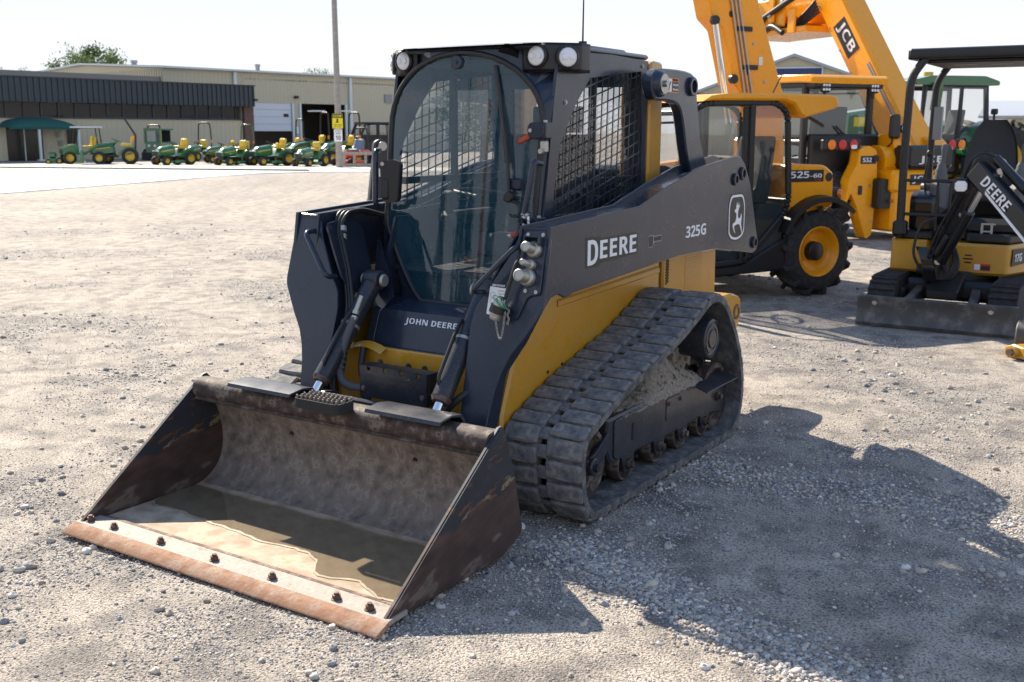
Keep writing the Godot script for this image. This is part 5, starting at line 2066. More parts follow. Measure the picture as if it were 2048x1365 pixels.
func make_warehouse() -> void:
	var S := thing("warehouse_building", "tall cream metal warehouse with a white roller door and a dark open bay", "building", V(-22.663, 0, -71.0), 0.8516)
	var b := MB.new()
	ribbed(b, 0.0, 6.6, 0.0, 5.55, 0.30, 0.015)
	ribbed(b, 6.6, 10.25, 3.5, 5.55, 0.30, 0.015)
	ribbed(b, 10.25, 10.85, 0.0, 5.55, 0.30, 0.015)
	ribbed(b, 10.85, 15.2, 3.5, 5.55, 0.30, 0.015)
	ribbed(b, 15.2, 34.0, 0.0, 5.55, 0.30, 0.015)
	part(S, "front_wall", b, M.cream_siding)
	# end wall with its low gable
	b = MB.new()
	b.sx(Q([0.0, 0.0, 0.0, 5.55, -10.5, 6.05, -21.0, 5.55, -21.0, 0.0]), -0.05, 0.0)
	for i in 70:
		var z := -0.15 - i * 0.3
		b.box(V(-0.07, 2.75, z), V(0.05, 5.5, 0.08))
	part(S, "end_wall", b, M.cream_siding)
	b = MB.new()
	b.sx(Q([0.35, 5.55, -10.5, 6.1, -21.3, 5.55, -21.3, 5.67, -10.5, 6.22, 0.35, 5.68]), -0.3, 34.3)
	var rf := part(S, "roof", b, M.trim_white)
	for q in [[1.4, -6.0, 0.24], [9.5, -3.0, 0.2]]:
		b = MB.new()
		b.cyl(V(q[0], 5.7, q[1]), V(q[0], 6.15, q[1]), q[2] * 0.8, 12)
		b.cyl(V(q[0], 6.15, q[1]), V(q[0], 6.32, q[1]), q[2], 12)
		part(rf, "roof_vent", b, M.decal_grey)
	for x in [5.35, 15.6, 25.5]:
		b = MB.new()
		b.box(V(x, 2.75, 0.12), V(0.22, 5.5, 0.14))
		part(S, "downspout", b, M.trim_white)
	# dim interior behind the openings
	b = MB.new()
	b.box(V(11, 2.5, -9.0), V(22, 5.0, 0.1))
	b.box(V(6.0, 2.5, -4.5), V(0.1, 5.0, 9.0))
	b.box(V(22.0, 2.5, -4.5), V(0.1, 5.0, 9.0))
	b.box(V(14, 5.1, -4.5), V(16.0, 0.1, 9.0))
	part(S, "bay_shell", b, M.room_dark)
	# roller door, half up: five sections
	var door := Node3D.new()
	door.name = "roller_door"
	S.add_child(door)
	for i in 4:
		b = MB.new()
		b.box(V(8.42, 1.78 + i * 0.5, -0.06), V(3.4, 0.488, 0.05), 0.008)
		part(door, "door_section", b, M.roller_white)
	b = MB.new()
	b.box(V(9.65, 2.65, -0.02), V(0.42, 0.22, 0.03))
	part(door, "door_window", b, M.black_gloss)
	for q in [[6.62, 8.0], [10.22, 8.0], [10.88, 8.0], [15.17, 8.0]]:
		b = MB.new()
		b.box(V(q[0], 1.75, 0.03), V(0.16, 3.5, 0.14))
		part(S, "door_jamb", b, M.trim_white)
	b = MB.new()
	b.box(V(19.5, 4.05, 0.06), V(0.75, 0.65, 0.1))
	part(S, "wall_vent", b, M.decal_grey)
	b = MB.new()
	b.box(V(10.5, 3.95, 0.15), V(0.3, 0.18, 0.25), 0.03)
	part(S, "wall_lamp", b, M.black)
	b = MB.new()
	b.box(V(10.5, 1.6, 0.06), V(0.28, 0.5, 0.06), 0.01)
	part(S, "notice_board", b, M.white)


func make_pole() -> void:
	var P := thing("utility_pole", "tall grey wooden utility pole standing before the warehouse", "pole", V(-7.66, 0, -47.7))
	var b := MB.new()
	b.tube([V(0, -0.3, 0), V(-0.01, 3, 0), V(-0.03, 6, 0), V(-0.06, 10.5, 0)], 0.15, 14, 0.105)
	part(P, "shaft", b, M.weathered_wood)
	var s := thing("warning_sign", "yellow SLOW warning sign on the utility pole", "sign", V(-7.67, 2.03, -47.53))
	b = MB.new()
	b.ext(round2(Q([-0.23, -0.32, 0.23, -0.32, 0.23, 0.32, -0.23, 0.32]), 0.03), -0.006, 0.006)
	part(s, "sign_face", b, M.decal_yellow)
	b = MB.new()
	b.ext(rect2(-0.22, 0.13, 0.22, 0.31), 0.0065, 0.009)
	b.ext(Q([-0.05, 0.10, 0.04, 0.10, 0.02, 0.0, 0.08, -0.06, -0.1, -0.08, -0.04, 0.0]), 0.0065, 0.009)
	part(s, "print", b, M.decal_black)
	words(s, "lettering", "SLOW", on_z(0, 0.22, 0.011), 0.36, 0.11, M.decal_yellow)
	words(s, "lettering", "CHILDREN", on_z(0, -0.16, 0.008), 0.36, 0.05, M.decal_black)
	words(s, "lettering", "AT PLAY", on_z(0, -0.25, 0.008), 0.34, 0.05, M.decal_black)
	s = thing("speed_sign", "small white speed limit 10 sign below the yellow sign", "sign", V(-7.66, 1.42, -47.53))
	b = MB.new()
	b.ext(round2(Q([-0.18, -0.27, 0.18, -0.27, 0.18, 0.25, -0.18, 0.25]), 0.02), -0.006, 0.006)
	part(s, "sign_face", b, M.white)
	words(s, "lettering", "SPEED", on_z(0, 0.18, 0.008), 0.26, 0.06, M.decal_black)
	words(s, "lettering", "LIMIT", on_z(0, 0.08, 0.008), 0.22, 0.06, M.decal_black)
	words(s, "lettering", "10", on_z(0, -0.11, 0.008), 0.22, 0.2, M.decal_black)
	var r := thing("timber_rack", "grey timber barrier rack on the ground at the foot of the pole", "rack", V(-6.85, 0, -48.4), 0.1)
	for y in [0.09, 0.62]:
		b = MB.new()
		b.box(V(0, y, 0), V(1.6, 0.14, 0.12), 0.01)
		part(r, "rail", b, M.weathered_wood)
	for x in [-0.7, -0.25, 0.25, 0.7]:
		b = MB.new()
		b.box(V(x, 0.355, -0.02), V(0.12, 0.38, 0.1), 0.01)
		part(r, "post", b, M.weathered_wood)


func small_tractor(label: String, at: Vector3, turn: float, k: float, style: String, group: String) -> Node3D:
	var t := thing("lawn_tractor" if style == "lawn" else "compact_tractor", label, "tractor", at, turn, group)
	var b := MB.new()
	b.T = Transform3D(Basis.from_scale(Vector3.ONE * k), Vector3.ZERO)
	var S := b.T
	# hood: rounded, higher at the rear
	b.grid(12, 8, func(a: float, w: float) -> Vector3:
		var z := lerpf(0.18, 0.98, w)
		var nose := smoothstep(0.72, 1.0, w)
		var ang := PI * a
		var hw := lerpf(0.29, 0.24, w) * (1.0 - 0.25 * nose)
		return V(cos(ang) * hw * (1.0 if absf(cos(ang)) < 0.9 else 1.0), 0.50 + pow(sin(ang), 0.6) * (lerpf(0.36, 0.24, w) - 0.13 * nose), z), Vector3.UP)
	b.sx(Q([0.15, 0.45, 0.15, 0.56, 0.98, 0.56, 0.98, 0.42, 0.5, 0.40]), -0.25, 0.25, 0.02)
	part(t, "hood", b, M.green)
	b = MB.new()
	b.T = S
	b.box(V(0, 0.50, 0.97), V(0.36, 0.20, 0.06), 0.02)
	b.box(V(0, 0.33, 0.45), V(0.34, 0.12, 0.9), 0.02)
	part(t, "grille", b, M.black)
	for x in [-0.15, 0.15]:
		b = MB.new()
		b.T = S
		b.box(V(x, 0.60, 0.955), V(0.11, 0.05, 0.06), 0.015)
		part(t, "headlight", b, M.clear_lens)
	for x in [-1.0, 1.0]:
		b = MB.new()
		b.T = S
		b.bar(V(0.272 * x, 0.66, 0.28), V(0.25 * x, 0.58, 0.85), 0.012, 0.03)
		part(t, "hood_stripe", b, M.yellow)
	b = MB.new()
	b.T = S
	b.sx(round2(Q([-0.62, 0.42, -0.62, 0.66, -0.30, 0.70, -0.08, 0.52, 0.05, 0.40, 0.05, 0.34, -0.3, 0.34]), 0.06), -0.48, 0.48, 0.05)
	part(t, "fender_deck", b, M.green)
	b = MB.new()
	b.T = S
	b.sx(round2(Q([-0.50, 0.70, -0.50, 0.80, -0.10, 0.82, -0.08, 0.72]), 0.04), -0.20, 0.20, 0.04)
	b.sx(round2(Q([-0.46, 0.80, -0.53, 0.82, -0.59, 1.08, -0.53, 1.12, -0.47, 1.04]), 0.04), -0.18, 0.18, 0.04)
	part(t, "seat", b, M.yellow)
	b = MB.new()
	b.T = S
	b.cyl(V(0, 0.72, 0.16), V(0, 0.92, 0.08), 0.03, 8)
	b.pipe(V(0, 0.915, 0.08), V(0, 0.935, 0.072), 0.19, 0.16, 20)
	part(t, "steering_wheel", b, M.black)
	var fw := 0.19 if style == "lawn" else 0.25
	var rw := 0.29 if style == "lawn" else 0.32
	for x in [-1.0, 1.0]:
		wheel(t, V(0.36 * x, fw, 0.72) * k, fw * k, 0.17 * k, fw * 0.52 * k, M.yellow, x)
		wheel(t, V(0.42 * x, rw, -0.42) * k, rw * k, 0.27 * k, rw * 0.55 * k, M.yellow, x)
	if style == "lawn":
		b = MB.new()
		b.T = S
		b.ty(round2(Q([-0.62, -0.10, -0.60, 0.42, 0.60, 0.42, 0.66, 0.1, 0.56, -0.16]), 0.1), 0.09, 0.22, 0.03)
		part(t, "mower_deck", b, M.green)
	else:
		b = MB.new()
		b.T = S
		if style == "fold":
			for x in [-0.36, 0.36]:
				b.tube(C3([x, 0.5, -0.62, x, 1.10, -0.66, x * 0.95, 1.20, -0.62, x * 0.8, 1.75, -0.30]), 0.035, 8)
			b.tube(C3([-0.30, 1.75, -0.30, 0.30, 1.75, -0.30]), 0.04, 8)
		else:
			b.tube(fillet(C3([-0.40, 0.5, -0.62, -0.40, 1.15, -0.64, -0.34, 2.0, -0.64, 0.34, 2.0, -0.64, 0.40, 1.15, -0.64, 0.40, 0.5, -0.62]), 0.18), 0.035, 8)
		part(t, "roll_bar", b, M.green if style == "green_hoop" else M.black)
		for x in [-0.42, 0.42]:
			b = MB.new()
			b.T = S
			b.box(V(x, 1.02, -0.6), V(0.07, 0.16, 0.06), 0.01)
			part(t, "flasher", b, M.amber_lens)
		if style == "canopy":
			b = MB.new()
			b.T = S
			b.box(V(0, 2.06, -0.3), V(0.6, 0.05, 0.5), 0.02)
			part(t, "canopy", b, M.trim_white)
		b = MB.new()
		b.T = S
		for x in [-1.0, 1.0]:
			b.tube(C3([0.42 * x, 0.85, 0.05, 0.44 * x, 0.75, 0.7, 0.42 * x, 0.42, 1.25]), 0.05, 6)
		if style != "hoop":
			b.sx(Q([1.25, 0.12, 1.30, 0.55, 1.36, 0.55, 1.42, 0.18, 1.62, 0.1, 1.62, 0.06, 1.3, 0.06]), -0.65, 0.65, 0.01)
			part(t, "front_loader", b, M.green)
	return t


func make_row() -> void:
	var g1 := "garden tractors on show along the strip"
	small_tractor("green and yellow garden tractor standing alone before the showroom wall", V(-15.9, 0, -50.8), -0.62, 1.1, "lawn", g1)
	small_tractor("green garden tractor in the front row below the showroom's brick corner", V(-12.95, 0, -50.4), -0.55, 1.04, "lawn", g1)
	small_tractor("green garden tractor with the tallest yellow seat before the white roller door", V(-11.2, 0, -50.4), -0.78, 1.13, "lawn", g1)
	small_tractor("small green garden tractor just left of the utility pole", V(-9.25, 0, -49.4), -0.4, 1.0, "lawn", g1)
	small_tractor("green garden tractor half hidden in the back row by the brick corner", V(-14.6, 0, -54.5), -0.95, 1.0, "lawn", g1)
	small_tractor("low garden tractor between the two front ones, only its yellow seat showing", V(-12.2, 0, -54.0), -0.95, 0.9, "lawn", g1)
	var g2 := "compact tractors with roll bars"
	small_tractor("green compact tractor with folded roll bar in the left group", V(-18.9, 0, -51.8), -1.25, 1.22, "fold", g2)
	small_tractor("compact tractor facing the camera with black roll hoop against the showroom wall", V(-16.75, 0, -57.6), -0.3, 1.0, "hoop", g2)
	small_tractor("compact tractor with a thin green roll hoop at the brick corner", V(-14.4, 0, -57.4), -0.3, 0.95, "green_hoop", g2)
	small_tractor("compact tractor with black roll hoop before the half open roller door", V(-12.0, 0, -57.8), -0.9, 1.1, "bar", g2)
	small_tractor("compact tractor with raised canopy before the dark open bay", V(-10.2, 0, -54.6), -0.95, 1.25, "canopy", g2)
	small_tractor("compact tractor with canopy right behind the utility pole", V(-8.6, 0, -54.4), -0.8, 1.25, "canopy", g2)
	# open utility vehicle
	var u := thing("utility_vehicle", "green open utility vehicle with white roof in the left group", "utility vehicle", V(-20.6, 0, -52.2), -1.05)
	var b := MB.new()
	b.sx(round2(Q([1.15, 0.45, 1.15, 0.72, 0.75, 0.92, 0.45, 0.95, 0.42, 0.5, -0.2, 0.45, -0.25, 0.80, -1.2, 0.85, -1.25, 0.45]), 0.06), -0.62, 0.62, 0.05)
	part(u, "body", b, M.green)
	b = MB.new()
	b.box(V(0, 1.74, -0.05), V(1.3, 0.07, 1.3), 0.03)
	part(u, "roof", b, M.trim_white)
	for x in [-0.58, 0.58]:
		b = MB.new()
		b.tube(C3([x, 0.85, 0.55, x, 1.70, 0.40, x, 1.72, -0.55, x, 0.8, -0.62]), 0.035, 8)
		part(u, "cage_rail", b, M.black)
	for x in [-0.3, 0.3]:
		b = MB.new()
		b.sx(round2(Q([-0.3, 0.75, 0.12, 0.78, 0.12, 0.86, -0.22, 0.86, -0.32, 1.3, -0.42, 1.28, -0.36, 0.75]), 0.04), x - 0.22, x + 0.22, 0.04)
		part(u, "seat", b, M.yellow)
	for x in [-1.0, 1.0]:
		wheel(u, V(0.55 * x, 0.30, 0.85), 0.30, 0.22, 0.17, M.yellow, x)
		wheel(u, V(0.55 * x, 0.30, -0.85), 0.30, 0.24, 0.17, M.yellow, x)
	# low mower at the far left
	u = thing("walk_mower", "small green mower on the ground left of the utility vehicle", "mower", V(-22.0, 0, -51.6), -1.2)
	b = MB.new()
	b.ty(round2(Q([-0.4, -0.4, 0.4, -0.4, 0.4, 0.3, -0.4, 0.3]), 0.12), 0.12, 0.28, 0.05)
	b.box(V(0, 0.42, 0), V(0.34, 0.3, 0.36), 0.08)
	part(u, "deck", b, M.green)
	b = MB.new()
	b.tube(C3([-0.2, 0.3, -0.3, -0.2, 0.62, -0.6, 0.2, 0.62, -0.6, 0.2, 0.3, -0.3]), 0.02, 6)
	part(u, "handle", b, M.black)
	for x in [-1.0, 1.0]:
		wheel(u, V(0.36 * x, 0.13, 0.2), 0.13, 0.08, 0.07, M.yellow, x)
		wheel(u, V(0.38 * x, 0.16, -0.28), 0.16, 0.1, 0.08, M.yellow, x)
	# tall green vehicle with a tinted screen, seen head on
	u = thing("cab_vehicle", "tall green cab vehicle with tinted screen and black hoop facing the camera", "utility vehicle", V(-19.1, 0, -58.6), -0.28)
	b = MB.new()
	b.box(V(0, 0.62, 0), V(0.95, 0.75, 1.5), 0.08)
	b.ring(rect2(-0.52, 0.9, 0.52, 1.62), rect2(-0.42, 0.98, 0.42, 1.56), 0.60, 0.70)
	b.box(V(0, 1.66, 0.1), V(1.06, 0.1, 1.2), 0.04)
	part(u, "body", b, M.green)
	b = MB.new()
	b.box(V(0, 1.27, 0.62), V(0.84, 0.6, 0.02))
	part(u, "windscreen", b, M.windscreen)
	b = MB.new()
	b.box(V(0, 1.25, -0.3), V(0.9, 0.7, 0.05))
	part(u, "rear_panel", b, M.black_matt)
	b = MB.new()
	b.box(V(0, 0.22, 0.75), V(1.2, 0.4, 0.3), 0.03)
	part(u, "blade", b, M.black_matt)
	b = MB.new()
	b.tube(fillet(C3([-0.38, 1.6, 0.5, -0.36, 1.86, 0.5, 0.36, 1.86, 0.5, 0.38, 1.6, 0.5]), 0.12), 0.04, 8)
	part(u, "roll_hoop", b, M.black)
	for x in [-0.18, 0.18]:
		b = MB.new()
		b.cyl(V(x, 0.78, 0.75), V(x, 0.78, 0.78), 0.07, 12)
		part(u, "headlight", b, M.clear_lens)
	for x in [-1.0, 1.0]:
		wheel(u, V(0.5 * x, 0.32, 0.5), 0.32, 0.2, 0.18, M.yellow, x)
		wheel(u, V(0.5 * x, 0.32, -0.6), 0.32, 0.2, 0.18, M.yellow, x)
	# dark enclosed side-by-side
	u = thing("enclosed_vehicle", "dark enclosed side-by-side vehicle with black cab behind the timber rack", "utility vehicle", V(-7.6, 0, -57.2), -1.1)
	b = MB.new()
	b.sx(round2(Q([1.5, 0.55, 1.45, 0.95, 0.8, 1.08, -1.5, 1.08, -1.55, 0.55]), 0.08), -0.78, 0.78, 0.06)
	part(u, "body", b, M.black_gloss)
	b = MB.new()
	for x in [-0.76, 0.76]:
		for q in [[0.85, 1.05, 0.45, 1.95], [-0.25, 1.05, -0.25, 1.98], [-1.4, 1.05, -1.3, 1.92]]:
			b.bar(V(x, q[1], q[0]), V(x * 0.95, q[3], q[2]), 0.14, 0.14)
		b.box(V(x, 1.22, -0.3), V(0.06, 0.34, 2.1), 0.02)
	b.box(V(0, 1.98, -0.45), V(1.56, 0.14, 1.95), 0.05)
	b.box(V(0, 1.2, -0.3), V(1.3, 0.3, 2.0), 0.05)
	part(u, "cab_frame", b, M.black)
	b = MB.new()
	b.box(V(0.75, 1.52, -0.4), V(0.01, 0.75, 1.9))
	b.box(V(-0.75, 1.52, -0.4), V(0.01, 0.75, 1.9))
	part(u, "side_glass", b, M.cab_glass)
	for x in [-1.0, 1.0]:
		wheel(u, V(0.7 * x, 0.36, 1.05), 0.36, 0.25, 0.2, M.black, x)
		wheel(u, V(0.7 * x, 0.36, -1.1), 0.36, 0.25, 0.2, M.black, x)
	# orange ride-on mower with a grey seat
	u = thing("ride_on_mower", "orange red ride-on mower with grey seat behind the timber rack", "mower", V(-7.6, 0, -51.6), -0.5)
	b = MB.new()
	b.ty(round2(Q([-0.75, 0.1, 0.75, 0.1, 0.75, 0.85, -0.75, 0.85]), 0.15), 0.10, 0.26, 0.04)
	b.box(V(0, 0.48, -0.2), V(0.8, 0.26, 1.2), 0.08)
	b.box(V(0.42, 0.62, -0.3), V(0.18, 0.2, 0.8), 0.06)
	b.box(V(-0.42, 0.62, -0.3), V(0.18, 0.2, 0.8), 0.06)
	part(u, "chassis", b, M.orange_red)
	b = MB.new()
	b.sx(round2(Q([-0.4, 0.62, 0.05, 0.66, 0.05, 0.76, -0.3, 0.76, -0.46, 1.22, -0.58, 1.2, -0.5, 0.62]), 0.05), -0.26, 0.26, 0.05)
	part(u, "seat", b, mat("seat_grey", lin(0.16, 0.19, 0.25), 0.5))
	b = MB.new()
	b.tube(fillet(C3([-0.38, 0.6, -0.6, -0.36, 1.75, -0.62, 0.36, 1.75, -0.62, 0.38, 0.6, -0.6]), 0.2), 0.035, 8)
	part(u, "roll_bar", b, M.black)
	for x in [-1.0, 1.0]:
		wheel(u, V(0.5 * x, 0.17, 0.9), 0.17, 0.14, 0.08, M.black, x)
		wheel(u, V(0.55 * x, 0.29, -0.4), 0.29, 0.28, 0.15, M.black, x)
	# grey attachment mast standing between the loader and the yard
	u = thing("attachment_mast", "dark steel attachment arm with round pin boss behind the loader's far side", "attachment", V(-1.23, 0, -9.5), 0.5)
	b = MB.new()
	b.ext(round2(Q([-0.06, 1.02, 0.0, 1.45, 0.0, 1.56, 0.07, 1.60, 0.14, 1.54, 0.20, 1.30, 0.16, 0.3, 0.0, 0.0, -0.2, 0.0, -0.14, 0.5]), 0.04), -0.03, 0.03, 0.006)
	part(u, "plate", b, M.charcoal_worn)
	b = MB.new()
	b.cyl(V(0.07, 1.53, 0.02), V(0.07, 1.53, 0.06), 0.04, 16)
	part(u, "pin", b, M.steel)
	b = MB.new()
	b.box(V(-0.02, 0.05, 0), V(0.5, 0.1, 0.6), 0.01)
	part(u, "foot", b, M.charcoal_worn)
	b = MB.new()
	b.box(V(0.06, 1.3, 0.032), V(0.04, 0.07, 0.003))
	part(u, "decal", b, M.white)


# ---------------------------------------------------------------- machines on the right
func make_right() -> void:
	make_compact_telehandler(V(2.77, 0, -11.76), -1.13, "yellow compact telehandler with black cab frame and raised boom behind the loader", true)
	make_big_telehandler()
	make_excavator()
	make_big_tractor()
	make_gable()


func frame_bars(b: MB, pts: Array, x: float, w: float, closed := true) -> void:
	for i in (pts.size() if closed else pts.size() - 1):
		var p: Vector2 = pts[i]
		var q: Vector2 = pts[(i + 1) % pts.size()]
		b.bar(V(x, p.y, p.x), V(x, q.y, q.x), w, w, w * 0.2, Vector3.RIGHT)


func make_compact_telehandler(at: Vector3, turn: float, label: String, near: bool) -> Node3D:
	var t := thing("telehandler", label, "telehandler", at, turn)
	var b := MB.new()
	b.sx(Q([-0.5, 0.45, -0.5, 0.8, -0.3, 0.85, 0.4, 0.7, 2.6, 0.7, 2.6, 0.42, 0.6, 0.30]), -0.55, 0.55, 0.03)
	b.sx(Q([0.40, 0.28, 0.42, 0.62, 0.95, 0.36, 1.9, 0.34, 1.9, 0.24]), 0.5, 0.9, 0.02)
	part(t, "chassis", b, M.black)
	b = MB.new()
	b.sx(round2(Q([-0.95, 0.7, -0.98, 1.30, 0.5, 1.36, 1.9, 1.20, 1.95, 0.6]), 0.08), -0.92, -0.62, 0.05)
	part(t, "engine_cover", b, M.telehandler_yellow)
	b = MB.new()
	b.sx(round2(Q([-0.215, 0.90, -0.20, 1.25, -0.07, 1.335, 0.40, 1.345, 0.40, 0.90]), 0.05), 0.30, 0.85, 0.02)
	b.sx(Q([0.40, 0.72, 0.40, 1.0, -0.2, 0.92, 0.1, 0.66]), 0.55, 0.84, 0.02)
	var rp := part(t, "rear_panel", b, M.telehandler_yellow)
	b = MB.new()
	b.sx(rect2(-0.06, 1.165, 0.392, 1.285), 0.85, 0.853)
	var pl := part(rp, "model_plate", b, M.decal_black)
	words(pl, "lettering", "525", on_x(0.854, 1.238, 0.25), 0.24, 0.07, M.decal_white)
	words(pl, "lettering", "-60", on_x(0.854, 1.226, 0.04), 0.15, 0.042, M.decal_white)
	words(pl, "lettering", "PLUS", on_x(0.854, 1.184, 0.02), 0.09, 0.018, M.red)
	b = MB.new()
	b.cyl(V(0.845, 1.21, -0.13), V(0.856, 1.21, -0.13), 0.045, 20)
	part(rp, "filler_cap", b, M.black)
	b = MB.new()
	b.box(V(0.76, 1.04, -0.24), V(0.16, 0.12, 0.22), 0.03)
	b.box(V(0.80, 1.13, -0.16), V(0.04, 0.10, 0.04), 0.01)
	var lb := part(t, "lamp_bracket", b, M.black)
	b = MB.new()
	b.cyl(V(0.82, 1.04, -0.30), V(0.86, 1.04, -0.31), 0.045, 16, 0.04, 0.01)
	part(lb, "amber_lamp", b, M.amber_lens)
	# rear mudguard
	b = MB.new()
	b.grid(16, 3, func(a: float, w: float) -> Vector3:
		var g := lerpf(-0.02, 0.98, a) * PI * 0.62 + 0.42
		return V(lerpf(0.62, 0.98, w), 0.455 + sin(g) * 0.56 + 0.02 * sin(w * PI), -cos(g) * -0.56 - 0.02), Vector3.UP)
	b.grid(16, 1, func(a: float, w: float) -> Vector3:
		var g := lerpf(-0.02, 0.98, a) * PI * 0.62 + 0.42
		return V(0.98, 0.455 + sin(g) * (0.56 - 0.05 * w), -cos(g) * -(0.56 - 0.05 * w) - 0.02), Vector3.RIGHT)
	part(t, "mudguard", b, M.black)
	for s in [1.0, -1.0]:
		wheel(t, V(0.77 * s, 0.452, 0.0), 0.425, 0.30, 0.255, M.telehandler_yellow, s, 26, M.black)
		wheel(t, V(0.77 * s, 0.452, 2.35), 0.425, 0.30, 0.255, M.telehandler_yellow, s, 26, M.black)
	# cab: two side frames, posts, roof
	var side := round2(Q([1.62, 1.84, 1.47, 1.93, 0.62, 1.945, 0.475, 1.85, 0.41, 0.98, 0.46, 0.85, 0.92, 0.40, 1.70, 0.36, 1.80, 0.95]), 0.09, 3)
	var cabp: Node3D
	for x in [0.89, 0.12]:
		b = MB.new()
		frame_bars(b, side, x, 0.055)
		b.bar(V(x, 1.93, 0.915), V(x, 0.42, 0.90), 0.06, 0.075, 0.01)
		b.bar(V(x, 1.90, 0.985), V(x, 0.42, 0.975), 0.045, 0.05, 0.01)
		var f := part(t, "cab_frame", b, M.black)
		if x > 0.5:
			cabp = f
		b = MB.new()
		b.sx(side, x - 0.004, x + 0.004)
		part(f, "cab_glazing", b, M.cab_glass)
	b = MB.new()
	for q in [[1.62, 1.84], [1.80, 0.95], [1.70, 0.36], [0.62, 1.94], [0.41, 0.98], [0.92, 0.40]]:
		b.bar(V(0.1, q[1], q[0]), V(0.9, q[1], q[0]), 0.05, 0.05, 0.01)
	part(t, "cross_rails", b, M.black)
	b = MB.new()
	b.quad(V(0.12, 1.84, 1.63), V(0.89, 1.84, 1.63), V(0.89, 0.95, 1.81), V(0.12, 0.95, 1.81), V(0, 0, 1))
	part(t, "windscreen", b, M.cab_glass)
	b = MB.new()
	b.sx(Q([0.45, 0.5, 0.45, 0.95, 0.75, 0.95, 0.8, 0.6, 1.6, 0.5, 1.6, 0.42, 0.9, 0.42]), 0.14, 0.86)
	b.sx(round2(Q([0.55, 0.95, 1.0, 1.0, 1.0, 1.1, 0.68, 1.08, 0.58, 1.62, 0.48, 1.62]), 0.05), 0.28, 0.74, 0.04)
	part(t, "driver_seat", b, M.seat)
	b = MB.new()
	b.cyl(V(0.5, 0.9, 1.55), V(0.5, 1.18, 1.38), 0.03, 8)
	b.pipe(V(0.5, 1.17, 1.38), V(0.5, 1.19, 1.37), 0.2, 0.17, 20)
	part(t, "steering_wheel", b, M.black)
	b = MB.new()
	b.sx(Q([1.52, 1.945, 1.42, 2.0, 1.2, 2.025, 0.74, 2.035, -0.03, 2.03, -0.10, 2.01, -0.13, 1.93, -0.10, 1.90, 0.30, 1.80, 0.36, 1.83, 0.44, 1.93, 0.56, 1.965, 1.4, 1.955]), 0.06, 0.95, 0.02)
	part(t, "roof", b, M.telehandler_yellow)
	b = MB.new()
	b.box(V(0.5, 1.88, 0.05), V(0.30, 0.07, 0.18), 0.02)
	b.bar(V(0.55, 1.86, 0.02), V(0.62, 1.72, -0.22), 0.03, 0.03)
	part(t, "rear_wiper", b, M.black)
	b = MB.new()
	b.tube(C3([0.6, 2.03, 0.45, 0.59, 2.28, 0.30]), 0.006, 6)
	part(t, "antenna", b, M.black)
	# mirror at the front corner
	b = MB.new()
	b.tube(C3([0.80, 1.75, 1.70, 0.62, 1.74, 1.95, 0.50, 1.62, 1.98]), 0.012, 8)
	b.T = Transform3D(Basis(Vector3.UP, 0.2), V(0.50, 1.52, 1.98))
	b.ext(round2(Q([-0.09, -0.32, 0.07, -0.32, 0.09, 0.18, -0.05, 0.20]), 0.06, 5), -0.04, 0.04, 0.03)
	part(t, "mirror", b, M.black)
	# boom: side plates, lift ram, hydraulic pipes
	b = MB.new()
	b.sx(round2(Q([-0.42, 1.55, -0.02, 1.55, 0.10, 1.96, 0.20, 2.08, 0.29, 2.17, 0.46, 2.74, 0.61, 2.86, 0.66, 3.04, 1.30, 4.65, 0.66, 4.65, 0.02, 3.07, -0.40, 2.05]), 0.03), -0.55, -0.25, 0.012)
	var bm := part(t, "boom", b, M.telehandler_yellow)
	b = MB.new()
	b.box(V(-0.4, 1.2, -0.2), V(0.42, 0.8, 0.42), 0.03)
	part(t, "boom_mount", b, M.telehandler_yellow)
	for q in [[0.12, 2.30, 0.03], [0.36, 2.9, 0.035]]:
		b = MB.new()
		b.cyl(V(-0.25, q[1], q[0]), V(-0.243, q[1], q[0]), q[2], 16)
		part(bm, "plug", b, M.black)
	b = MB.new()
	b.cyl(V(-0.22, 2.78, 0.585), V(-0.22, 1.75, 0.36), 0.032, 16)
	part(bm, "ram_rod", b, M.chrome)
	for k in 3:
		b = MB.new()
		b.cyl(V(-0.235, 3.2, 0.42 - k * 0.05), V(-0.235, 2.0, 0.14 - k * 0.05), 0.012, 8)
		part(bm, "hydraulic_pipe", b, M.zinc)
	for q in [[-0.12, 2.2], [0.2, 2.75], [0.05, 2.6], [0.52, 3.1]]:
		b = MB.new()
		bolt(b, V(-0.25, q[1], q[0]), Vector3.RIGHT, 0.014, 0.012)
		part(bm, "bolt", b, M.zinc)
	b = MB.new()
	b.box(V(-0.246, 2.42, -0.05), V(0.004, 0.09, 0.05))
	part(bm, "decal", b, M.decal_white)
	b = MB.new()
	for y in [2.35, 2.75]:
		b.box(V(-0.235, y, 0.37 + (y - 2.75) * 0.24 - 0.18), V(0.02, 0.05, 0.2), 0.005)
	b.cyl(V(-0.24, 2.82, 0.60), V(-0.19, 2.82, 0.60), 0.05, 14)
	b.cyl(V(-0.24, 2.22, 0.33), V(-0.19, 2.22, 0.33), 0.05, 14)
	part(bm, "pipe_clamp", b, M.black)
	return t


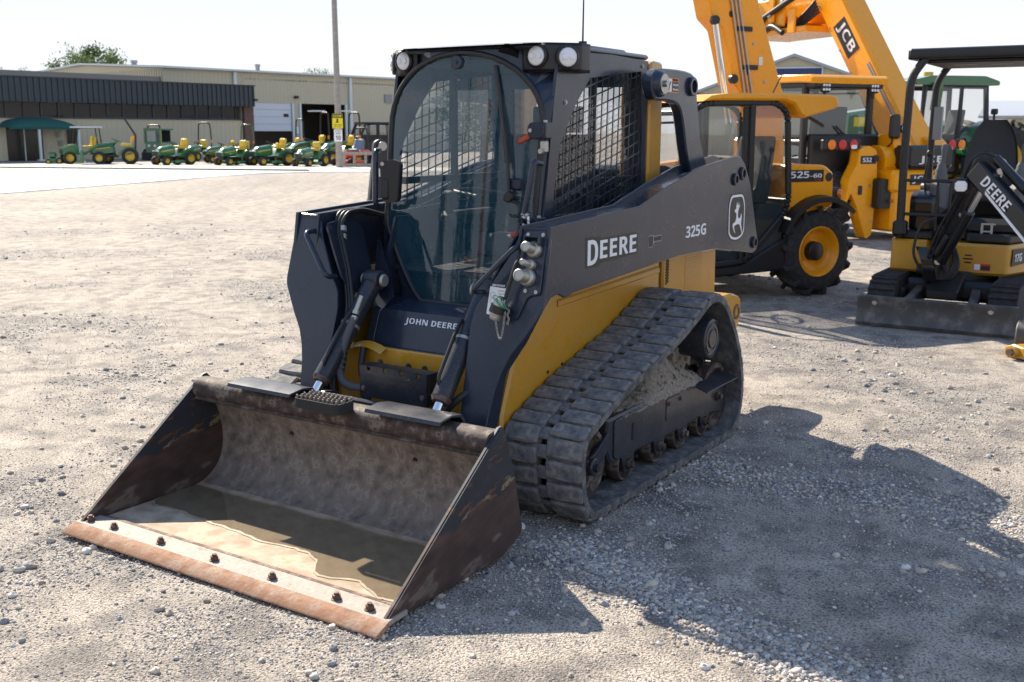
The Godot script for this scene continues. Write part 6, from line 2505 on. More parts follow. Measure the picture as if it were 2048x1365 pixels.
func make_big_telehandler() -> void:
	var t := thing("telehandler", "large yellow telehandler seen from the rear with long boom and fork carriage raised", "telehandler", V(5.97, 0, -16.9), -2.75)
	var b := MB.new()
	b.sx(Q([-0.3, 0.5, -0.3, 0.95, 0.5, 1.0, 3.4, 0.9, 3.4, 0.5]), -0.5, 0.5, 0.03)
	b.box(V(0.75, 1.25, 0.30), V(1.30, 0.75, 0.12), 0.03)
	b.box(V(0.75, 0.9, 0.6), V(1.2, 0.8, 0.5), 0.05)
	part(t, "chassis", b, M.black)
	# left rear plate with its model sign
	b = MB.new()
	b.ext(round2(Q([1.0, 0.55, 0.94, 0.95, 0.80, 1.20, 0.78, 1.40, 0.62, 1.46, 0.46, 1.38, 0.42, 0.9, 0.46, 0.10, 0.56, 0.02, 0.62, 0.14, 0.76, 0.5, 0.9, 0.75]), 0.04), -0.14, 0.08, 0.02)
	var pt := part(t, "rear_plate", b, M.telehandler_yellow)
	var back := Basis(Vector3.UP, PI)
	b = MB.new()
	b.ext(rect2(0.47, 1.18, 0.76, 1.30), -0.146, -0.141)
	var mp := part(pt, "model_plate", b, M.decal_black)
	words(mp, "lettering", "532", Transform3D(back, V(0.64, 1.24, -0.148)), 0.17, 0.07, M.decal_white)
	b = MB.new()
	b.cyl(V(0.48, 1.26, -0.14), V(0.48, 1.26, -0.16), 0.055, 16)
	b.box(V(0.74, 0.78, -0.145), V(0.08, 0.14, 0.01), 0.01)
	part(pt, "bush", b, M.black)
	for q in [[0.52, 0.55], [0.56, 0.85], [0.50, 0.30]]:
		b = MB.new()
		bolt(b, V(q[0], q[1], -0.14), Vector3(0, 0, -1), 0.016, 0.012)
		part(pt, "bolt", b, M.zinc)
	# tail: counterweight and dark hood with the maker's letters
	b = MB.new()
	b.box(V(-0.20, 0.50, -0.10), V(0.95, 0.72, 0.5), 0.04)
	b.box(V(-0.15, 0.92, -0.14), V(0.98, 0.34, 0.5), 0.04)
	b.cyl(V(0.05, 1.20, 0.1), V(0.30, 1.20, 0.1), 0.26, 24)
	var cw := part(t, "counterweight", b, M.telehandler_yellow)
	b = MB.new()
	b.ext(rect2(-0.42, 0.86, 0.0, 1.02), -0.40, -0.394)
	part(cw, "name_plate", b, M.decal_black)
	words(cw, "lettering", "JCB", Transform3D(back, V(-0.20, 0.94, -0.405)), 0.34, 0.12, M.decal_white)
	for x in [-0.52, 0.12]:
		b = MB.new()
		b.box(V(x, 1.02, -0.39), V(0.12, 0.05, 0.03), 0.01)
		part(cw, "reflector", b, M.black)
	b = MB.new()
	b.cyl(V(0.30, 0.62, -0.35), V(0.30, 0.62, -0.36), 0.03, 12)
	part(cw, "red_reflector", b, M.red_lens)
	b = MB.new()
	b.box(V(-0.36, 1.28, -0.18), V(0.92, 0.36, 0.5), 0.05)
	var hd := part(t, "tail_hood", b, M.black_gloss)
	words(hd, "lettering", "JCB", Transform3D(back, V(-0.36, 1.24, -0.435)), 0.50, 0.13, M.decal_white)
	b = MB.new()
	b.cyl(V(-0.85, 1.25, 0.0), V(-0.55, 1.25, 0.0), 0.34, 28, -1, 0.03)
	b.cyl(V(0.10, 1.35, 0.15), V(-0.05, 1.35, 0.15), 0.30, 24, -1, 0.03)
	part(t, "boom_pivot", b, M.telehandler_yellow)
	# tail lamps on black bars
	for s in [1.0, -1.0]:
		b = MB.new()
		b.box(V(1.05 * s + 0.02, 1.47, -0.04), V(0.72 if s > 0 else 0.5, 0.17, 0.08), 0.02)
		var bar_ := part(t, "lamp_bar", b, M.black)
		var k := 0
		for x in [1.28, 1.08, 0.87]:
			b = MB.new()
			b.cyl(V(x * s, 1.47, -0.08), V(x * s, 1.47, -0.105), 0.075, 20, 0.066, 0.012)
			part(bar_, "tail_lamp", b, [M.amber_lens, M.red_lens, M.red_lens][k])
			if k == 2:
				b = MB.new()
				b.box(V(x * s, 1.435, -0.106), V(0.11, 0.06, 0.006), 0.01)
				part(bar_, "reverse_lamp", b, M.clear_lens)
			k += 1
	# cab
	b = MB.new()
	for q in [[0.20, 0.40], [1.44, 0.40], [0.20, 1.75], [1.44, 1.75]]:
		b.bar(V(q[0], 1.0, q[1]), V(q[0], 2.40, q[1]), 0.10, 0.10, 0.02)
	for z in [0.40, 1.75]:
		b.bar(V(0.2, 1.56, z), V(1.44, 1.56, z), 0.10, 0.09, 0.02)
		b.bar(V(0.2, 2.37, z), V(1.44, 2.37, z), 0.10, 0.10, 0.02)
	for x in [0.2, 1.44]:
		b.bar(V(x, 1.5, 0.4), V(x, 1.5, 1.75), 0.08, 0.08, 0.02)
		b.bar(V(x, 2.37, 0.4), V(x, 2.37, 1.75), 0.09, 0.09, 0.02)
	var fr := part(t, "cab_frame", b, M.black)
	b = MB.new()
	b.box(V(0.82, 2.0, 0.40), V(1.16, 0.82, 0.01))
	part(fr, "rear_glass", b, M.cab_glass)
	b = MB.new()
	b.box(V(1.44, 2.0, 1.08), V(0.01, 0.86, 1.3))
	part(fr, "side_glass", b, M.cab_glass)
	b = MB.new()
	b.box(V(0.82, 2.0, 1.76), V(1.16, 0.82, 0.01))
	part(fr, "front_glass", b, M.cab_glass)
	b = MB.new()
	b.sx(Q([0.10, 2.46, 0.16, 2.51, 1.0, 2.53, 1.85, 2.47, 1.9, 2.42, 0.45, 2.40, 0.12, 2.38]), 0.10, 1.56, 0.02)
	part(t, "cab_roof", b, M.telehandler_yellow)
	b = MB.new()
	b.box(V(0.82, 2.36, 0.26), V(1.3, 0.09, 0.26), 0.02)
	part(t, "roof_visor", b, M.black)
	for x in [0.36, 1.28]:
		b = MB.new()
		b.box(V(x, 2.32, 0.14), V(0.17, 0.15, 0.06), 0.02)
		b.box(V(x, 2.22, 0.15), V(0.05, 0.10, 0.04), 0.01)
		var wl := part(t, "work_lamp", b, M.black)
		for i in 6:
			b = MB.new()
			b.cyl(V(x - 0.05 + 0.05 * (i % 3), 2.355 - 0.065 * (i / 3), 0.11), V(x - 0.05 + 0.05 * (i % 3), 2.355 - 0.065 * (i / 3), 0.104), 0.02, 10)
			part(wl, "lamp_cell", b, M.clear_lens)
	b = MB.new()
	b.sx(round2(Q([0.6, 1.4, 1.15, 1.45, 1.15, 1.55, 0.72, 1.55, 0.66, 2.05, 0.55, 2.05]), 0.05), 0.5, 1.1, 0.04)
	part(t, "driver_seat", b, M.seat)
	b = MB.new()
	b.bar(V(0.86, 1.75, 0.36), V(0.72, 1.62, 0.35), 0.03, 0.02)
	b.cyl(V(0.72, 1.62, 0.36), V(0.72, 1.62, 0.33), 0.03, 10)
	part(t, "rear_wiper", b, M.black)
	# mirror and lamp beside the boom foot
	b = MB.new()
	b.tube(C3([0.16, 1.42, 0.0, 0.10, 1.5, -0.05, 0.12, 1.62, -0.06]), 0.015, 6)
	b.ext(round2(Q([-0.02, 1.56, 0.20, 1.56, 0.19, 1.92, 0.0, 1.94]), 0.06, 4), -0.12, -0.04, 0.03)
	part(t, "mirror", b, M.black)
	b = MB.new()
	b.cyl(V(-0.10, 1.72, -0.02), V(-0.10, 1.72, -0.09), 0.075, 18, 0.07, 0.01)
	var wk := part(t, "rear_work_lamp", b, M.black)
	b = MB.new()
	b.cyl(V(-0.10, 1.72, -0.09), V(-0.10, 1.72, -0.096), 0.062, 18)
	part(wk, "lamp_lens", b, M.clear_lens)
	b = MB.new()
	b.tube(spline(C3([-0.10, 1.66, -0.04, -0.14, 1.52, -0.06, -0.2, 1.42, -0.03, -0.02, 1.36, -0.02, 0.1, 1.3, -0.02])), 0.014, 6)
	part(wk, "cable", b, M.hose)
	# boom: outer section, inner section, nose with the fork carriage
	var d := V(0, 0.782, 0.623)
	var nrm := V(0, 0.623, -0.782)
	var foot := V(-0.60, 1.18, 0.10)
	b = MB.new()
	b.bar(foot, foot + d * 4.6, 0.50, 0.58, 0.04, nrm)
	var bm := part(t, "boom", b, M.telehandler_yellow)
	var lt := Transform3D(Basis(-d, V(-1, 0, 0).cross(-d) * -1.0, nrm), Vector3.ZERO)
	var up3 := nrm.cross(-d)
	# letters on the flank that faces the camera: along the boom
	b = MB.new()
	var fx := -0.60 + 0.252
	b.T = Transform3D(Basis(-d, -nrm * -1.0, V(1, 0, 0)), V(fx, 0, 0) + (foot + d * 2.62) * V(0, 1, 1))
	b.ext(Q([-0.36, -0.155, 0.34, -0.155, 0.38, 0.155, -0.32, 0.155]), 0.0, 0.004)
	part(bm, "name_keyline", b, M.decal_black)
	var face := Transform3D(Basis(-d, nrm, V(1, 0, 0)), V(fx + 0.006, 0, 0) + (foot + d * 2.62) * V(0, 1, 1))
	words(bm, "lettering", "JCB", face, 0.60, 0.24, M.decal_white)
	for k in 2:
		b = MB.new()
		var o3 := V(0.255, 0, 0) + nrm * (0.20 - 0.05 * k)
		b.tube([foot + o3 + d * 0.5, foot + o3 + d * 1.9], 0.014, 6)
		part(bm, "hydraulic_pipe", b, M.zinc)
	for k in 7:
		b = MB.new()
		bolt(b, foot + V(0.25, 0, 0) + d * (0.55 + 0.5 * k) - nrm * 0.24, Vector3.RIGHT, 0.016, 0.012)
		part(bm, "bolt", b, M.zinc)
	b = MB.new()
	b.bar(foot + d * 4.35, foot + d * 4.6, 0.54, 0.62, 0.02, nrm)
	part(bm, "boom_collar", b, M.black)
	b = MB.new()
	b.cyl(foot + V(0.0, -0.25, 0.45), foot + V(0, 0, 0) + d * 2.2 - nrm * 0.36, 0.075, 18)
	part(t, "lift_ram", b, M.black)
	b = MB.new()
	b.bar(foot + d * 4.4, foot + d * 5.4, 0.40, 0.46, 0.03, nrm)
	part(bm, "inner_boom", b, M.telehandler_yellow)
	# nose and carriage, hanging forward of the boom head
	b = MB.new()
	b.sx(round2(Q([2.55, 3.95, 2.9, 4.6, 3.6, 4.5, 4.2, 4.05, 4.3, 3.6, 4.0, 3.5, 3.4, 3.75, 2.9, 3.55]), 0.06), -0.85, -0.45, 0.02)
	var ns := part(t, "boom_nose", b, M.telehandler_yellow)
	b = MB.new()
	b.box(V(-0.60, 3.42, 3.45), V(1.2, 0.10, 2.1), 0.02)
	b.box(V(-0.60, 3.62, 4.45), V(1.3, 0.5, 0.08), 0.02)
	b.box(V(-0.05, 3.75, 3.7), V(0.06, 0.5, 1.3), 0.02)
	b.box(V(-1.15, 3.75, 3.7), V(0.06, 0.5, 1.3), 0.02)
	b.box(V(-0.60, 3.95, 4.1), V(1.1, 0.12, 0.5), 0.02)
	b.box(V(-0.02, 3.68, 4.62), V(0.10, 0.12, 0.4), 0.02)
	part(ns, "fork_carriage", b, M.telehandler_yellow)
	# near flank of the carriage: hanger plates, cross pin, latch
	for q in [[2.75, 3.36, 0.20, 0.42], [3.35, 3.58, 0.16, 0.50], [4.05, 3.50, 0.22, 0.62], [4.5, 3.62, 0.10, 0.66]]:
		b = MB.new()
		b.box(V(0.02, q[1] + q[3] / 2, q[0]), V(0.05, q[3], q[2]), 0.015)
		part(ns, "hanger_plate", b, M.telehandler_yellow)
	for q in [[3.0, 3.9], [4.05, 4.02], [4.05, 3.6], [3.36, 3.72]]:
		b = MB.new()
		b.cyl(V(0.02, q[1], q[0]), V(0.09, q[1], q[0]), 0.05, 14, -1, 0.01)
		part(ns, "cross_pin", b, M.zinc)
	b = MB.new()
	b.cyl(V(0.05, 3.95, 2.7), V(0.05, 3.62, 3.75), 0.05, 12)
	part(ns, "tilt_ram", b, M.black)
	b = MB.new()
	b.box(V(0.0, 4.06, 3.4), V(0.02, 0.12, 0.5), 0.01)
	part(ns, "decal", b, M.decal_grey)
	for k in 5:
		b = MB.new()
		b.tube(spline(C3([-0.25, 3.7 + 0.05 * k, 2.35 + 0.03 * k, -0.15, 3.5 + 0.04 * k, 2.7, -0.1, 3.55 - 0.02 * k, 3.1, -0.08, 3.7, 3.5 + 0.1 * k]), 5), 0.022, 6)
		part(ns, "hydraulic_hose", b, M.hose)
	b = MB.new()
	b.tube(spline(C3([0.0, 3.62, 3.9, 0.02, 3.46, 3.6, 0.04, 3.52, 3.3, 0.06, 3.38, 2.95]), 6), 0.05, 8)
	b.box(V(0.0, 3.72, 3.9), V(0.1, 0.12, 0.3), 0.03)
	part(ns, "hose_bundle", b, M.black)
	for s in [1.0, -1.0]:
		wheel(t, V(0.95 * s, 0.60, 0.55), 0.56, 0.40, 0.31, M.telehandler_yellow, s, 22, M.black)
		wheel(t, V(0.95 * s, 0.60, 3.2), 0.56, 0.40, 0.31, M.telehandler_yellow, s, 22, M.black)


func make_excavator() -> void:
	var t := thing("mini_excavator", "small black and yellow excavator with canopy, dozer blade and folded boom", "excavator", V(3.598, 0, -8.931), -0.558)
	paint("blade_steel", lin(0.06, 0.059, 0.06), 0.65, 0.0, lin(0.26, 0.23, 0.2), 0.55, 91)
	var b := MB.new()
	# blade: curved mouldboard
	b.sx(Q([0.02, 0.0, 0.035, 0.03, 0.0, 0.10, -0.005, 0.18, 0.02, 0.25, 0.012, 0.256, -0.02, 0.19, -0.015, 0.10, 0.0, 0.0]), -0.65, 0.635)
	b.box(V(0, 0.253, -0.02), V(1.285, 0.012, 0.05))
	for x in [-0.30, 0.28]:
		b.bar(V(x, 0.12, -0.01), V(x * 0.8, 0.26, -0.62), 0.08, 0.10, 0.01)
	var bl := part(t, "dozer_blade", b, M.blade_steel)
	for x in [-0.50, 0.44]:
		b = MB.new()
		bolt(b, V(x, 0.205, 0.002), Vector3.BACK, 0.016, 0.014)
		part(bl, "bolt", b, M.zinc)
	# tracks
	for s in [-1.0, 1.0]:
		b = MB.new()
		var loop := []
		for i in 12:
			var a := PI * i / 11.0 - PI / 2
			loop.append(Vector2(-0.36 + cos(a) * 0.19, 0.195 + sin(a) * 0.19))
		for i in 12:
			var a := PI * i / 11.0 + PI / 2
			loop.append(Vector2(-1.52 + cos(a) * 0.19, 0.195 + sin(a) * 0.19))
		b.T = Transform3D(Basis.IDENTITY, V(0.50 * s, 0, 0))
		b.sx(loop, -0.115, 0.115, 0.012)
		var tk := part(t, "rubber_track", b, M.tyre)
		var lug := MB.new()
		lug.box(Vector3.ZERO, V(0.225, 0.026, 0.024), 0.006)
		var lm := lug.done()
		var per := 2 * 1.16 + TAU * 0.19
		for i in 52:
			var q := per * i / 52.0
			var p: Vector2
			var nn: Vector2
			if q < 1.16:
				p = Vector2(-1.52 + q, 0.385)
				nn = Vector2(0, 1)
			elif q < 1.16 + PI * 0.19:
				var a := PI / 2 - (q - 1.16) / 0.19
				nn = Vector2(cos(a), sin(a))
				p = Vector2(-0.36, 0.195) + nn * 0.19
			elif q < 2.32 + PI * 0.19:
				p = Vector2(-0.36 - (q - 1.16 - PI * 0.19), 0.005)
				nn = Vector2(0, -1)
			else:
				var a := -PI / 2 - (q - 2.32 - PI * 0.19) / 0.19
				nn = Vector2(cos(a), sin(a))
				p = Vector2(-1.52, 0.195) + nn * 0.19
			var o := MeshInstance3D.new()
			o.name = "tread_lug"
			o.mesh = lm
			o.material_override = M.tyre
			var n3 := V(0, nn.y, nn.x)
			o.transform = Transform3D(Basis(Vector3.RIGHT, n3, Vector3.RIGHT.cross(n3)), V(0.50 * s, p.y, p.x) + n3 * (0.008 if nn.y > -0.5 else 0.0))
			tk.add_child(o, true)
		b = MB.new()
		b.T = Transform3D(Basis.IDENTITY, V(0.50 * s, 0, 0))
		b.box(V(-0.13 * s, 0.2, -0.94), V(0.06, 0.2, 1.1), 0.02)
		part(tk, "track_frame", b, M.black)
	b = MB.new()
	b.box(V(0, 0.27, -0.94), V(0.8, 0.18, 0.7), 0.04)
	b.cyl(V(0, 0.34, -1.05), V(0, 0.44, -1.05), 0.34, 24)
	b.sx(Q([-0.62, 0.35, -0.30, 0.24, -0.30, 0.30, -0.62, 0.42]), -0.14, 0.12, 0.01)
	part(t, "undercarriage", b, M.black)
	# house: yellow skirts round a black deck
	b = MB.new()
	b.ty(round2(Q([-0.565, -0.76, -0.25, -0.76, -0.25, -1.05, -0.565, -1.2]), 0.03), 0.405, 0.70, 0.02)
	part(t, "left_skirt", b, M.cat_yellow)
	b = MB.new()
	b.ty(round2(Q([-0.02, -0.74, 0.44, -0.74, 0.60, -1.2, 0.55, -1.9, -0.5, -1.9, -0.56, -1.2, -0.02, -1.1]), 0.04), 0.41, 0.69, 0.025)
	var sk := part(t, "right_skirt", b, M.cat_yellow)
	for i in 3:
		b = MB.new()
		b.box(V(0.115, 0.585 - i * 0.032, -0.742), V(0.085 if i == 1 else 0.06, 0.014, 0.012), 0.004)
		part(sk, "vent_slot", b, M.black_matt)
	b = MB.new()
	b.ext(rect2(0.165, 0.455, 0.305, 0.515), -0.741, -0.738)
	var dc := part(sk, "warning_decal", b, M.red)
	b = MB.new()
	b.ext(rect2(0.17, 0.459, 0.22, 0.511), -0.738, -0.7365)
	part(dc, "white_panel", b, M.decal_white)
	b = MB.new()
	b.ext(rect2(0.225, 0.459, 0.30, 0.497), -0.738, -0.7365)
	part(dc, "black_panel", b, M.decal_black)
	# model plate on the slanting right side
	var sd := Transform3D(Basis(Vector3.UP, deg_to_rad(70.8)), V(0.505, 0.575, -0.912))
	b = MB.new()
	b.T = sd
	b.ext(Q([-0.13, -0.075, 0.12, -0.06, 0.16, 0.075, -0.12, 0.075]), 0.004, 0.008)
	var m17 := part(sk, "model_plate", b, M.decal_black)
	words(m17, "lettering", "17G", sd * Transform3D(Basis.IDENTITY, V(-0.02, 0.0, 0.009)), 0.13, 0.07, M.decal_white)
	b = MB.new()
	b.ty(round2(Q([-0.55, -0.78, -0.22, -0.78, -0.2, -0.95, 0.05, -0.95, 0.08, -0.76, 0.44, -0.76, 0.58, -1.2, 0.52, -1.88, -0.52, -1.88]), 0.03), 0.70, 0.78, 0.015)
	b.box(V(0.28, 0.83, -1.3), V(0.5, 0.14, 0.9), 0.04)
	b.sx(round2(Q([-1.55, 0.78, -1.55, 1.18, -1.9, 1.15, -1.92, 0.78]), 0.06), -0.5, 0.5, 0.05)
	part(t, "deck", b, M.black)
	b = MB.new()
	b.box(V(0.24, 0.80, -0.80), V(0.10, 0.012, 0.03))
	b.bar(V(0.20, 0.78, -0.80), V(0.20, 0.86, -0.80), 0.02, 0.02)
	b.bar(V(0.28, 0.78, -0.80), V(0.28, 0.86, -0.80), 0.02, 0.02)
	b.bar(V(0.19, 0.865, -0.80), V(0.31, 0.865, -0.80), 0.02, 0.014)
	part(t, "foot_pedal", b, M.zinc)
	# canopy on bent posts
	for q in [[-0.49, -0.74], [-0.47, -1.80], [0.50, -1.80]]:
		b = MB.new()
		var inn := 0.12 * signf(-q[0])
		b.tube(fillet(C3([q[0], 0.72, q[1], q[0] - 0.01, 1.5, q[1], q[0], 2.15, q[1], q[0] + inn, 2.33, q[1] - 0.02]), 0.16, 5), 0.036 if q[1] > -1.0 else 0.033, 10)
		b.box(V(q[0], 0.80, q[1]), V(0.12, 0.14, 0.12), 0.02)
		part(t, "canopy_post", b, M.black)
	b = MB.new()
	b.box(V(-0.43, 1.75, -1.80), V(0.08, 0.32, 0.07), 0.005)
	part(t, "post_label", b, M.decal_grey)
	b = MB.new()
	b.sx(round2(Q([-0.70, 2.30, -0.70, 2.395, -1.2, 2.42, -1.95, 2.40, -2.0, 2.32]), 0.03), -0.52, 0.60, 0.02)
	b.box(V(0.04, 2.285, -1.3), V(0.9, 0.03, 1.0), 0.01)
	var cn := part(t, "canopy", b, M.black)
	b = MB.new()
	b.cyl(V(0.56, 2.36, -0.70), V(0.56, 2.36, -2.0), 0.05, 14)
	part(cn, "edge_tube", b, M.black)
	for x in [-0.1, 0.2]:
		b = MB.new()
		b.box(V(x, 2.267, -1.1), V(0.18, 0.006, 0.10))
		part(cn, "decal", b, M.decal_grey)
	# seat
	b = MB.new()
	b.grid(12, 10, func(a: float, w: float) -> Vector3:
		var hw := lerpf(0.24, 0.20, w) * (1.0 - 0.55 * pow(w, 5.0))
		var x := (a * 2.0 - 1.0)
		return V(0.12 + x * hw, 1.12 + 0.66 * w, -1.50 - 0.10 * w + 0.07 * x * x), Vector3.BACK)
	b.grid(12, 10, func(a: float, w: float) -> Vector3:
		var hw := lerpf(0.24, 0.20, w) * (1.0 - 0.55 * pow(w, 5.0)) * 1.02
		var x := (a * 2.0 - 1.0)
		return V(0.12 + x * hw, 1.12 + 0.665 * w, -1.60 - 0.10 * w + 0.05 * x * x), Vector3.FORWARD)
	b.sx(round2(Q([-1.1, 1.04, -1.1, 1.13, -1.5, 1.14, -1.55, 1.04]), 0.04), -0.12, 0.36, 0.04)
	part(t, "seat", b, M.seat)
	# control consoles
	mat("console_grey", lin(0.10, 0.105, 0.115), 0.6)
	for s in [[-0.22, -1.02], [0.42, -1.25]]:
		b = MB.new()
		b.box(V(s[0], 1.08, s[1]), V(0.15, 0.30, 0.26), 0.05)
		b.lathe([Vector2(0.075, 0), Vector2(0.06, 0.03), Vector2(0.065, 0.05), Vector2(0.05, 0.08), Vector2(0.055, 0.10), Vector2(0.04, 0.13), Vector2(0.04, 0.15), Vector2(0.025, 0.18)], V(s[0], 1.22, s[1]), V(0.0, 1, 0.08), 16, 0.2)
		b.lathe([Vector2(0.02, 0.17), Vector2(0.022, 0.24), Vector2(0.03, 0.30), Vector2(0.025, 0.34), Vector2(0, 0.35)], V(s[0], 1.22, s[1]), V(0.06, 1, 0.08), 12)
		part(t, "joystick_console", b, M.console_grey)
	b = MB.new()
	b.tube(C3([-0.34, 1.0, -1.1, -0.37, 1.25, -1.05, -0.35, 1.45, -1.08]), 0.012, 6)
	b.ball(V(-0.35, 1.47, -1.08), V(0.025, 0.035, 0.025))
	part(t, "safety_lever", b, M.black)
	b = MB.new()
	b.cyl(V(0.46, 1.42, -1.2), V(0.48, 1.56, -1.24), 0.02, 10, 0.026)
	part(t, "red_lever", b, M.red)
	b = MB.new()
	for q in [[1.235, -0.46, 0.0], [0.93, -0.46, 0.0]]:
		b.bar(V(q[1], q[0], -0.75), V(q[2], q[0], -0.75), 0.03, 0.03, 0.006)
	for x in [-0.19, -0.08]:
		b.bar(V(x, 0.78, -0.75), V(x, 1.235, -0.75), 0.022, 0.022, 0.005)
	part(t, "front_guard", b, M.black)
	b = MB.new()
	b.sx(round2(Q([-0.85, 0.78, -0.84, 1.08, -1.0, 1.14, -1.2, 1.12, -1.2, 0.78]), 0.06), -0.44, -0.20, 0.05)
	b.box(V(-0.30, 0.86, -0.80), V(0.16, 0.16, 0.06), 0.02)
	part(t, "side_cover", b, M.black_gloss)
	# swing post, boom, arm, bucket, folded to the right
	b = MB.new()
	b.cyl(V(-0.13, 0.36, -0.55), V(-0.13, 0.56, -0.55), 0.10, 20, -1, 0.02)
	b.box(V(-0.13, 0.46, -0.68), V(0.22, 0.22, 0.16), 0.03)
	b.cyl(V(-0.27, 0.46, -0.52), V(-0.17, 0.46, -0.52), 0.05, 14)
	part(t, "swing_post", b, M.black)
	b = MB.new()
	b.grid(3, 8, func(a: float, w: float) -> Vector3: return V(-0.18 + 0.10 * a + 0.10 * pow(1.0 - w, 2.0) * -1.0, 0.50 + 0.30 * (w - 0.5) * -1.0 + 0.02, -0.42 + 0.05 * sin(w * PI)), Vector3.BACK)
	part(t, "post_cheek", b, M.black_gloss)
	var A := V(-0.10, 0.55, -0.45)
	var K := V(0.26, 1.30, -0.05)
	b = MB.new()
	b.bar(A, A.lerp(K, 0.62), 0.12, 0.15, 0.015)
	b.bar(A.lerp(K, 0.56), V(0.30, 1.44, -0.0), 0.12, 0.17, 0.015)
	b.ext(round2(Q([0.18, 1.30, 0.22, 1.46, 0.34, 1.50, 0.46, 1.44, 0.40, 1.24, 0.28, 1.18]), 0.04), -0.06, 0.08, 0.01)
	var bm := part(t, "boom", b, M.black_gloss)
	b = MB.new()
	b.cyl(V(-0.04, 0.56, -0.34), V(0.20, 1.02, -0.06), 0.045, 16, -1, 0.006)
	var cy := part(t, "boom_cylinder", b, M.black_gloss)
	b = MB.new()
	b.cyl(V(0.19, 1.0, -0.07), V(0.30, 1.22, 0.06), 0.024, 14)
	part(cy, "rod", b, M.chrome)
	b = MB.new()
	b.box(V(0.14, 1.235, 0.08), V(0.13, 0.13, 0.08), 0.02)
	var lp := part(bm, "boom_lamp", b, M.black)
	b = MB.new()
	b.box(V(0.145, 1.235, 0.122), V(0.095, 0.085, 0.012), 0.02)
	part(lp, "lamp_lens", b, M.clear_lens)
	for k in 3:
		b = MB.new()
		var sdw := V(0.05 - 0.03 * k, 0.085, 0.03 * k)
		b.tube(spline([A + sdw + V(-0.05, -0.05, 0.05), A.lerp(K, 0.25) + sdw + V(-0.05, 0.02, 0.02), A.lerp(K, 0.6) + sdw + V(-0.04, 0.02, 0.02), K + sdw + V(-0.06, 0.05, 0.0), V(0.30, 1.53 - 0.02 * k, 0.06)]), 0.012, 6)
		part(bm, "hydraulic_hose", b, M.hose)
	for q in [A, A.lerp(K, 0.58), K, V(0.40, 1.36, 0.03)]:
		b = MB.new()
		b.cyl(q + V(-0.03, 0, -0.085), q + V(0.03, 0, 0.10), 0.028, 12, -1, 0.004)
		part(bm, "pivot_pin", b, M.steel)
	b = MB.new()
	b.bar(V(-0.06, 0.62, -0.30), V(0.04, 0.80, -0.22), 0.10, 0.05, 0.01)
	part(bm, "cylinder_guard", b, M.black)
	# arm from the knuckle down to the right
	var E := V(0.92, 0.72, 0.42)
	b = MB.new()
	var kd := (E - V(0.28, 1.36, 0.10)).normalized()
	b.bar(V(0.24, 1.38, 0.09), E, 0.10, 0.17, 0.012)
	b.bar(E, V(0.86, 0.24, 0.62), 0.09, 0.12, 0.012)
	var arm := part(t, "dipper_arm", b, M.black_gloss)
	var perp := kd.cross(V(-0.35, 0, 1).normalized()).normalized()
	if perp.y < 0.0:
		perp = -perp
	var fc := kd.cross(perp)
	if fc.z < 0.0:
		fc = -fc
	words(arm, "lettering", "DEERE", Transform3D(Basis(kd, perp, fc), V(0.28, 1.36, 0.10) + kd * 0.26 + V(0.0, -0.0, 0.0) + fc * 0.064), 0.32, 0.085, M.decal_white)
	b = MB.new()
	b.bar(V(0.27, 1.27, 0.15), E + V(-0.04, -0.09, 0.055), 0.012, 0.02)
	part(arm, "decal_stripe", b, M.decal_white)
	b = MB.new()
	b.cyl(V(0.38, 1.46, 0.06), V(0.85, 1.02, 0.28), 0.04, 14)
	part(arm, "arm_cylinder", b, M.black_gloss)
	b = MB.new()
	for k in 3:
		b.tube(spline(C3([0.20, 1.40 - 0.03 * k, 0.02, 0.26, 1.50 - 0.02 * k, 0.05, 0.40, 1.46 - 0.02 * k, 0.10, 0.62, 1.22, 0.22])), 0.012, 6)
	part(arm, "hydraulic_hoses", b, M.hose)
	b = MB.new()
	b.bar(V(0.80, 0.36, 0.50), V(0.76, 0.10, 0.50), 0.08, 0.08, 0.02)
	b.sx(round2(Q([0.36, 0.02, 0.34, 0.18, 0.44, 0.24, 0.56, 0.20, 0.60, 0.10, 0.52, 0.02]), 0.04), 0.70, 1.0, 0.01)
	part(t, "bucket", b, M.blade_steel)
	b = MB.new()
	b.tube(spline(C3([-0.20, 0.44, -0.42, -0.28, 0.62, -0.36, -0.24, 0.86, -0.40, -0.14, 0.92, -0.5])), 0.012, 6)
	part(t, "hose", b, M.hose)
	for k in 3:
		b = MB.new()
		b.tube(spline(C3([-0.05, 0.50, -0.48, 0.0 + 0.02 * k, 0.40, -0.38, 0.06 + 0.02 * k, 0.55, -0.36, 0.02, 0.72, -0.45])), 0.014, 6)
		part(t, "swing_hose", b, M.hose)
	# separate yellow coupler lying by the bucket
	var c := thing("coupler_piece", "yellow steel coupler block lying on gravel at the right edge", "coupler", V(3.83, 0, -7.86), 0.3)
	b = MB.new()
	b.sx(round2(Q([-0.1, 0.0, -0.1, 0.07, -0.02, 0.10, 0.10, 0.09, 0.12, 0.0]), 0.015), -0.05, 0.22, 0.008)
	b.cyl(V(-0.09, 0.05, 0.02), V(-0.05, 0.05, 0.02), 0.04, 16)
	part(c, "block", b, M.cat_yellow)
	b = MB.new()
	b.cyl(V(-0.12, 0.05, 0.02), V(-0.09, 0.05, 0.02), 0.028, 12)
	b.cyl(V(0.02, 0.05, 0.11), V(0.02, 0.05, 0.125), 0.02, 12)
	part(c, "pin", b, M.rust)


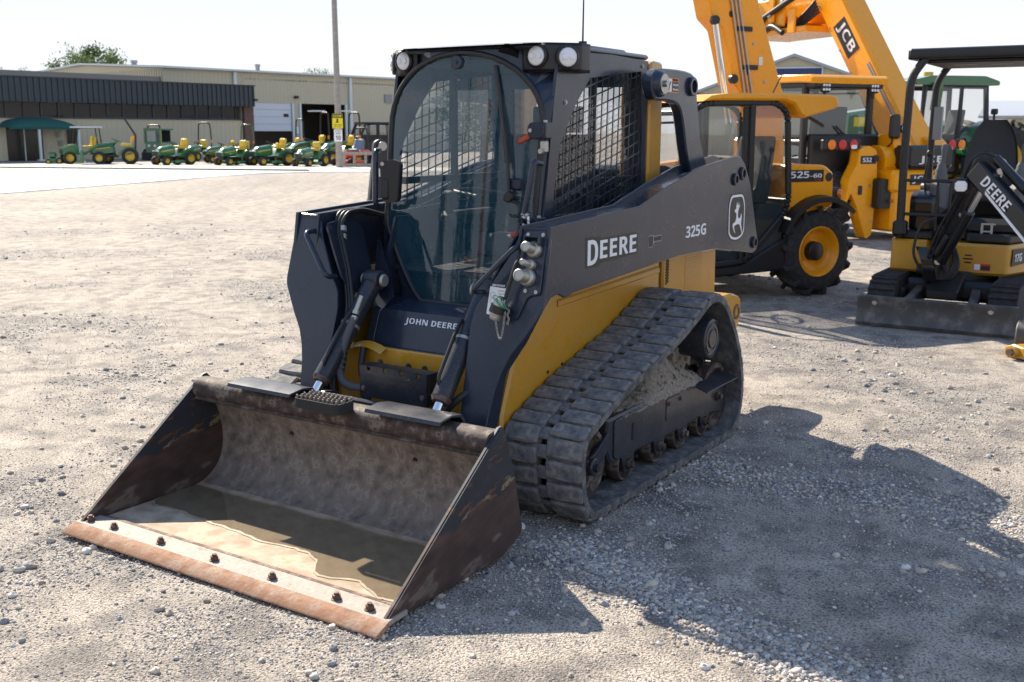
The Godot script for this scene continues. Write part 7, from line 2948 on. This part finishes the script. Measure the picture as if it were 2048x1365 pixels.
func make_big_tractor() -> void:
	var t := thing("farm_tractor", "large green farm tractor with glazed cab far behind the excavator canopy", "tractor", V(10.6, 0, -27.0), -1.35)
	var b := MB.new()
	b.sx(round2(Q([1.15, 1.1, 1.15, 2.22, 1.6, 2.26, 3.1, 2.05, 3.3, 1.8, 3.3, 1.1]), 0.1), -0.45, 0.45, 0.08)
	var hd := part(t, "hood", b, M.green)
	b = MB.new()
	b.sx(rect2(1.2, 1.78, 2.6, 2.0), 0.452, 0.458)
	var st := part(hd, "name_stripe", b, M.decal_yellow)
	words(st, "lettering", "JOHN DEERE", on_x(0.46, 1.89, 1.62), 0.85, 0.12, M.decal_black)
	b = MB.new()
	b.sx(Q([-1.0, 0.6, -1.0, 1.2, 3.2, 1.1, 3.2, 0.7]), -0.35, 0.35, 0.04)
	b.box(V(0.6, 1.0, 0.4), V(0.5, 0.7, 0.8), 0.06)
	part(t, "chassis", b, M.black)
	b = MB.new()
	for s in [-1.0, 1.0]:
		b.bar(V(0.78 * s, 1.3, 1.0), V(0.72 * s, 2.75, 0.95), 0.07, 0.07)
		b.bar(V(0.80 * s, 1.5, 0.0), V(0.74 * s, 2.75, -0.05), 0.07, 0.07)
		b.bar(V(0.78 * s, 1.6, -0.78), V(0.72 * s, 2.75, -0.72), 0.09, 0.09)
		b.bar(V(0.80 * s, 1.55, -0.78), V(0.80 * s, 1.3, 1.0), 0.08, 0.08)
		b.bar(V(0.73 * s, 2.72, -0.75), V(0.73 * s, 2.72, 0.98), 0.08, 0.08)
	var fr := part(t, "cab_frame", b, M.black)
	for s in [-0.77, 0.77]:
		b = MB.new()
		b.sx(Q([-0.76, 1.6, -0.72, 2.72, 0.95, 2.72, 1.0, 1.35]), s - 0.005, s + 0.005)
		part(fr, "side_glass", b, M.clear_glass)
	b = MB.new()
	b.sx(round2(Q([-1.0, 2.76, -1.0, 2.86, -0.6, 2.98, 0.8, 2.98, 1.25, 2.88, 1.25, 2.76]), 0.05), -0.85, 0.85, 0.06)
	var rf := part(t, "roof", b, M.green)
	for z in [1.22, -0.95]:
		b = MB.new()
		b.box(V(0.6, 2.82, z), V(0.3, 0.09, 0.08), 0.02)
		part(rf, "roof_lamp", b, M.clear_lens)
	b = MB.new()
	b.cyl(V(0, 2.98, 0.4), V(0, 3.1, 0.4), 0.12, 14)
	part(rf, "beacon", b, M.yellow)
	b = MB.new()
	b.sx(round2(Q([-0.45, 1.4, 0.1, 1.45, 0.1, 1.6, -0.3, 1.6, -0.42, 2.2, -0.55, 2.2]), 0.06), -0.25, 0.25, 0.05)
	part(t, "seat", b, M.seat)
	b = MB.new()
	b.T = Transform3D(Basis(Vector3.UP, 0.3), V(0.95, 2.5, 0.75))
	b.ext(round2(Q([-0.14, -0.35, 0.08, -0.30, 0.14, 0.30, -0.08, 0.32]), 0.05), -0.05, 0.05, 0.03)
	part(t, "mirror", b, M.green)
	for s in [1.0, -1.0]:
		b = MB.new()
		b.T = mirror(s)
		b.grid(14, 2, func(a: float, w: float) -> Vector3:
			var g := lerpf(0.05, 0.85, a) * PI
			return V(lerpf(0.55, 1.15, w), 0.95 + sin(g) * 1.02, -1.05 + cos(g) * 1.02), Vector3.UP)
		part(t, "fender", b, M.green)
		wheel(t, V(0.92 * s, 0.93, -1.05), 0.92, 0.5, 0.52, M.yellow, s, 30)
		wheel(t, V(0.85 * s, 0.68, 2.3), 0.68, 0.42, 0.38, M.yellow, s, 26)
	b = MB.new()
	b.tube(C3([0.6, 1.72, -0.95, 0.6, 1.78, -2.4]), 0.04, 6)
	b.tube(C3([0.6, 1.75, -1.1, 0.6, 2.1, -1.1]), 0.03, 6)
	b.box(V(0.6, 2.15, -1.1), V(0.18, 0.14, 0.1), 0.02)
	part(t, "lamp_arm", b, M.black)


func make_gable() -> void:
	paint("roof_metal", lin(0.34, 0.36, 0.40), 0.45, 0.0, lin(0.3, 0.3, 0.3), 0.2, 95)
	var S := thing("gable_building", "cream metal building with grey gable roof and a blue sign behind the telehandlers", "building", V(19.24, 0, -75.0), -0.36)
	var b := MB.new()
	b.ext(Q([-7.0, 0.0, -7.0, 4.1, 0.0, 6.65, 7.0, 4.1, 7.0, 0.0]), -0.1, 0.0)
	for i in 46:
		var x := -6.9 + i * 0.3
		var top := 4.1 + (7.0 - absf(x)) * 0.364
		b.box(V(x, top / 2, 0.02), V(0.08, top, 0.05))
	b.box(V(6.95, 2.05, -13), V(0.1, 4.1, 26))
	b.box(V(-6.95, 2.05, -13), V(0.1, 4.1, 26))
	part(S, "wall", b, M.cream_siding)
	for s in [1.0, -1.0]:
		b = MB.new()
		b.T = mirror(s)
		b.ext(Q([0.0, 6.65, 0.0, 6.8, 7.5, 4.08, 7.5, 3.93]), -26.3, 0.35)
		for i in 52:
			b.bar(V(0.0, 6.82, 0.2 - i * 0.5), V(7.5, 4.10, 0.2 - i * 0.5), 0.06, 0.05)
		part(S, "roof_slope", b, M.roof_metal)
	b = MB.new()
	b.box(V(0.1, 5.55, 0.08), V(3.7, 0.80, 0.08), 0.01)
	var sg := part(S, "fascia_sign", b, M.trim_white)
	b = MB.new()
	b.box(V(0.1, 5.55, 0.125), V(3.5, 0.62, 0.02))
	part(sg, "sign_panel", b, mat("sign_blue", lin(0.01, 0.03, 0.13), 0.4))
	b = MB.new()
	b.pipe(V(-1.3, 5.42, 0.136), V(-1.3, 5.42, 0.142), 0.14, 0.11, 20)
	part(sg, "roundel", b, M.decal_grey)
	b = MB.new()
	b.box(V(0, 4.15, 0.03), V(14.0, 0.10, 0.10))
	part(S, "band", b, M.fascia_blue)
	var R := thing("low_shed", "low cream shed with grey roof at the far right edge", "building", V(30.5, 0, -60.0), -0.5)
	b = MB.new()
	ribbed(b, -4.0, 10.0, 0.0, 2.45, 0.3, 0.03)
	b.box(V(-4.0, 1.22, -4.0), V(0.1, 2.45, 8.0))
	part(R, "wall", b, M.cream_siding)
	b = MB.new()
	b.sx(Q([0.4, 2.42, 0.4, 2.55, -4.0, 3.5, -8.4, 2.55, -8.4, 2.42]), -4.4, 10.4)
	part(R, "roof", b, M.roof_metal)
	b = MB.new()
	b.box(V(0.5, 1.2, 0.05), V(1.2, 2.2, 0.06))
	part(R, "door", b, M.trim_white)


# ---------------------------------------------------------------- what the windscreen mirrors
func make_behind() -> void:
	var spots := [V(-17.5, 0, 3.0), V(-19.0, 0, 5.2), V(-17.0, 0, 8.2), V(-21.5, 0, 1.0), V(-13.5, 0, 11.0)]
	var named := ["tall dark columnar conifer mirrored in the loader's windscreen", "second columnar conifer behind the camera's left", "bushy conifer behind the camera", "columnar conifer farthest out on the left", "slim conifer nearest the telehandler behind the camera"]
	for i in 5:
		tree("conifer_tree", named[i], spots[i], [6.4, 5.6, 7.0, 5.2, 6.0][i], V(1.15, [3.0, 2.6, 3.3, 2.4, 2.8][i], 1.15), 2600, Color(0.022, 0.045, 0.02), 401 + i, "conifers behind the camera", 0.1, true)
	make_compact_telehandler(V(-11.5, 0, 2.2), 2.2, "yellow telehandler behind the camera, mirrored in the loader's windscreen", false)
